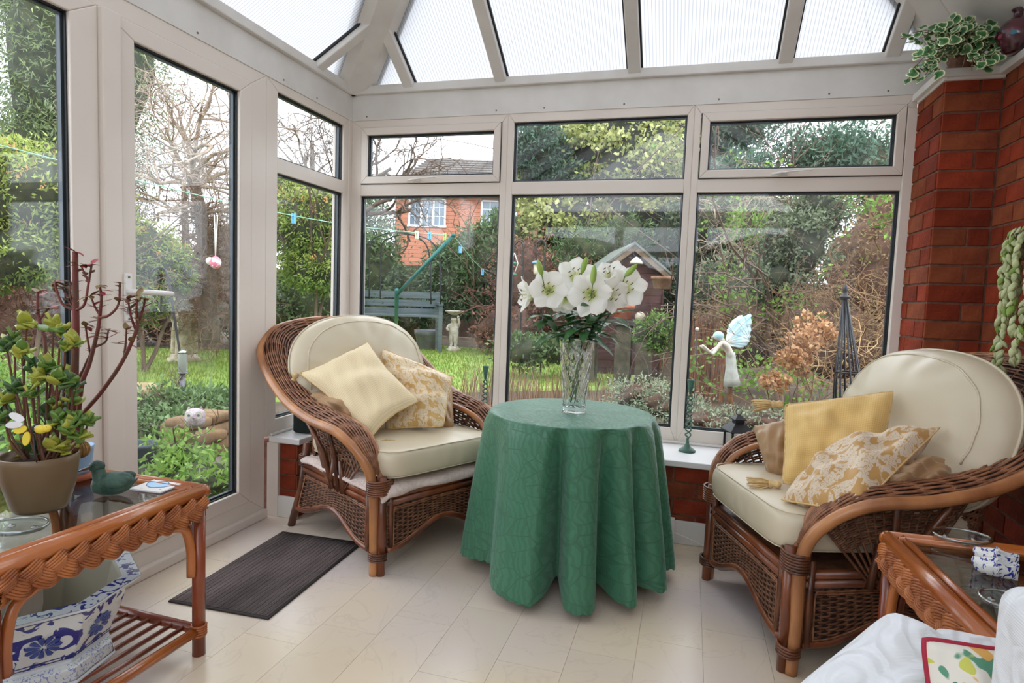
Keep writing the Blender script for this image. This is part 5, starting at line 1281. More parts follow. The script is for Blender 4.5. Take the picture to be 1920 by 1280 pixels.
for v in range(2):
    n = 14; V = [(.011,0,.001)]; E = [0.0]; F_ = []
    for ring_ in (.55, 1.0):
        for k in range(n):
            a = 2*PI*k/n; r = .0135*(1+.16*math.cos(3*a+v*.4)-.22*(abs(((a-PI+PI) % (2*PI))-PI) < .25 and 0)-(.35 if k == n//2 else 0))*ring_
            V.append((.011+r*math.cos(a), r*math.sin(a)*1.02, .0022*math.sin(3*a+v)*ring_-.002*ring_)); E.append(ring_)
    F_ = [(0, 1+k, 1+(k+1)%n) for k in range(n)]+[(1+k, 1+n+k, 1+n+(k+1)%n, 1+(k+1)%n) for k in range(n)]
    mb = MB().add(V, F_); me_ = mb.build('leaf', VLEAF, None); at = me_.data.attributes.new('edge', 'FLOAT', 'POINT'); at.data.foreach_set('value', E); VM.append(me_)
IV = (2.895,-.262,2.045); iv = thing('variegated_ivy', 'trailing ivy with cream edged leaves in a brown pot on the brick ledge', 'plant', IV)
POTB = mat('brown_basket_pot', (124,84,62), .7, rgb2=(92,58,42), nscale=30, bump=.4)
MB().lathe([(0,0),(.045,0),(.050,.01),(.062,.075),(.064,.082),(.058,.082),(.052,.07),(0,.068)], 28).build('pot', POTB, iv)
ib = Vector(IV); R_ = random.Random(5); IVS = mat('ivy_stem', (112,92,66), .7)
TR_ = [(2.625,-0.532,1.944),(2.622,-0.435,2.132),(2.639,-0.547,1.98),(2.683,-0.535,1.958),(2.664,-0.492,2.052),(2.728,-0.403,2.16),(2.72,-0.526,2.077),(2.791,-0.34,2.205),(2.803,-0.446,2.137),(2.87,-0.316,2.224),(2.862,-0.451,2.114),(2.917,-0.392,2.146),(2.925,-0.436,2.083),(2.926,-0.461,2.022),(2.889,-0.495,1.988),(2.842,-0.529,1.988),(2.797,-0.543,1.977),(2.749,-0.554,2.013),(2.703,-0.568,2.006),(2.695,-0.504,2.055),(2.798,-0.559,2.036),(2.867,-0.518,2.043),(2.764,-0.546,2.062),(2.686,-0.459,2.121),(2.734,-0.583,1.961),(2.656,-0.424,2.153),(2.706,-0.59,1.979),(2.821,-0.559,1.957)]
first_ = [True, True]; cnt_ = 0
for p in TR_:
    q = Vector(p)-ib; top = Vector((R_.uniform(-.03,.03), R_.uniform(-.03,.03), .08)); mid = top.lerp(q, .5)+Vector((0,0,.05))
    S_ = spline([top, mid, q], 7); MB().tube(S_, .0014, 5).build('trailing_stem', IVS, iv)
    for k in range(3, len(S_)):
        for _ in range(1 if k < 9 else 2):
            if cnt_ >= 296: continue
            i = R_.randrange(2); o = VM[i] if first_[i] else linkcopy(VM[i]); first_[i] = False
            s = R_.uniform(1.0,1.65); o.parent = iv; o.scale = (s,s,s); o.location = S_[k]+Vector((R_.gauss(0,.011), R_.gauss(0,.011), R_.gauss(0,.010)))
            o.rotation_euler = (R_.uniform(.5,1.5), R_.uniform(-.5,.5), R_.uniform(-1.1,1.1)); cnt_ += 1
VPUR = mat('deep_plum_glaze', (92,44,54), .16, rgb2=(44,22,30), nscale=14, ndet=3, coat=.5); GOLDL = mat('teal_enamel_patch', (40,110,130), .25)
vs = thing('plum_vase', 'round plum coloured glazed vase with a narrow neck on the brick ledge', 'vase', (2.99,-.448,2.045))
MB().lathe([(0,0),(.028,0),(.035,.004),(.054,.030),(.063,.060),(.058,.090),(.040,.112),(.018,.124),(.0135,.132),(.014,.146),(.021,.154),(.0215,.157),(.012,.155),(0,.140)], 40).build('body', VPUR, vs)
for k in range(9):
    a = k*.7; disc('enamel_flower', (.0620*math.cos(a), .0620*math.sin(a), .062+.012*math.sin(k*2)), (math.cos(a), math.sin(a), .05), (0,0,1), .009, .008, GOLDL if k % 3 == 0 else mat('rose_enamel', (150,70,84), .25), vs, .003)
# ------------------------------------------------------------------ donkey tail plant in a wall basket
HP = (2.935,-.745,1.34); hp = thing('donkey_tail_plant', 'pale green donkey tail succulent hanging from a wall basket on the brick wall', 'plant', HP); hb2 = Vector(HP)
SED = [mat('sedum_leaf', (172,186,130), .5, rgb2=(200,206,156), nscale=30, rand=.14, subsurf=.1), mat('sedum_leaf_fresh', (150,176,80), .5, rgb2=(128,158,66), nscale=30, rand=.1, subsurf=.1)]
MOSS = mat('coir_liner', (104,84,52), .95, rgb2=(76,62,40), nscale=40, bump=.8)
G = [[(.075-.15*0+.085*(1-q*q)**.5*math.cos(a)*1.0, .10*(1-q*q)**.5*math.sin(a), -.10*q+.02) for a in np.linspace(PI/2, 1.5*PI, 14)] for q in np.linspace(0,1,9)]
MB().grid(G).build('coir_liner', MOSS, hp, solid=.006)
for q in (0, .45, .8): MB().tube([(.075+.088*(1-q*q)**.5*math.cos(a), .103*(1-q*q)**.5*math.sin(a), -.102*q+.02) for a in np.linspace(PI/2, 1.5*PI, 16)], .0022, 6).build('basket_wire', DARKM, hp)
sl_ = []
for m in SED:
    G = [[(.006*math.sin(PI*q)**.8*math.cos(a)*(1 if q < .6 else .9), .0042*math.sin(PI*q)**.8*math.sin(a), -.024*q) for a in np.linspace(0, 2*PI, 9)[:-1]] for q in np.linspace(0,1,7)]
    sl_.append(MB().grid(G, cu=True).build('leaf', m, None))
first_ = [True, True]; cnt_ = 0
for k in range(9):
    a = 1.7+k*.36; bx, by = .075+.09*math.cos(a), .105*math.sin(a)-.0; Ln = R_.uniform(.36,.44) if k in (2,3,4,5) else R_.uniform(.24,.38)
    S_ = resample(spline([(.05,by*.5,.03),(bx,by,.035),(bx-.012,by*1.1,-.05),(bx-.008,by*1.1,-Ln*.6),(bx-.004+R_.uniform(-.02,.02),by*1.1+R_.uniform(-.03,.03),-Ln)],6), 19)
    MB().tube(S_, .002, 5).build('stem', IVS, hp)
    for p in S_[2:]:
        for _ in range(2):
            if cnt_ >= 298: continue
            i = 0 if R_.random() < .8 else 1; o = sl_[i] if first_[i] else linkcopy(sl_[i]); first_[i] = False
            s = R_.uniform(1.4,2.0); o.parent = hp; o.scale = (s,s,s); b = R_.uniform(0, 2*PI); o.location = p+Vector((.007*math.cos(b), .007*math.sin(b), R_.uniform(-.008,.008))); o.rotation_euler = (R_.uniform(.2,.7), R_.uniform(-.25,.25), b+PI/2); cnt_ += 1

# ------------------------------------------------------------------ garden: ground
GZ = -.12
def leafmat(name, a, b, tl=.22, rough=.55):
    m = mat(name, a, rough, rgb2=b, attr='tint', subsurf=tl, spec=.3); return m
SOIL = mat('garden_soil', (92,74,58), .95, rgb2=(72,62,44), nscale=3, ndet=6, bump=.6, bscale=30)
TURF = mat('mown_turf', (124,156,66), .95, rgb2=(152,166,86), nscale=1.3, ndet=5, bump=.5, bscale=60)
g = MB().grid([[(x, y, GZ-.02+.015*math.sin(x*1.3)*math.sin(y*.9)) for x in np.linspace(-30, 20, 40)] for y in np.linspace(-9, 34, 36)]).build('ground', SOIL); tag(g, kind='structure')
# keep the ground out from under the room
PATH = mat('paving_concrete', (128,118,106), .9, rgb2=(104,98,88), nscale=8, bump=.3)
LA = [(-9.5,1.6),(-3.6,1.7),(-2.4,2.4),(-1.3,3.6),(.1,4.7),(.95,5.5),(1.1,7.0),(-.4,8.6),(-3,9.9),(-5.2,9.6),(-6.2,6.4),(-8.5,5.4)]
def inpoly(x, y, P):
    c = False; j = len(P)-1
    for i in range(len(P)):
        (xi, yi), (xj, yj) = P[i], P[j]
        if (yi > y) != (yj > y) and x < (xj-xi)*(y-yi)/(yj-yi)+xi: c = not c
        j = i
    return c
lawn = shell('lawn')
cx_, cy_ = np.mean(LA, axis=0); ed = spline([(x,y,0) for x,y in LA], 6, closed=True)
MB().add([(p.x,p.y,GZ+.012) for p in ed]+[(p.x*1.01-.01*cx_,p.y*1.01-.01*cy_,GZ-.03) for p in ed], [tuple(range(len(ed)))]+[(i,len(ed)+i,len(ed)+(i+1)%len(ed),(i+1)%len(ed)) for i in range(len(ed))]).build('turf', TURF, lawn, smooth=False)
GRASS = leafmat('grass_blade', (98,132,50), (156,166,88), .25)
def blades(n, pts, h, w, lean=.35):
    """upright narrow leaves; pts (n, 3)"""
    a = rng.uniform(0, 2*PI, n); d = np.stack([np.cos(a), np.sin(a), np.zeros(n)], 1); hh = h*rng.uniform(.6, 1.25, n)[:, None]
    b = rng.uniform(0, 2*PI, n); ln = np.stack([np.cos(b), np.sin(b), np.zeros(n)], 1)*lean*rng.uniform(.2, 1, n)[:, None]*hh
    up = np.array([0,0,1.])*hh
    return np.stack([pts-d*w, pts+d*w, pts+ln*.5+up*.6+d*w*.7, pts+ln+up, pts+ln*.5+up*.6-d*w*.7], 1)
P_ = []
while len(P_) < 26000:
    x, y = rnd.uniform(-9.5, 1.3), rnd.uniform(1.9, 9.7)
    if inpoly(x, y, LA): P_.append((x, y, GZ+.01))
P_ = np.array(P_)
tag(sheet('grass_blades', blades(len(P_), P_, .05, .006), GRASS, lawn, rng.random(len(P_))), kind='stuff')
pa = box('path', PATH, -3.4, -.09, -3.2, .5, GZ-.06, GZ+.006, bevel=.01); tag(pa, kind='structure')

# ------------------------------------------------------------------ plants
def ell_pts(E, n, clump=14, spread=.22, shell=(.72,1.05), zmin=GZ):
    """points gathered in tufts near the surface of ellipsoids E = [(centre, radii, weight)]"""
    w = np.array([e[1][0]*e[1][2] + e[1][0]*e[1][1] for e in E]); w = w/w.sum(); out = []
    nrm = []
    for (c, r), q in zip(E, w):
        k = max(1, int(n*q/clump)); d = rng.normal(size=(k, 3)); d /= np.linalg.norm(d, axis=1)[:, None]
        s = rng.uniform(*shell, k)[:, None]; cc = np.array(c)+d*s*np.array(r)
        p = np.repeat(cc, clump, 0)+rng.normal(size=(k*clump, 3))*spread*np.mean(r)*np.array([1,1,.7])
        out.append(p); nrm.append(np.repeat(d, clump, 0))
    p = np.concatenate(out); q = np.concatenate(nrm); ok = p[:, 2] > zmin
    return p[ok], q[ok]
def leaf_quads(p, nr, L, W, droop=.2, up=.5, rand=.8):
    n = len(p); d = nr*.6+rng.normal(size=(n,3))*rand; d[:, 2] += up-droop; d /= np.linalg.norm(d, axis=1)[:, None]
    s = np.cross(d, rng.normal(size=(n,3))); s /= np.linalg.norm(s, axis=1)[:, None]+1e-9
    l = (L*rng.uniform(.6, 1.3, n))[:, None]; w = (W*rng.uniform(.6, 1.3, n))[:, None]
    nn = np.cross(d, s)*l*.12
    return np.stack([p, p+d*l*.35+s*w*.5+nn, p+d*l, p+d*l*.35-s*w*.5+nn], 1)
CORE = mat('shaded_inner_twigs', (70,74,48), .95, rgb2=(44,50,34), nscale=6, ndet=5, bump=1, bscale=14)  # solid cores; the shade inside the foliage is put into the colour
DKC = mat('deep_shade_twigs', (52,54,38), .95, rgb2=(34,38,28), nscale=6, ndet=5, bump=1, bscale=14)  # darker copy of the core, painting deep gaps between the leaves
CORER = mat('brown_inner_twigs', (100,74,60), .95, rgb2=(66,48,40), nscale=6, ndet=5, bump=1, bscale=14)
BARK = mat('grey_brown_bark', (120,100,86), .9, rgb2=(86,70,60), nscale=14, stretch=(1,1,.2), bump=.5)
BARKP = mat('pale_twig_bark', (178,160,140), .85, rgb2=(130,108,92), nscale=9)
TWIG = mat('dead_brown_stem', (142,112,84), .9, rgb2=(104,76,58), nscale=7)
TWIGR = mat('red_brown_stem', (116,72,58), .9, rgb2=(84,54,44), nscale=7)
def lump(c, r, f, m, name, parent, seed=0, nu=26, nv=16):
    G = []; R_ = random.Random(seed); ph = [R_.uniform(0, 6) for _ in range(6)]
    for i in range(nv+1):
        t = PI*i/nv; row = []
        for k in range(nu):
            a = 2*PI*k/nu; w = f*(1+.14*math.sin(3*a+ph[0]+2*t)+.10*math.sin(5*a+ph[1])*math.sin(4*t+ph[2])+.07*math.sin(9*a+7*t+ph[3]))
            row.append((c[0]+r[0]*w*math.sin(t)*math.cos(a), c[1]+r[1]*w*math.sin(t)*math.sin(a), max(GZ-.03, c[2]+r[2]*w*math.cos(t))))
        G.append(row)
    return MB().grid(G, cu=True).build(name, m, parent)
def branch_mesh(starts, depth, m, name, parent, n=3, wander=.25, gravity=0, ratio=.72, kids=(2,3), nseg=4, seed=1, spread=.6):
    """starts: [(point, direction, length, radius)] ; every limb splits into thinner ones"""
    R_ = random.Random(seed); mb = MB(); tips = []
    def grow(p, d, l, r, k):
        P = [Vector(p)]; q = Vector(d).normalized()
        for i in range(nseg):
            q = (q+Vector((R_.gauss(0,1), R_.gauss(0,1), R_.gauss(0,1)))*wander/nseg**.5+Vector((0,0,gravity*(depth-k+1)/depth))).normalized(); P.append(P[-1]+q*l/nseg)
        mb.tube(P, lambda t: r*(1-.35*t), n if k < depth else max(n, 5), caps=False)
        if k <= 1: tips.append(P[-1]); return
        for j in range(R_.randint(*kids)):
            i = R_.randint(max(1, nseg//2), nseg); e = (q+Vector((R_.gauss(0,1), R_.gauss(0,1), R_.gauss(0,1)))*spread).normalized()
            grow(P[i], e, l*ratio*R_.uniform(.75, 1.2), r*.62, k-1)
    for p, d, l, r in starts: grow(p, d, l, r, depth)
    o = mb.build(name, m, parent); o['kind'] = 'stuff'; return o, tips
def rel(E, b): return [((c[0]-b[0], c[1]-b[1], c[2]-b[2]), r) for c, r in E]
def shrub(name, label, E, n, L, W, m, cat='shrub', sr=.03, core=CORE, cf=.78, group=None, clump=14, spread=.2, up=.4, tint=None, stems=None, sh=(.72,1.05), rand=.8, rmat=None):
    b = (E[0][0][0], E[0][0][1], GZ-.01); t = thing(name, label, cat, b, 0, group); E2 = rel(E, b)
    p, q = ell_pts(E2, n, clump, spread, sh, zmin=.0)
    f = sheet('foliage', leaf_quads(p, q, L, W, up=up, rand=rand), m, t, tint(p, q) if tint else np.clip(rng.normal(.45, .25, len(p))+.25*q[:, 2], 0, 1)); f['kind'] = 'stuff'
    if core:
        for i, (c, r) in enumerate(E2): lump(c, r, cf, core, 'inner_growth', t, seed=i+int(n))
    st = [((0,0,0), (rnd.gauss(0,.3), rnd.gauss(0,.3), 1), max(.3, E2[0][0][2]*.8), sr) for _ in range(stems or 2)]
    branch_mesh(st, 4, rmat or BARK, 'stems', t, seed=n)
    return t
L_CONI = leafmat('conifer_sprays', (86,108,72), (160,174,120))
L_PIER = leafmat('pieris_leaf', (96,126,58), (182,194,104), .28)
L_TIP = leafmat('pieris_young_tip', (206,136,88), (232,182,120), .3)
L_RHOD = leafmat('rhododendron_leaf', (74,100,72), (132,154,118))
L_LAUR = leafmat('laurel_leaf', (58,84,50), (118,142,92))
L_IVY = leafmat('variegated_ivy_leaf', (112,130,66), (232,230,158), .3)
L_DARK = leafmat('dark_evergreen_leaf', (54,80,62), (112,140,118))
L_HOL = leafmat('holly_leaf', (66,80,58), (132,144,112))
L_GRN = leafmat('fresh_green_leaf', (84,124,50), (150,182,92), .35)
L_COP = leafmat('withered_copper_leaf', (104,70,58), (156,112,92))
L_GREY = leafmat('grey_green_leaf', (104,118,92), (182,190,160))
L_DRY = leafmat('dry_straw_leaf', (150,120,84), (206,176,132))
L_HYD = leafmat('faded_hydrangea_petal', (150,102,70), (218,176,132), .3)
def e(u, r): return (u, r)
# tall conifer and the shrubs seen through the doors
shrub('conifer_tree', 'tall feathery dark green conifer filling the left glazed door', [e((-8.816,5.56,5.408), (1.35,1.35,3.0)), e((-9.182,5.263,2.922), (1.2,1.2,1.2)), e((-10.137,5.536,7.282), (.9,.9,1.8))], 42000, .13, .024, L_CONI, 'tree', cf=.74, up=-.2, spread=.16)
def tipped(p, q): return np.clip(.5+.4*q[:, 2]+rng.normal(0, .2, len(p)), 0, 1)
def pieris(label, E, n):
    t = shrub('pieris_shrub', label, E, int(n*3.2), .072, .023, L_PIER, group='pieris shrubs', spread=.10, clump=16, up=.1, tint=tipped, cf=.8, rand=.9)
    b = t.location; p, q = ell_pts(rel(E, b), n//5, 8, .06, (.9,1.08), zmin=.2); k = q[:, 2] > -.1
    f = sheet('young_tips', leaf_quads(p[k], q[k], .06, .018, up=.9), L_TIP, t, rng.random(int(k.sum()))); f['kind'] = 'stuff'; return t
pieris('yellow green pieris with rusty young tips behind the left glazed door', [e((-5.135,1.967,1.983), (.85,.7,.62)), e((-5.115,1.717,1.38), (.6,.6,.4)), e((-5.631,1.599,1.76), (.7,.7,.8))], 5200)
pieris('yellow green pieris beyond the shepherd crook, lower left of the bare tree', [e((-5.123,3.388,1.441), (.55,.5,.45)), e((-5.214,3.318,0.871), (.45,.45,.35)), e((-4.881,3.645,1.175), (.25,.3,.22)), e((-5.704,3.242,1.703), (.55,.5,.6))], 4200)
pieris('yellow green and orange pieris behind the narrow corner window', [e((-3.381,4.556,2.008), (.62,.55,.60)), e((-3.785,4.68,2.407), (.4,.4,.35)), e((-3.201,4.56,1.406), (.5,.5,.4))], 5000)
# bare weeping tree behind the right door leaf
bt = thing('bare_tree', 'leafless twisted weeping tree with a brown ivy clad trunk, behind the door with the handle', 'tree', (-10.304,10.145,-0.12))
b_ = Vector(bt.location)
tr_ = [Vector(q)-b_ for q in ((-5.185,4.632,0.222), (-5.12,4.518,1.202), (-5.15,4.466,1.992), (-5.264,4.383,2.683))]
MB().tube(spline(tr_, 6), lambda t: .16*(1-.55*t), 9).build('trunk', BARK, bt)
branch_mesh([(Vector(q_)-b_, (rnd.gauss(0,1), rnd.gauss(0,1), rnd.gauss(.3,.6)), .42, .010) for q_ in ((-5.103,4.498,0.881), (-5.145,4.523,1.362), (-5.198,4.539,1.761), (-5.17,4.466,2.071), (-5.069,4.482,0.561)) for _ in range(26)], 3, TWIG, 'clinging_twigs', bt, seed=77, wander=.7, spread=.9)
st = []
for q, dr in (((-5.175,4.39,2.45),(-1,-.2,.6)), ((-5.264,4.383,2.683),(.3,.2,1)), ((-5.197,4.465,2.149),(1,.2,.5)), ((-5.222,4.389,2.606),(-.5,.5,1)), ((-5.151,4.385,2.294),(-1,-.8,.1)), ((-5.247,4.385,2.644),(.9,-.3,.9)), ((-5.15,4.466,1.992),(-.9,.2,.4)), ((-5.222,4.389,2.606),(.2,-.9,.8)), ((-5.21,4.386,2.527),(.9,.9,.5))):
    st.append((Vector(q)-b_, dr, 1.15, .034)); st.append((Vector(q)-b_, (dr[0]*.6+rnd.gauss(0,.5), dr[1]+rnd.gauss(0,.6), dr[2]+.3), 1.0, .022)); st.append((Vector(q)-b_, (dr[0]+rnd.gauss(0,.6), dr[1]+rnd.gauss(0,.6), dr[2]+rnd.gauss(0,.5)), .9, .018))
branch_mesh(st, 6, BARKP, 'branches', bt, n=3, wander=.55, gravity=-.06, ratio=.70, kids=(2,3), seed=5, spread=.75)
shrub('evergreen_tree', 'hazy grey green trees left of the brick house', [e((-6.767,12.233,3.209), (.9,.8,1.0)), e((-6.004,11.324,2.126), (.8,.8,.8)), e((-7.307,12.043,2.748), (1.0,.8,.9))], 6000, .12, .05, L_RHOD, 'tree', core=None, sh=(.3,1.05), spread=.2)
bt2 = thing('bare_tree', 'leafless apple tree with dark spreading branches seen in the corner top lights', 'tree', (-5.893,9.55,-0.12))
b_ = Vector(bt2.location); tr_ = [Vector(q)-b_ for q in ((-5.535,9.192,-0.2), (-5.577,9.321,1.614), (-5.5,9.446,2.947))]
MB().tube(spline(tr_, 6), lambda t: .15*(1-.5*t), 8).build('trunk', BARK, bt2)
st = [(Vector((-5.539,9.425,2.825))-b_, dr, 1.35, .06) for dr in ((-1,.2,.9),(.3,0,1),(1,.3,.55),(1,-.4,1.1),(-.7,-.8,1),(-.3,.6,1.3),(1.3,.6,.9))]
branch_mesh(st, 6, BARK, 'branches', bt2, n=3, wander=.5, gravity=-.015, ratio=.72, kids=(2,3), seed=11, spread=.65)
def twigmass(name, label, c, rad, k, L, r, m, seed, depth=4):
    b = Vector((c[0], c[1], GZ)); t = thing(name, label, 'tree', b); R_ = random.Random(seed); st = []
    for _ in range(k):
        p = Vector(c)-b+Vector((R_.uniform(-1,1)*rad[0], R_.uniform(-1,1)*rad[1], R_.uniform(-1,.6)*rad[2])); st.append((p, (R_.gauss(0,.9), R_.gauss(0,.6), R_.gauss(.5,.6)), L*R_.uniform(.6,1.3), r*R_.uniform(.6,1.4)))
    branch_mesh(st, depth, m, 'bare_twigs', t, n=3, wander=.6, gravity=0, ratio=.7, kids=(2,3), seed=seed, spread=.8)
    MB().tube([(0,0,0), (.05,0,(c[2]-GZ)*.6), Vector(c)-b+Vector((0,0,.2*rad[2]))], lambda q: .12*(1-.6*q), 8).build('trunk', BARK, t)
twigmass('bare_tree', 'dense mauve brown mass of bare twigs behind the twisted tree', (-8.073,7.138,2.838), (1.25,.8,1.1), 95, .75, .010, mat('mauve_brown_twig', (150,126,116), .9, rgb2=(112,90,82), nscale=6), 91)
twigmass('bare_tree', 'bare grey branches filling the narrow corner top light', (-7.145,10.141,4.528), (.95,.7,.75), 46, .75, .010, BARK, 92)
# evergreen masses
shrub('rhododendron', 'rounded grey green rhododendron behind the cherub birdbath', [e((-3.437,10.329,1.344), (.95,.7,.82)), e((-2.697,10.31,1.059), (.6,.5,.6)), e((-4.086,10.306,0.758), (.55,.5,.5))], 7000, .14, .04, L_RHOD, spread=.11, clump=12, up=.1)
shrub('laurel_bush', 'dark glossy laurel bush left of the wooden gate', [e((-5.277,10.016,1.407), (.62,.6,.95)), e((-5.313,9.734,0.589), (.65,.5,.6))], 3600, .16, .05, L_LAUR, spread=.12, up=-.2)
shrub('yew_tree', 'narrow dark conifer between the house windows and the mullion', [e((-2.676,10.168,1.844), (.62,.6,.85)), e((-3.505,10.457,1.908), (.4,.4,.45)), e((-2.326,10.316,2.462), (.28,.4,.5))], 6200, .16, .035, L_LAUR, 'tree', up=.5)
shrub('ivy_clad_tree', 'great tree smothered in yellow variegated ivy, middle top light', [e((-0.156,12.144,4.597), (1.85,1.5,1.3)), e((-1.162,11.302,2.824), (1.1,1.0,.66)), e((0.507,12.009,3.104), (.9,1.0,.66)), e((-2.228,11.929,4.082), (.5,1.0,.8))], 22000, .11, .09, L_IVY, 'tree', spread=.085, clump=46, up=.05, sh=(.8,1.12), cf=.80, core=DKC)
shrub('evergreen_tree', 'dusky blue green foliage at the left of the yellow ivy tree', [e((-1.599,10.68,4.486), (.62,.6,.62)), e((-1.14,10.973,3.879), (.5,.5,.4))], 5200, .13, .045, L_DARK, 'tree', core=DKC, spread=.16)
shrub('evergreen_tree', 'blue green evergreen right of the yellow ivy tree', [e((1.429,14.183,4.873), (1.0,1.1,1.9)), e((1.144,13.431,2.949), (.9,.9,.9)), e((2.224,14.897,4.43), (1.0,1.1,1.2))], 8000, .2, .06, L_DARK, 'tree')
shrub('evergreen_tree', 'wide blue green evergreen behind the right top light, sky showing through', [e((4.711,11.949,4.307), (1.2,1.0,.75)), e((2.974,11.949,3.993), (.8,.8,.55)), e((5.456,11.078,3.781), (.8,.8,.8)), e((2.737,13.03,5.355), (1.0,.8,.55))], 9000, .17, .05, L_DARK, 'tree', sh=(.5,1.1), cf=.6)
shrub('feathery_conifer', 'soft green conifer hedge peering over the shed gable', [e((-0.147,9.867,2.099), (.75,.6,.5)), e((0.46,10.279,2.48), (.5,.5,.4)), e((-0.656,9.677,1.518), (.5,.5,.6))], 3800, .16, .022, L_LAUR, 'shrub', up=.3)
shrub('beech_hedge', 'withered reddish brown hedge behind the lilies', [e((-1.454,9.429,1.263), (.75,.5,1.0)), e((-0.443,9.278,0.965), (.75,.5,.9)), e((-1.588,8.801,0.382), (.7,.5,.55))], 6500, .09, .04, L_COP, 'hedge', core=CORER, rmat=TWIGR, stems=6)
shrub('holly_bush', 'dark dull green holly in the upper middle of the right window', [e((2.913,3.825,1.666), (.36,.35,.40)), e((3.142,4.132,2.091), (.30,.3,.28)), e((2.732,3.643,1.324), (.26,.26,.22))], 6000, .055, .026, L_HOL, spread=.14, up=.0, core=DKC)
shrub('evergreen_hedge', 'dark evergreen mass behind the climbers left of the holly', [e((2.293,10.633,2.977), (.9,.7,.75)), e((3.127,10.322,2.613), (.9,.7,.8)), e((2.055,11.506,1.66), (.9,.6,.8)), e((2.764,8.558,1.377), (.8,.5,.6))], 9000, .12, .05, L_HOL, 'hedge', core=CORE, spread=.16)
shrub('mixed_hedge', 'overgrown hedge rising behind the shed roof', [e((1.069,11.783,2.144), (1.0,.7,1.0)), e((1.781,12.523,2.337), (.9,.7,.9))], 4500, .14, .06, L_DARK, 'hedge', spread=.16)
shrub('reflection_screen_hedge', 'unseen hedge added beyond the front windows to dim their reflections', [((-1,-9.5,.5),(3,.8,1.75)), ((3.5,-9.5,.5),(3,.8,1.75)), ((-5,-9.5,.5),(3,.8,1.75))], 2500, .14, .07, L_LAUR, 'hedge', cf=.92)  # added out of view to darken what the back panes reflect
# hedge and fence that close the garden
for lab, E, n in (('dark overgrown hedge behind the bare tree and the statue', [e((-8.115,6.967,0.784), (1.5,.8,.95)), e((-9.21,6.129,0.74), (1.6,.8,1.0)), e((-7.353,7.743,1.265), (1.2,.8,1.15))], 9000),
                  ('dark overgrown hedge at the far left of the lawn', [e((-9.725,4.907,0.335), (1.3,.8,.8)), e((-10.438,4.209,0.686), (1.3,.8,1.2))], 6000),
                  ('dark hedge below the pieris behind the corner window', [e((-5.415,7.746,0.886), (1.0,.7,.9)), e((-6.228,7.486,0.531), (.9,.7,.8))], 5000)):
    shrub('mixed_hedge', lab, E, n, .10, .045, L_LAUR if 'below' in lab else L_COP, 'hedge', core=CORER if 'below' not in lab else CORE, rmat=TWIG, stems=5)
FENCE = mat('weathered_fence_board', (88,66,54), .9, rgb2=(70,52,44), nscale=9, stretch=(3,3,.4), rand=.12, bump=.3)
fence = thing('garden_fence', 'brown close boarded fence closing the end of the garden', 'fence', (-12,13.2,GZ))
fm_ = None
for i in range(120):
    if fm_ is None:
        o = MB().box(0,.145,0,.018,0,1.75).build('board', FENCE, fence, smooth=False); fm_ = o.data
    else:
        o = bpy.data.objects.new('board', fm_); COL.objects.link(o); o.parent = fence
    o.location = (i*.15, .012*(i % 2), 0)
box('rail', FENCE, 0, 18, .03, .07, .3, .38, fence); box('rail', FENCE, 0, 18, .03, .07, 1.4, 1.48, fence)
GATEW = mat('olive_stained_gate', (120,116,88), .85, rgb2=(98,92,70), nscale=6, stretch=(3,3,.5), rand=.06)
gt = thing('wooden_gate', 'olive stained plank gate behind the bench, below the brick house', 'gate', (-4.62,10.487,-0.12))
for i in range(5): box('board', GATEW, -.42+i*.165, -.262+i*.165, -.02, .02, .02, 1.85, gt)
box('hinge_rail', GATEW, -.44, .42, -.05, -.02, .35, .45, gt); box('hinge_rail', GATEW, -.44, .42, -.05, -.02, 1.4, 1.5, gt)
# tangles of stems on the right
def thicket(name, label, spots, m, seed, L=.5, r=.006, depth=4, cat='climber', wander=.7, gravity=0, n=3, leaf=None, leafn=0, ll=.05, lw=.03):
    b = Vector((*Vector(spots[0][0])[:2], GZ)); t = thing(name, label, cat, b); st = []
    R_ = random.Random(seed)
    for c, rad, k in spots:
        for _ in range(k):
            p = Vector(c)-b+Vector((R_.uniform(-1,1)*rad[0], R_.uniform(-1,1)*rad[1], R_.uniform(-1,1)*rad[2])); p.z = max(.02, p.z)
            st.append((p, (R_.gauss(0,.7), R_.gauss(0,.5), R_.gauss(.4,.7)), L*R_.uniform(.6,1.3), r*R_.uniform(.7,1.5)))
    o, tips = branch_mesh(st, depth, m, 'tangled_stems', t, n=n, wander=wander, gravity=gravity, ratio=.7, kids=(2,3), seed=seed, spread=.9)
    if leaf:
        tips = [tips[i] for i in R_.sample(range(len(tips)), min(leafn, len(tips)))]
        p = np.repeat(np.array([tuple(q) for q in tips]), 4, 0)+rng.normal(size=(len(tips)*4,3))*.03
        f = sheet('leaves', leaf_quads(p, rng.normal(size=p.shape), ll, lw, up=.1), leaf, t, rng.random(len(p))); f['kind'] = 'stuff'
    return t
thicket('honeysuckle_tangle', 'brown tangle of bare honeysuckle stems filling the right window', [((3.551,4.215,1.65), (.55,.4,.45), 26), ((3.52,3.112,0.994), (.35,.3,.35), 22), ((3.084,3.407,1.017), (.4,.3,.3), 18), ((2.602,3.888,0.93), (.4,.3,.35), 14)], TWIG, 21, L=.42, r=.0055, depth=4, leaf=L_GRN, leafn=45)
thicket('clematis_tangle', 'pale bare clematis stems arching over the shed roof side', [((2.078,4.864,1.997), (.25,.3,.3), 8), ((2.322,4.494,1.71), (.35,.3,.5), 14), ((2.183,4.925,2.395), (.4,.3,.3), 8), ((2.762,4.43,1.952), (.4,.3,.4), 10)], BARKP, 22, L=.5, r=.005, depth=4, leaf=L_GRN, leafn=60, ll=.06, lw=.04)
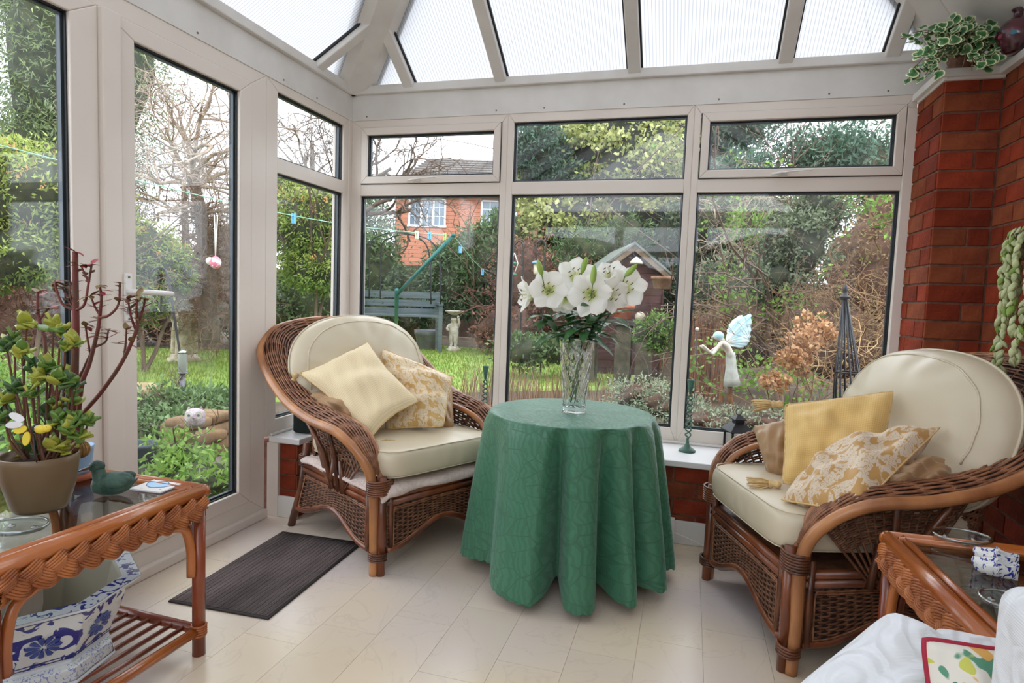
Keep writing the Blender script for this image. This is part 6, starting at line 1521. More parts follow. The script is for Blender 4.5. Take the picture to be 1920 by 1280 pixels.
thicket('dry_grass_clump', 'straw coloured dry grass clump behind the obelisk', [((3.751,4.012,0.979), (.35,.3,.3), 60), ((3.078,2.541,0.629), (.35,.25,.15), 40)], mat('straw_stem', (186,156,112), .9, rgb2=(150,118,80), nscale=5), 24, L=.35, r=.0035, depth=2, gravity=-.05)
shrub('mixed_hedge', 'dull brown green growth behind the tangle at the right window edge', [e((4.125,5.618,1.491), (.7,.5,.75)), e((3.607,5.198,0.676), (.8,.5,.5)), e((4.708,6.576,2.276), (.7,.5,.7)), e((2.68,5.98,0.725), (.75,.5,.55))], 8000, .06, .03, leafmat('brown_green_leaf', (112,90,66), (160,142,102)), 'hedge', core=CORER, rmat=TWIG, stems=4, sr=.012)
shrub('bay_shrub', 'bright green leafy sprays at the top of the right window', [e((3.445,4.648,2.25), (.28,.2,.16)), e((3.853,4.34,2.146), (.16,.15,.16)), e((2.518,4.994,2.047), (.22,.2,.2))], 700, .1, .035, L_GRN, core=None, spread=.25, sr=.006)
shrub('bramble_bush', 'green bramble patch beside the fairy statue', [e((2.35,3.633,1.258), (.2,.2,.22)), e((2.554,3.466,1.047), (.28,.25,.2)), e((2.905,3.361,1.088), (.16,.15,.2)), e((2.627,2.19,0.459), (.35,.3,.14)), e((2.184,2.486,0.529), (.3,.25,.2))], 900, .05, .03, L_GRN, core=None, spread=.3, sr=.006)
# far building
HB = mat('orange_house_brick', (204,142,114), .9, rgb2=(184,118,92), nscale=40, ndet=3, rand=.10)
HM = mat('house_mortar', (176,140,118), .95)
ROOFT = mat('grey_roof_tile', (120,112,106), .8, rgb2=(98,92,88), nscale=12, rand=.12)
HWHITE = mat('house_white_paint', (232,234,236), .5)
HGLASS = mat('far_window_glass', (110,130,146), .1, spec=.8)
hs = thing('brick_house', 'orange brick house with white latticed windows and a grey tiled roof beyond the garden', 'house', (-8.557,18.837,0.827))
hb = Vector(hs.location); ang = math.atan2(.25, .97); hs.rotation_euler = (0,0,ang)
Hi = Matrix.Rotation(-ang, 3, 'Z')
def HL(p): return Hi @ (Vector(p)-hb)
p0, p1 = HL((-9.276,18.854,3.704)), HL((-4.03,20.791,3.952)); ztop = HL((-7.424,19.476,4.894)).z
hx0, hx1 = p0.x, p1.x+1.0
MB().box(hx0, hx1, .03, 6, -2.2, ztop).build('wall', HM, hs, smooth=False)
W1 = (HL((-8.764,19.067,4.553)).x, HL((-7.408,19.458,4.604)).x, HL((-8.116,19.185,3.685)).z, HL((-8.173,19.247,4.7)).z)
W2 = (HL((-6.138,20.036,4.684)).x, HL((-6.138,20.036,4.684)).x+1.35, W1[2], W1[3])
# brick courses of the visible face, in panels of bricks between the openings
cb = {}
def house_course(x0, x1, z, k):
    x = x0-(.56 if k % 2 else 0)
    while x < x1-.02:
        a, b = max(x, x0), min(x+1.12, x1); key = round(b-a, 2)
        if b-a > .04:
            if key not in cb:
                o = MB().box(.006, key-.006, 0, .035, .006, .144).build('brick_course', HB, hs, smooth=False); cb[key] = o.data
            else:
                o = bpy.data.objects.new('brick_course', cb[key]); COL.objects.link(o); o.parent = hs
            o.location = (a, 0, z)
        x += 1.12
k = 0; z = -.2
while z < ztop-.1:
    segs = [(hx0, hx1)]
    for a, b, c, d in (W1, W2):
        if z+.14 > c and z < d:
            segs = [s for q in segs for s in ((q[0], min(q[1], a)), (max(q[0], b), q[1])) if s[1]-s[0] > .03]
    for a, b in segs: house_course(a, b, z, k)
    z += .15; k += 1
def house_window(w, n):
    a, b, c, d = w; f = MB(); f.box(a-.05, b+.05, -.06, .06, c-.08, c); f.box(a-.02, b+.02, -.03, .06, d-.06, d); f.box(a-.02, a+.05, -.03, .06, c, d); f.box(b-.05, b+.02, -.03, .06, c, d)
    for i in range(1, n): x = a+(b-a)*i/n; f.box(x-.045, x+.045, -.03, .06, c, d)
    o = f.build('window', HWHITE, hs, smooth=False); o['kind'] = 'structure'
    for i in range(n):
        xa, xb = a+(b-a)*i/n+.05, a+(b-a)*(i+1)/n-.05
        MB().box(xa, xb, .02, .03, c, d).build('window_pane', HGLASS, o, smooth=False)
        g = MB(); g.box((xa+xb)/2-.012, (xa+xb)/2+.012, -.0, .02, c, d)
        for j in (1, 2): g.box(xa, xb, -.0, .02, c+(d-c)*j/3-.012, c+(d-c)*j/3+.012)
        g.build('glazing_bars', HWHITE, o, smooth=False)['kind'] = 'stuff'
house_window(W1, 3); house_window(W2, 2)
box('gutter', HWHITE, hx0-.3, hx1, -.34, -.2, ztop-.12, ztop+.02, hs); box('fascia', HWHITE, hx0-.25, hx1, -.2, .04, ztop-.06, ztop+.10, hs)
for u_ in (742, 729):
    x = HL(((-9.276,18.854,3.704) if u_ == 742 else (-9.512,18.754,3.28))).x
    MB().tube([(x,-.08,-2),(x,-.08,ztop-.3 if u_ == 742 else ztop-1.1)], .045 if u_ == 742 else .035, 8).build('down_pipe', HWHITE, hs)
rz0, rz1 = ztop+.06, HL((-7.626,21.122,6.688)).z; xr = HL((-8.829,20.767,6.554)).x
for i in range(14):
    a, b = i/14, (i+1)/14; za, zb = rz0+(rz1-rz0)*a, rz0+(rz1-rz0)*b; ya, yb = -.36+2.6*a, -.36+2.6*b
    xa, xb = hx0-.35+(xr-hx0+.35)*a, hx0-.35+(xr-hx0+.35)*b; n = 9
    for j in range(n):
        u0, u1 = j/n, (j+1)/n; A0, A1 = xa+(hx1-xa)*u0, xa+(hx1-xa)*u1-.02; B0, B1 = xb+(hx1-xb)*u0, xb+(hx1-xb)*u1-.02
        MB().add([(A0,ya,za+.05),(A1,ya,za+.05),(B1,yb,zb+.0),(B0,yb,zb+.0),(A0,ya,za+.01),(A1,ya,za+.01),(B1,yb,zb-.03),(B0,yb,zb-.03)], [(0,1,2,3),(7,6,5,4),(0,4,5,1),(1,5,6,2),(3,2,6,7),(0,3,7,4)]).build('roof_tile', ROOFT, hs, smooth=False)
MB().add([(hx0-.35,-.3,rz0),(hx1,-.3,rz0),(hx1,2.2,rz1-.03),(xr,2.2,rz1-.03),(hx0-.35,5,rz0),(hx1,5,rz0)], [(0,1,2,3),(0,3,4),(4,3,2,5),(0,4,5,1)]).build('roof_deck', ROOFT, hs, smooth=False)

# ------------------------------------------------------------------ garden: built things
STONE = mat('weathered_cast_stone', (200,190,168), .9, rgb2=(150,138,112), nscale=7, ndet=6, bump=.4); STONEW = mat('lichened_white_stone', (214,212,204), .9, rgb2=(168,150,126), nscale=9, ndet=5, bump=.4)
BUFF = mat('buff_clay', (186,166,128), .85, rgb2=(160,136,100), nscale=8, bump=.25)
# shed
SHEDW = mat('maroon_stained_board', (84,52,50), .85, rgb2=(66,40,40), nscale=8, stretch=(.4,3,3), rand=.1); BARGE = mat('weathered_barge_board', (132,112,92), .9, rgb2=(104,86,70), nscale=9, bump=.3); FELT = mat('grey_green_roof_felt', (116,120,112), .95, rgb2=(94,98,92), nscale=20, bump=.3)
ap, el, er = Vector((1.011,6.749,1.994)), Vector((0.458,6.551,1.479)), Vector((1.615,6.889,1.573))
sd = thing('garden_shed', 'small maroon boarded shed with a gabled felt roof and a pale barge board', 'shed', (ap.x, ap.y, GZ))
sx_ = (er-el); sx_.z = 0; hw = sx_.length/2; ang = math.atan2(sx_.y, sx_.x); sd.rotation_euler = (0,0,ang); za = ap.z-GZ; ze = (el.z+er.z)/2-GZ; DP = 2.3
w_ = hw*.84; zw = ze+.06
for i in range(18):
    z0, z1 = i*za/18, (i+1)*za/18
    half = w_ if z1 < zw else max(.02, w_*(za-.06-z1)/(za-.06-zw))
    if half > .04: MB().box(-half, half, .10, .125+.008*(i % 1), z0+.004, z1).build('board', SHEDW, sd, smooth=False)
for s in (1,-1): MB().box(s*w_-.02, s*w_+.02, .10, DP, 0, zw).build('side_wall', SHEDW, sd, smooth=False)
for s in (1,-1):
    A, B = Vector((0,0,za)), Vector((s*hw,0,ze)); n = Vector((s*(za-ze),0,hw)).normalized()
    V = [A, B, B-n*.10, A-n*.10]; MB().add([tuple(p+Vector((0,y,0))) for y in (-.03,.01) for p in V], [(0,1,2,3),(7,6,5,4),(0,4,5,1),(1,5,6,2),(2,6,7,3),(3,7,4,0)]).build('barge_board', BARGE, sd, smooth=False)
    V = [A+n*.012, B+n*.012, B-n*.02, A-n*.02]; MB().add([tuple(p+Vector((0,y,0))) for y in (-.05,DP) for p in V], [(0,1,2,3),(7,6,5,4),(0,4,5,1),(1,5,6,2),(2,6,7,3),(3,7,4,0)]).build('roof_slope', FELT, sd, smooth=False)
bl = thing('hanging_bell_lamp', 'small pale bell shaped lamp hanging in the shed gable', 'lamp', (1.069,6.532,1.673)); MB().lathe([(.10,-.02),(.085,.02),(.03,.07),(.012,.085),(0,.085)], 18, caps=False).build('shade', mat('pale_enamel_shade', (196,192,176), .5), bl, solid=.005); MB().tube(spline([(0,0,.085),(-.05,0,.13),(-.02,0,.19),(.02,0,.22)],5), .008, 6).build('hook', DARKM, bl)
def planter_pot(name, label, loc, r, h, m, cat='flowerpot', half=False, rz=0):
    t = thing(name, label, cat, loc, rz); MB().lathe([(0,0),(r*.66,0),(r*.72,h*.04),(r*.92,h*.74),(r*1.0,h*.76),(r*1.02,h),(r*.9,h),(r*.86,h*.8),(0,h*.78)], 24).build('pot', m, t); MB().lathe([(0,h*.82),(r*.86,h*.8)], 20, caps=False).build('soil', EARTH, t); return t
planter_pot('wall_planter', 'weathered terracotta planter fixed to the shed wall under its right eave', (1.477,6.305,1.272), .16, .19, mat('faded_terracotta', (150,116,92), .9, rgb2=(120,90,72), nscale=8))
planter_pot('flowerpot', 'terracotta flowerpot on a dark ledge in front of the shed', (0.985,5.712,0.819), .17, .20, TERR)
lg = thing('stone_ledge', 'dark stone ledge carrying the terracotta pot in front of the shed', 'ledge', (*(0.972,5.706,0.788)[:2], GZ)); zl = (0.972,5.706,0.796)[2]-GZ
box('slab', mat('dark_slate_slab', (72,68,60), .9, rgb2=(54,52,46), nscale=9), -.55,.42,-.18,.25, zl-.06, zl-.004, lg); 
for x in (-.45,.05,.34): box('pier', mat('mossy_block', (92,84,66), .95, rgb2=(66,62,48), nscale=9, bump=.4), x-.11,x+.11,-.13,.2,0,zl-.06, lg)
for u_, (p, r) in enumerate((((0.668,5.52,0.855), .10), ((1.233,5.681,0.861), .085))):
    rk = thing('rough_stone', ('pale rough stone left of the terracotta pot on the ledge', 'pale rough stone right of the terracotta pot on the ledge')[u_], 'stone', (p[0],p[1],zl+GZ)); MB().ball((0,0,r*.8), (r,r*.8,r*.85), 9, 6).build('stone', STONE, rk, sub=1)
# cherub bird bath
cb_ = thing('cherub_birdbath', 'white stone cherub carrying a shallow birdbath basin, edge of the lawn', 'statue', (-2.857,8.975,-0.12))
MB().lathe([(0,0),(.16,0),(.16,.05),(.11,.07),(.10,.10)], 20).build('plinth', STONEW, cb_)
def figure(name, m, parent, chains, sub=2):
    """one continuous body grown along joints: chains of (point, radius), the first chain holds the root"""
    import bmesh
    V, E_, Rr = [], [], []; idx = {}
    for ch in chains:
        prev = None
        for p, r in ch:
            key = tuple(round(x, 4) for x in p)
            if key not in idx: idx[key] = len(V); V.append(p); Rr.append(r)
            if prev is not None and prev != idx[key]: E_.append((prev, idx[key]))
            prev = idx[key]
    me = bpy.data.meshes.new(name); me.from_pydata(V, E_, []); o = bpy.data.objects.new(name, me); COL.objects.link(o); o.parent = parent; me.materials.append(m)
    md = o.modifiers.new('skin', 'SKIN'); md.use_smooth_shade = True
    for i, sv in enumerate(me.skin_vertices[0].data): sv.radius = (Rr[i], Rr[i]); sv.use_root = i == 0
    o.modifiers.new('soft', 'SUBSURF').levels = sub; o.modifiers['soft'].render_levels = sub; return o
figure('body', STONEW, cb_, [[((0,0,.40),.085),((0,0,.48),.095),((0,.0,.56),.08),((0,0,.60),.045),((0,-.005,.66),.085),((0,-.005,.71),.075)],
    [((0,0,.40),.085),((.05,-.01,.34),.062),((.055,-.03,.22),.05),((.05,.0,.12),.036),((.05,-.05,.105),.028)], [((0,0,.40),.085),((-.05,-.01,.34),.062),((-.06,-.01,.22),.05),((-.055,.01,.12),.036),((-.06,-.04,.105),.028)],
    [((0,.0,.56),.08),((.10,-.02,.54),.04),((.14,-.07,.60),.034),((.11,-.05,.70),.028),((.09,-.02,.76),.026)], [((0,.0,.56),.08),((-.10,-.02,.54),.04),((-.14,-.05,.47),.034),((-.08,-.11,.44),.028)]])
for s in (1,-1): MB().ball((s*.03,-.078,.672), .012, 8, 6).build('eye_socket', STONEW, cb_)
MB().lathe([(.05,.76),(.12,.79),(.19,.83),(.205,.85),(.195,.855),(.12,.825),(0,.815)], 28).build('basin', STONEW, cb_)
pt_ = (-3.46,8.953,-0.12); planter_pot('flowerpot', 'grey bowl shaped pot on the far edge of the lawn, left of the cherub', pt_, .27, .42, mat('grey_glazed_pot', (128,132,138), .6, rgb2=(104,108,114), nscale=6))
# three graces planter
tg = thing('statue_planter', 'pale stone column of draped figures carrying an urn, left lawn', 'statue', (-5.643,4.613,-0.12)); 
MB().lathe([(0,0),(.24,0),(.24,.06),(.20,.08),(.19,.12)], 20).build('plinth', STONE, tg)
MB().lathe([(.13,.10),(.12,.30),(.10,.55),(.13,.76),(.10,.80)], 16).build('column', STONE, tg)
for k in range(3):
    a = k*2*PI/3-.9; c, s = math.cos(a), math.sin(a)
    def q(r, h, t=0): return (r*c-t*s, r*s+t*c, h)
    figure('draped_figure', STONE, tg, [[(q(.13,.46),.075),(q(.12,.56),.062),(q(.13,.68),.07),(q(.135,.74),.03),(q(.15,.81),.055),(q(.15,.85),.045)], [(q(.13,.46),.075),(q(.14,.30),.07),(q(.15,.16),.072),(q(.15,.12),.06)], [(q(.13,.68),.07),(q(.16,.70,.10),.034),(q(.19,.80,.13),.03),(q(.17,.88,.12),.026)], [(q(.13,.68),.07),(q(.16,.66,-.10),.034),(q(.18,.54,-.12),.028),(q(.17,.46,-.08),.024)]])
MB().lathe([(.06,.86),(.12,.90),(.15,.935),(.19,.945),(.19,.97),(.17,.975),(.15,.95),(0,.94)], 28).build('urn', STONE, tg)
# shepherd crook with a bird feeder
ck = thing('shepherd_crook', 'dark iron shepherd crook pole arching over beside the glazed door', 'garden pole', (-2.634,1.554,-0.12)); kb = Vector(ck.location)
MB().tube(spline([Vector(p)-kb for p in ((-2.634,1.554,-0.12), (-2.625,1.463,0.36), (-2.677,1.431,0.806), (-2.695,1.396,1.099), (-2.709,1.369,1.205), (-2.741,1.341,1.236), (-2.791,1.325,1.215), (-2.813,1.317,1.18))], 6), .011, 7).build('pole', DARKM, ck)
fd = thing('bird_feeder', 'clear tube bird feeder on a grey post beside the shepherd crook', 'bird feeder', (-2.353,1.199,-0.12)); z1 = (-2.376,1.166,0.32)[2]-GZ; z2 = (-2.395,1.174,0.487)[2]-GZ
MB().tube([(0,0,-.02),(-.005,0,z1)], .024, 10).build('post', mat('grey_metal_post', (112,112,116), .4, metal=.5), fd); MB().lathe([(.036,z1),(.038,z1+.01),(.038,z2-.01),(.036,z2)], 18).build('seed_tube', mat('cloudy_clear_plastic', (172,176,170), .25, trans=.55), fd); MB().lathe([(0,z2+.03),(.03,z2+.02),(.042,z2),(.0,z2)], 18).build('lid', STEEL, fd); MB().lathe([(0,z1-.008),(.045,z1-.006),(.045,z1),(0,z1)], 18).build('tray', STEEL, fd)
pp = planter_pot('scroll_planter', 'buff clay planter with a rolled rim, left of the bird feeder on the grass', (-2.83,1.173,-0.12), .18, .29, BUFF)
for a in (-.6, .5): MB().tube([(.16*math.cos(a)+.03*math.cos(t_)*math.cos(a), .16*math.sin(a)+.03*math.cos(t_)*math.sin(a), .17+.045*math.sin(t_)) for t_ in np.linspace(0,5,14)], .010, 6).build('scroll', BUFF, pp)
bn = thing('dark_tub', 'dark blue grey plastic tub standing outside the glazed door', 'tub', (-1.252,-0.269,-0.12)); MB().lathe([(0,0),(.075,0),(.09,.22),(.096,.225),(.096,.245),(.085,.245),(.078,.03),(0,.03)], 20).build('tub', mat('blue_grey_plastic', (54,66,78), .5), bn)
# owl ornament and the low retaining wall of rough stones it stands on
SAND = mat('rough_sandstone', (146,118,86), .95, rgb2=(112,88,64), nscale=6, ndet=6, bump=.6, bscale=20, rand=.14)
wl = thing('stone_retaining_wall', 'low wall of rough brown sandstone blocks outside the glazed door', 'stonework', (-1.341,0.259,-0.12)); sb_ = Vector(wl.location)
def block(A, B, dp, z0, z1, seed):
    A, B = Vector(A)-sb_, Vector(B)-sb_; u = (B-A); u.z = 0; L = u.length; u.normalize(); n = Vector((-u.y,u.x,0)); R0 = random.Random(seed)
    o = MB(); G = []
    for x in (0,.5,1): 
        for y in (0,1): 
            for z in (0,1): pass
    o.box(0,L-.012,0,dp,z0,z1, lambda x,y,z: tuple(A*1+u*(x+R0.uniform(-.015,.015))+n*(y+R0.uniform(-.015,.015))+Vector((0,0,z-A.z+R0.uniform(-.012,.012)))))
    b = o.build('stone', SAND, wl, bevel=.025); bm_fix(b); return b
p0, p1, p2, p3 = (-1.298,0.218,-0.12), (-1.342,0.652,-0.12), (-1.822,0.435,-0.12), (-1.319,0.409,-0.12)
block(p0, p3, .22, 0, .115, 1); block(p3, p1, .22, 0, .115, 2); block(p2, p0, .22, 0, .10, 3); block(p0, p1, .24, .12, .205, 4); block(p0, p3, .24, .21, .29, 5); block(p3, p1, .24, .21, .285, 6); block(p2, p0, .24, .105, .19, 7)
OWLM = mat('pale_lilac_grey_owl', (196,184,186), .8, rgb2=(150,134,140), nscale=40, bump=.4)
ow = thing('owl_ornament', 'small pale grey owl ornament with big white eyes on the sandstone wall', 'ornament', (-1.173,0.085,0.099)); ow.location.z = GZ+.288
MB().lathe([(0,0),(.04,0),(.058,.02),(.064,.055),(.060,.09),(.044,.112),(0,.118)], 22).build('body', OWLM, ow)
for s in (1,-1):
    d_ = Vector((.55,-.80,.1)).normalized(); sd_ = Vector((d_.y,-d_.x,0)).normalized(); c = d_*.052+sd_*(s*.028)+Vector((0,0,.076))
    disc('eye_ring', c, d_, (0,0,1), .024, .024, STONEW, ow, .012); disc('pupil', c+d_*.007, d_, (0,0,1), .008, .008, mat('slate_pupil', (90,100,110), .4), ow, .004)
    MB().lathe([(.016,0),(0,.03)], 8, T=lambda x,y,z: tuple(sd_*(s*.036)+Vector((x,y,.105+z)))).build('ear_tuft', OWLM, ow)
MB().lathe([(.009,0),(0,.018)], 8, T=lambda x,y,z: tuple(Vector((.55,-.80,0)).normalized()*(.060)+Vector((x,y,.066-z)))).build('beak', mat('dark_beak', (110,96,92), .5), ow)
# hanging pink ornament
PINK = mat('pink_glazed_ball', (222,120,140), .35, rgb2=(240,226,228), nscale=26, nlo=.5, nhi=.55); CORD = mat('white_cord', (226,222,214), .8)
hk = thing('hanging_ornament', 'pink and white china ball hanging on a looped white cord from the bare tree', 'ornament', (-2.929,2.234,1.33)); k0 = Vector(hk.location)
MB().ball((0,0,0), (.062,.055,.066), 16, 10).build('ball', PINK, hk); MB().ball((-.07,0,.015), .042, 12, 8).build('ball', CORD, hk)
for p in ((-2.967,2.261,1.829), (-2.935,2.271,1.83)): MB().tube([(0,0,.06), Vector(p)-k0], .006, 5).build('cord', CORD, hk)
# washing line with pegs
LINEG = mat('pale_green_line', (150,206,178), .5); PROP = mat('dark_teal_pole', (36,98,92), .4, metal=.3)
tipP, tailP = Vector((-0.799,3.607,1.773)), Vector((-1.467,-0.966,1.758))
wp = thing('washing_line_pole', 'teal green pole of the washing line slanting up behind the left light', 'pole', (-3.98,8.538,-0.12)); q0 = Vector(wp.location)
MB().tube([Vector((-1.44,3.473,1.059))-q0, tipP-q0], .022, 9).build('arm', PROP, wp); MB().tube([(0,0,0), Vector((-1.44,3.473,1.059))-q0+Vector((0,0,.05))], .028, 9).build('post', PROP, wp); MB().ball(tuple(tipP-q0), .028, 10, 7).build('end_cap', PROP, wp)
wlp = thing('washing_line', 'thin pale green washing line crossing the garden behind the windows', 'line', tailP); pts = [tailP.lerp(tipP, q)-tailP+Vector((0,0,-.10*math.sin(PI*q))) for q in np.linspace(0,1,30)]
MB().tube(pts, .0035, 5).build('line', LINEG, wlp); end2 = Vector((-0.829,5.028,1.373)); MB().tube([tipP-tailP, (tipP+end2)/2-tailP+Vector((0,0,-.03)), end2-tailP], .0035, 5).build('line', LINEG, wlp)
def peg(label, p, m, tilt=0):
    t = thing('clothes_peg', label, 'peg', p, tilt, 'pegs on the washing line')
    for s in (1,-1): MB().add([(s*.008,-.012,.025),(s*.016,-.012,.025),(s*.016,.012,.025),(s*.008,.012,.025),(s*.003,-.012,-.055),(s*.013,-.012,-.055),(s*.013,.012,-.055),(s*.003,.012,-.055)], [(0,1,2,3),(7,6,5,4),(0,4,5,1),(1,5,6,2),(2,6,7,3),(3,7,4,0)]).build('jaw', m, t, smooth=False)
    MB().tube([(-.014,0,-.01),(.014,0,-.01)], .006, 6).build('spring', STEEL, t)
PB, PGm, PW_ = mat('blue_peg', (96,176,226), .4), mat('lime_peg', (196,226,130), .4), mat('white_green_peg', (224,234,206), .4)
def on_line(q): return tailP.lerp(tipP, q)+Vector((0,0,-.10*math.sin(PI*q)-.005))
peg('blue clothes peg seen through the narrow corner window', on_line(.452), PB); peg('white clothes peg under the house window', on_line(.835), PW_); peg('blue clothes peg between the white and the lime peg', on_line(.890), PB); peg('lime clothes peg beside the end of the teal pole', on_line(.958), PGm); peg('blue clothes peg on the far stretch of line in front of the rhododendron', tipP.lerp(end2, .18)+Vector((0,0,-.06)), PB); peg('small blue clothes peg near the mullion at the far end of the line', tipP.lerp(end2, .82)+Vector((0,0,-.03)), PB)
# bench
BNC = mat('grey_painted_bench', (92,104,108), .7, rgb2=(74,86,88), nscale=8, stretch=(.3,4,4))
A_, B_ = Vector((-4.564,7.903,1.121)), Vector((-3.132,8.731,1.129)); bc = thing('garden_bench', 'grey painted garden bench standing before the gate', 'bench', ((A_.x+B_.x)/2, (A_.y+B_.y)/2, GZ), math.atan2(B_.y-A_.y, B_.x-A_.x)); bl_ = (B_-A_).length/2; zt_ = A_.z-GZ
for i in range(3): box('back_slat', BNC, -bl_, bl_, -.015+.0, .015, zt_-.15-i*.17, zt_-i*.17-.02, bc)
for i in range(4): box('seat_slat', BNC, -bl_, bl_, -.46+i*.10, -.38+i*.10, zt_-.52, zt_-.48, bc)
for s in (1,-1):
    box('rear_leg', BNC, s*bl_-.04, s*bl_+.04, -.01, .05, 0, zt_+.0, bc); box('front_leg', BNC, s*bl_-.04, s*bl_+.04, -.47, -.41, 0, zt_-.26, bc); box('armrest', BNC, s*bl_-.045, s*bl_+.045, -.50, .03, zt_-.28, zt_-.22, bc)
ar = thing('garden_arch', 'thin dark metal hoop arching in front of the brick house', 'arch', (*(-3.168,6.896,1.818)[:2], GZ)); a0_ = Vector(ar.location)
for dy in (0, .35): MB().tube(spline([Vector(p)-a0_+Vector((.1*dy,dy,0)) for p in ((-3.605,6.704,0.946), (-3.638,6.766,1.877), (-3.484,6.826,2.073), (-3.186,6.916,2.141), (-2.806,7.019,2.06), (-2.605,7.052,1.745), (-2.539,7.004,0.892))], 6), .012, 6).build('hoop', DARKM, ar)
# hanging chimes
for u_, (lab, p, c) in enumerate((('green diamond shaped wire feeder hanging by the mullion behind the lilies', (-0.736,6.008,1.572), (60,120,96)), ('blue topped hanging bird feeder behind the left lily bud', (-0.414,6.102,1.601), (110,150,170)))):
    t = thing('hanging_feeder', lab, 'bird feeder', p); m = mat('feeder_%s_paint' % ('green', 'blue')[u_], c, .5)
    if u_ == 0:
        for s in (1,-1): MB().tube([(0,0,.18),(s*.06,0,.02),(0,0,-.16)], .007, 6).build('wire', CORD, t); 
        MB().lathe([(0,.045),(.05,.03),(.055,.01),(0,0)], 14).build('cap', m, t); MB().lathe([(0,-.17),(.05,-.165),(.055,-.14),(0,-.13)], 14).build('cup', m, t)
    else:
        MB().lathe([(0,.05),(.05,.03),(.075,0),(.0,0)], 16).build('cap', m, t); MB().lathe([(.03,-.16),(.035,-.15),(.035,0)], 14).build('seed_tube', mat('cloudy_feeder_tube', (196,188,160), .4), t)
    MB().tube([(0,0,.05),(0,0,.30)], .004, 5).build('cord', DARKM, t); MB().tube(spline([(0,0,.30),(.06,0,.36),(.13,0,.30),(.14,0,0),(.14,0,GZ-p[2])],5), .012, 6).build('pole', DARKM, t)
# fairy on a stake
FAI = mat('pale_blue_verdigris_resin', (196,222,226), .6, rgb2=(160,196,204), nscale=12); FAIW = mat('ivory_resin', (222,214,200), .6, rgb2=(190,176,158), nscale=10); FAIB = mat('rusted_stake', (140,96,62), .8, rgb2=(104,70,48), nscale=14)
fy = thing('fairy_statue', 'kneeling garden fairy statue with large pale blue wings blowing from her hands', 'statue', (2.287,1.673,0.428)); f0 = Vector(fy.location); f0.z = GZ; fy.location = f0
def fp(u, v, D=4.6): return Vector(FP[(u, v)])-f0
FP = {(1366,690):(2.203,1.664,0.616),(1370,668):(2.214,1.674,0.703),(1364,646):(2.186,1.672,0.79),(1358,640):(2.162,1.667,0.813),(1345,631):(2.11,1.655,0.847),(1338,628):(2.083,1.648,0.857),(1352,642):(2.137,1.607,0.807),(1336,664):(2.079,1.532,0.723),(1316,646):(2,1.494,0.791),(1347,650):(2.124,1.705,0.768),(1330,661):(2.061,1.694,0.721),(1312,648):(1.988,1.635,0.773),(1372,712):(2.231,1.665,0.529),(1368,725):(2.219,1.657,0.477),(1378,706):(2.256,1.715,0.549),(1381,724):(2.273,1.735,0.475),(1363,640):(2.185,1.736,0.81),(1408,592):(2.366,2.001,1.006),(1402,590):(2.341,1.984,1.013),(1366,622):(2.195,1.786,0.881),(1407,620):(2.369,1.993,0.888),(1404,640):(2.358,1.952,0.806),(1392,651):(2.311,1.914,0.76),(1369,648):(2.211,1.762,0.777),(1378,604):(2.241,1.857,0.954),(1369,745):(2.227,1.654,0.398),(1372,776):(2.247,1.67,0.272),(1366,735):(2.213,1.653,0.437)}
figure('body', FAIW, fy, [[(fp(1366,690),.030),(fp(1370,668),.027),(fp(1364,646),.030),(fp(1358,640),.014),(fp(1345,631),.030),(fp(1338,628),.024)], [(fp(1364,646),.030),(fp(1352,642),.016),(fp(1336,664),.0125),(fp(1316,646),.009)], [(fp(1364,646),.030),(fp(1347,650),.015),(fp(1330,661),.012),(fp(1312,648),.009)],
    [(fp(1366,690),.030),(fp(1372,712),.030),(fp(1368,725),.018)], [(fp(1366,690),.030),(fp(1378,706),.030),(fp(1381,724),.018)]])
DRS = mat('grey_white_resin_dress', (186,190,182), .7, rgb2=(150,146,132), nscale=14); a_, b_2 = fp(1370,668), fp(1372,712)
r3 = frame_of(a_, b_2); Ld = (b_2-a_).length
MB().lathe([(.030,-.03),(.034,.0),(.038,Ld*.5),(.052,Ld*.95),(.062,Ld*1.25),(.055,Ld*1.24)], 18, T=lambda x,y,z: tuple(a_+r3 @ Vector((x*(1+.12*math.sin(6*math.atan2(y,x))), y, z))), caps=False).build('dress', DRS, fy, solid=.004)
hd = fp(1345,631); MB().ball(tuple(hd+Vector((.008,.004,.006))), (.040,.036,.034), 14, 9).build('hair', FAI, fy); MB().ball(tuple(hd+Vector((-.034,-.006,-.006))), (.010,.008,.008), 8, 6).build('nose', FAIW, fy)
def wing(root, outline, name, bulge):
    root = Vector(root); O = spline(outline, 6, closed=False); n = len(O); G = []
    nv = (O[0]-root).cross(O[-1]-root).normalized()
    for j in range(7):
        q = j/6; G.append([tuple(root.lerp(p, q)+nv*(bulge*math.sin(PI*q)+.006*q*math.sin(i*2.05))) for i, p in enumerate(O)])
    w = MB().grid(G).build(name, FAI, fy, solid=.006)
    for k in range(0, n, 3): MB().tube([root.lerp(O[k], q)+nv*(bulge*math.sin(PI*q)+.006*q*math.sin(k*2.05)) for q in np.linspace(.05,1,7)], lambda t_: .004-.002*t_, 5).build('wing_vein', FAIW, w)
wing(fp(1363,640), [fp(1366,622), fp(1378,604), fp(1402,590), fp(1408,592), fp(1407,620), fp(1404,640), fp(1392,651), fp(1369,648)], 'wing', .012)
wing(fp(1363,640)+Vector((0,.03,0)), [fp(1366,622)+Vector((-.01,.05,0)), fp(1378,604)+Vector((-.02,.10,0)), fp(1402,590)+Vector((-.03,.14,-.01)), fp(1407,620)+Vector((-.03,.13,0)), fp(1404,640)+Vector((-.03,.12,.02)), fp(1369,648)+Vector((0,.05,.01))], 'wing', -.012)
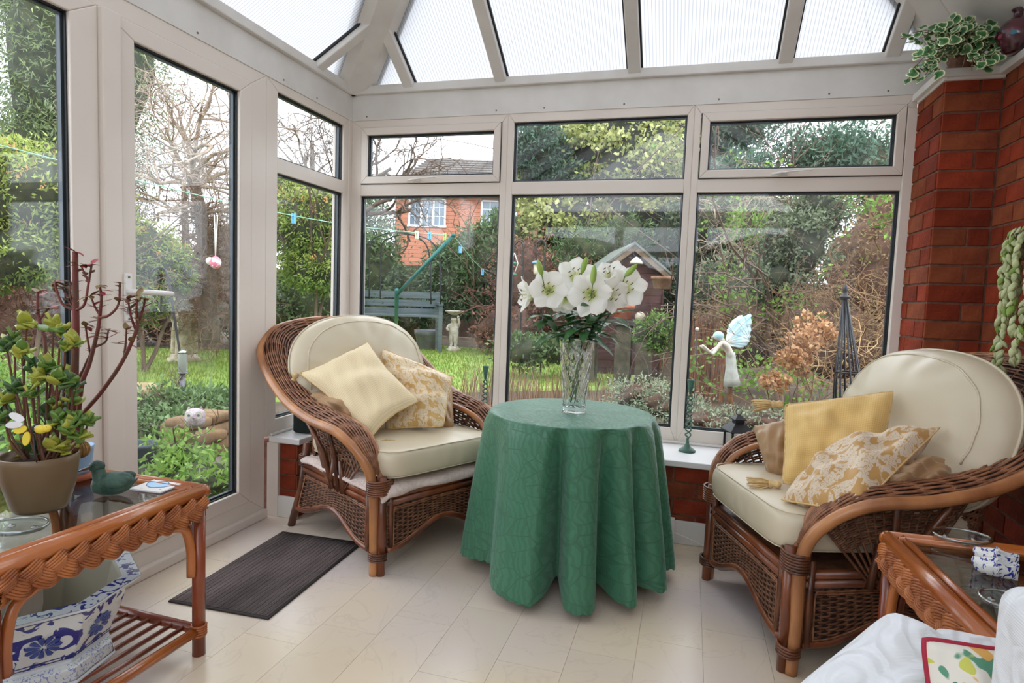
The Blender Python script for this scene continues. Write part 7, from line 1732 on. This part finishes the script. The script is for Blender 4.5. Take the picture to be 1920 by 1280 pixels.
MB().tube(spline([fp(1368,725), fp(1369,745), fp(1372,776), Vector((.0,0,0))],5), .018, 8).build('stake', FAIB, fy)
bs = thing('ball_stake', 'tiny pale ball on a wire in front of the fairy face', 'ornament', (*(1.962,1.617,0.897)[:2], GZ)); zz_ = (1.962,1.617,0.897)[2]-GZ
MB().ball((0,0,zz_), .014, 10, 8).build('ball', FAIW, bs); MB().tube([(0,0,0),(.01,0,zz_*.5),(0,0,zz_)], .003, 5).build('wire', DARKM, bs)
# obelisk
ob = thing('garden_obelisk', 'slender black iron obelisk plant support outside the right window', 'plant support', (*(3.065,1.599,0.643)[:2], GZ)); o0_ = Vector(ob.location); tp = Vector((2.936,1.602,1.158))-o0_; zt2 = tp.z
for k in range(8):
    a = 2*PI*k/8; MB().tube([(.14*math.cos(a), .14*math.sin(a), 0), (tp.x*.55+.085*math.cos(a), tp.y*.5+.085*math.sin(a), zt2*.55), (tp.x+.012*math.cos(a), tp.y+.012*math.sin(a), zt2)], .0065, 6).build('bar', DARKM, ob)
for q, r in ((.25,.112),(.6,.074)): MB().tube([(tp.x*q+r*math.cos(a), tp.y*q+r*math.sin(a), zt2*q) for a in np.linspace(0,2*PI,25)[:-1]], .006, 6, closed=True).build('hoop', DARKM, ob)
MB().lathe([(.013,-.02),(.020,.0),(.038,.008),(.038,.016),(.018,.022),(.014,.05),(.020,.062),(.012,.085),(0,.11)], 14, T=lambda x,y,z: (tp.x+x, tp.y+y, zt2+z)).build('finial', DARKM, ob)
# solar light
so = thing('solar_light', 'thin silver solar garden light standing in the flower bed', 'light', (1.558,6.314,-0.12)); zs2 = (1.653,2.862,0.608)[2]-GZ; zs1 = (1.669,2.857,0.487)[2]-GZ
MB().tube([(0,0,0),(0,0,zs1)], .012, 8).build('stem', STEEL, so); MB().lathe([(.02,zs1),(.026,zs1+.005),(.026,zs2),(.030,zs2+.004),(.026,zs2+.012),(0,zs2+.014)], 16).build('lamp_head', mat('ribbed_grey_plastic', (176,182,192), .35, rgb2=(150,156,168), nscale=40, stretch=(1,1,8)), so)
rk = None
for u_, (p, r, lab) in enumerate((((0.389,10.019,-0.12), .16, 'brown rockery stone behind the vase rim'), ((0.286,8.948,-0.12), .12, 'small brown rockery stone left of the vase rim'), ((1.209,8.118,-0.12), .14, 'flat brown rockery stone by the dead fern'))):
    t = thing('rockery_stone', lab, 'stone', p); MB().ball((0,0,r*.4), (r,r*.8,r*.6), 9, 6).build('stone', SAND, t, sub=1)
# far roof glimpsed on the right
fr_ = thing('far_bungalow', 'distant pinkish tiled roof glimpsed through the climber at the right', 'house', (2.459,16.916,2.695)); PT_ = mat('pink_roof_tile', (176,140,130), .85, rgb2=(150,116,108), nscale=14)
for i in range(6):
    for j in range(3): MB().box(-.5+j*.45, -.07+j*.45, -.02+i*.22, .22+i*.22, -.3+i*.13, -.25+i*.13).build('roof_tile', PT_, fr_, smooth=False)
box('fascia', HWHITE, -.55,.9,-.15,-.05,-.5,-.28, fr_); box('wall', HB, -.5,.85,.0,3,-3.2,-.5, fr_); box('gable', HB, -.45,.8,1.3,1.5,-.5,.48, fr_)
# ------------------------------------------------------------------ low planting
def tuft(name, label, c, rad, n, h, w, m, cat='plant', lean=.4):
    t = thing(name, label, cat, (c[0],c[1],GZ)); p = np.stack([rng.uniform(-1,1,n)*rad[0], rng.uniform(-1,1,n)*rad[1], np.zeros(n)], 1)
    f = sheet('stems', blades(n, p, h, w, lean), m, t, rng.random(n)); f['kind'] = 'stuff'; return t
BRN = leafmat('dead_brown_stalk', (112,82,62), (168,134,102), .1); IRIS = leafmat('iris_blade', (74,112,48), (118,156,72))
tuft('lavender_bed', 'dead brown lavender stalks along the near edge of the lawn', (-0.359,3.118,-0.12), (1.9,.28), 420, .40, .0045, BRN, 'plants', .25)
tuft('lavender_bed', 'dead flower stalks in front of the lawn behind the round table', (0.374,3.318,-0.12), (.8,.25), 220, .44, .0045, BRN, 'plants', .25)
tuft('tall_dead_stalks', 'tall reddish brown dead stalks beside the right mullion', (2.087,5.03,-0.12), (.28,.3), 260, 1.0, .006, leafmat('red_brown_stalk', (116,72,52), (160,112,80), .1), 'plants', .18)
tuft('iris_clump', 'fresh green iris blades by the door on the bank', (-2.452,1.707,-0.12), (.20,.16), 160, .24, .010, IRIS, 'plant', .5)
shrub('hebe_shrub', 'grey green low shrub in the flower bed right of the vase', [e((1.561,2.08,0.28), (.34,.3,.16)), e((1.788,1.831,0.271), (.30,.3,.15)), e((1.299,1.891,0.153), (.3,.25,.08))], 4200, .035, .012, L_GREY, spread=.16, up=.5, cf=.6, core=CORER, sr=.008)
shrub('silver_shrub', 'pale silvery low shrub under the fairy statue', [e((2.084,1.496,0.233), (.35,.28,.09)), e((2.519,1.517,0.25), (.42,.3,.09))], 2400, .035, .012, L_GREY, spread=.18, up=.5, cf=.6, core=CORER, sr=.008)
shrub('hydrangea', 'hydrangea with faded orange brown flower heads outside the right window', [e((2.741,1.938,0.828), (.14,.14,.12)), e((2.615,1.789,0.719), (.11,.11,.09)), e((2.895,2.091,0.89), (.11,.11,.09)), e((2.535,1.649,0.542), (.11,.1,.08)), e((2.829,2.184,0.988), (.10,.1,.08)), e((2.733,1.92,0.625), (.09,.09,.08))], 1500, .036, .03, L_HYD, core=None, spread=.18, clump=10, sh=(.5,1.0), rand=1.2, rmat=TWIG, stems=6, sr=.006)
shrub('bush_fern', 'bushy green plant with collapsed brown fronds left of the right mullion', [e((1.577,4.412,0.708), (.18,.2,.24)), e((1.342,4.346,0.718), (.08,.1,.12))], 1500, .05, .025, leafmat('bush_fern_leaf', (78,108,54), (134,160,88)), cf=.7, spread=.2, sr=.008)
tuft('dead_fern', 'collapsed brown fern fronds below the bushy plant', (1.146,8.077,-0.12), (.34,.25), 420, .62, .010, leafmat('brown_frond', (128,88,62), (178,130,94), .1), 'plant', 1.1)
shrub('rose_bush', 'low dark green bush at the far edge of the lawn left of the vase', [e((-0.447,5.472,0.316), (.38,.3,.22)), e((-0.002,5.808,0.318), (.5,.3,.18))], 1800, .08, .04, L_LAUR, spread=.2, sr=.008)
shrub('ground_cover', 'leafy green ground cover outside the glazed door', [e((-1.169,-0.077,0.007), (.25,.2,.12)), e((-1.097,-0.27,-0.052), (.26,.2,.12)), e((-0.777,-0.28,-0.012), (.3,.2,.09)), e((-0.542,-0.418,0.023), (.2,.15,.06))], 2400, .05, .024, L_GRN, 'plants', cf=.6, spread=.25, sr=.008)
shrub('hellebore', 'dark leafy border plants on the bank beneath the bird feeder', [e((-2.419,1.131,0.029), (.34,.3,.16)), e((-1.998,1.045,0.056), (.3,.25,.14)), e((-1.607,0.844,0.058), (.2,.2,.12)), e((-1.89,0.653,-0.017), (.3,.2,.12))], 3600, .06, .026, leafmat('hellebore_leaf', (70,96,54), (132,156,108)), 'plants', cf=.62, spread=.22, sr=.008)
shrub('ground_cover', 'leafy border plants beyond the left glazed door', [e((-2.772,0.205,0.149), (.6,.4,.22)), e((-3.459,0.22,0.173), (.6,.4,.25)), e((-1.95,-0.194,0.039), (.3,.3,.15))], 3600, .06, .028, L_GRN, 'plants', cf=.62, spread=.22, sr=.008)
thicket('brushwood', 'heap of pale cut brushwood at the foot of the bare tree', [((-5.847,5.582,0.127), (.5,.4,.2), 40), ((-5.945,5.819,0.857), (.4,.3,.5), 26), ((-7.853,6.072,0.388), (.5,.4,.4), 20)], TWIG, 41, L=.55, r=.007, depth=2, cat='brushwood', gravity=.05)
thicket('brushwood', 'dusky mass of bare twigs below the pieris at the far left', [((-5.882,2.484,0.646), (.9,.4,.35), 60), ((-5.468,2.36,0.218), (.7,.4,.2), 30)], TWIGR, 42, L=.4, r=.005, depth=3, cat='brushwood', gravity=.02)

bpy.context.view_layer.update()
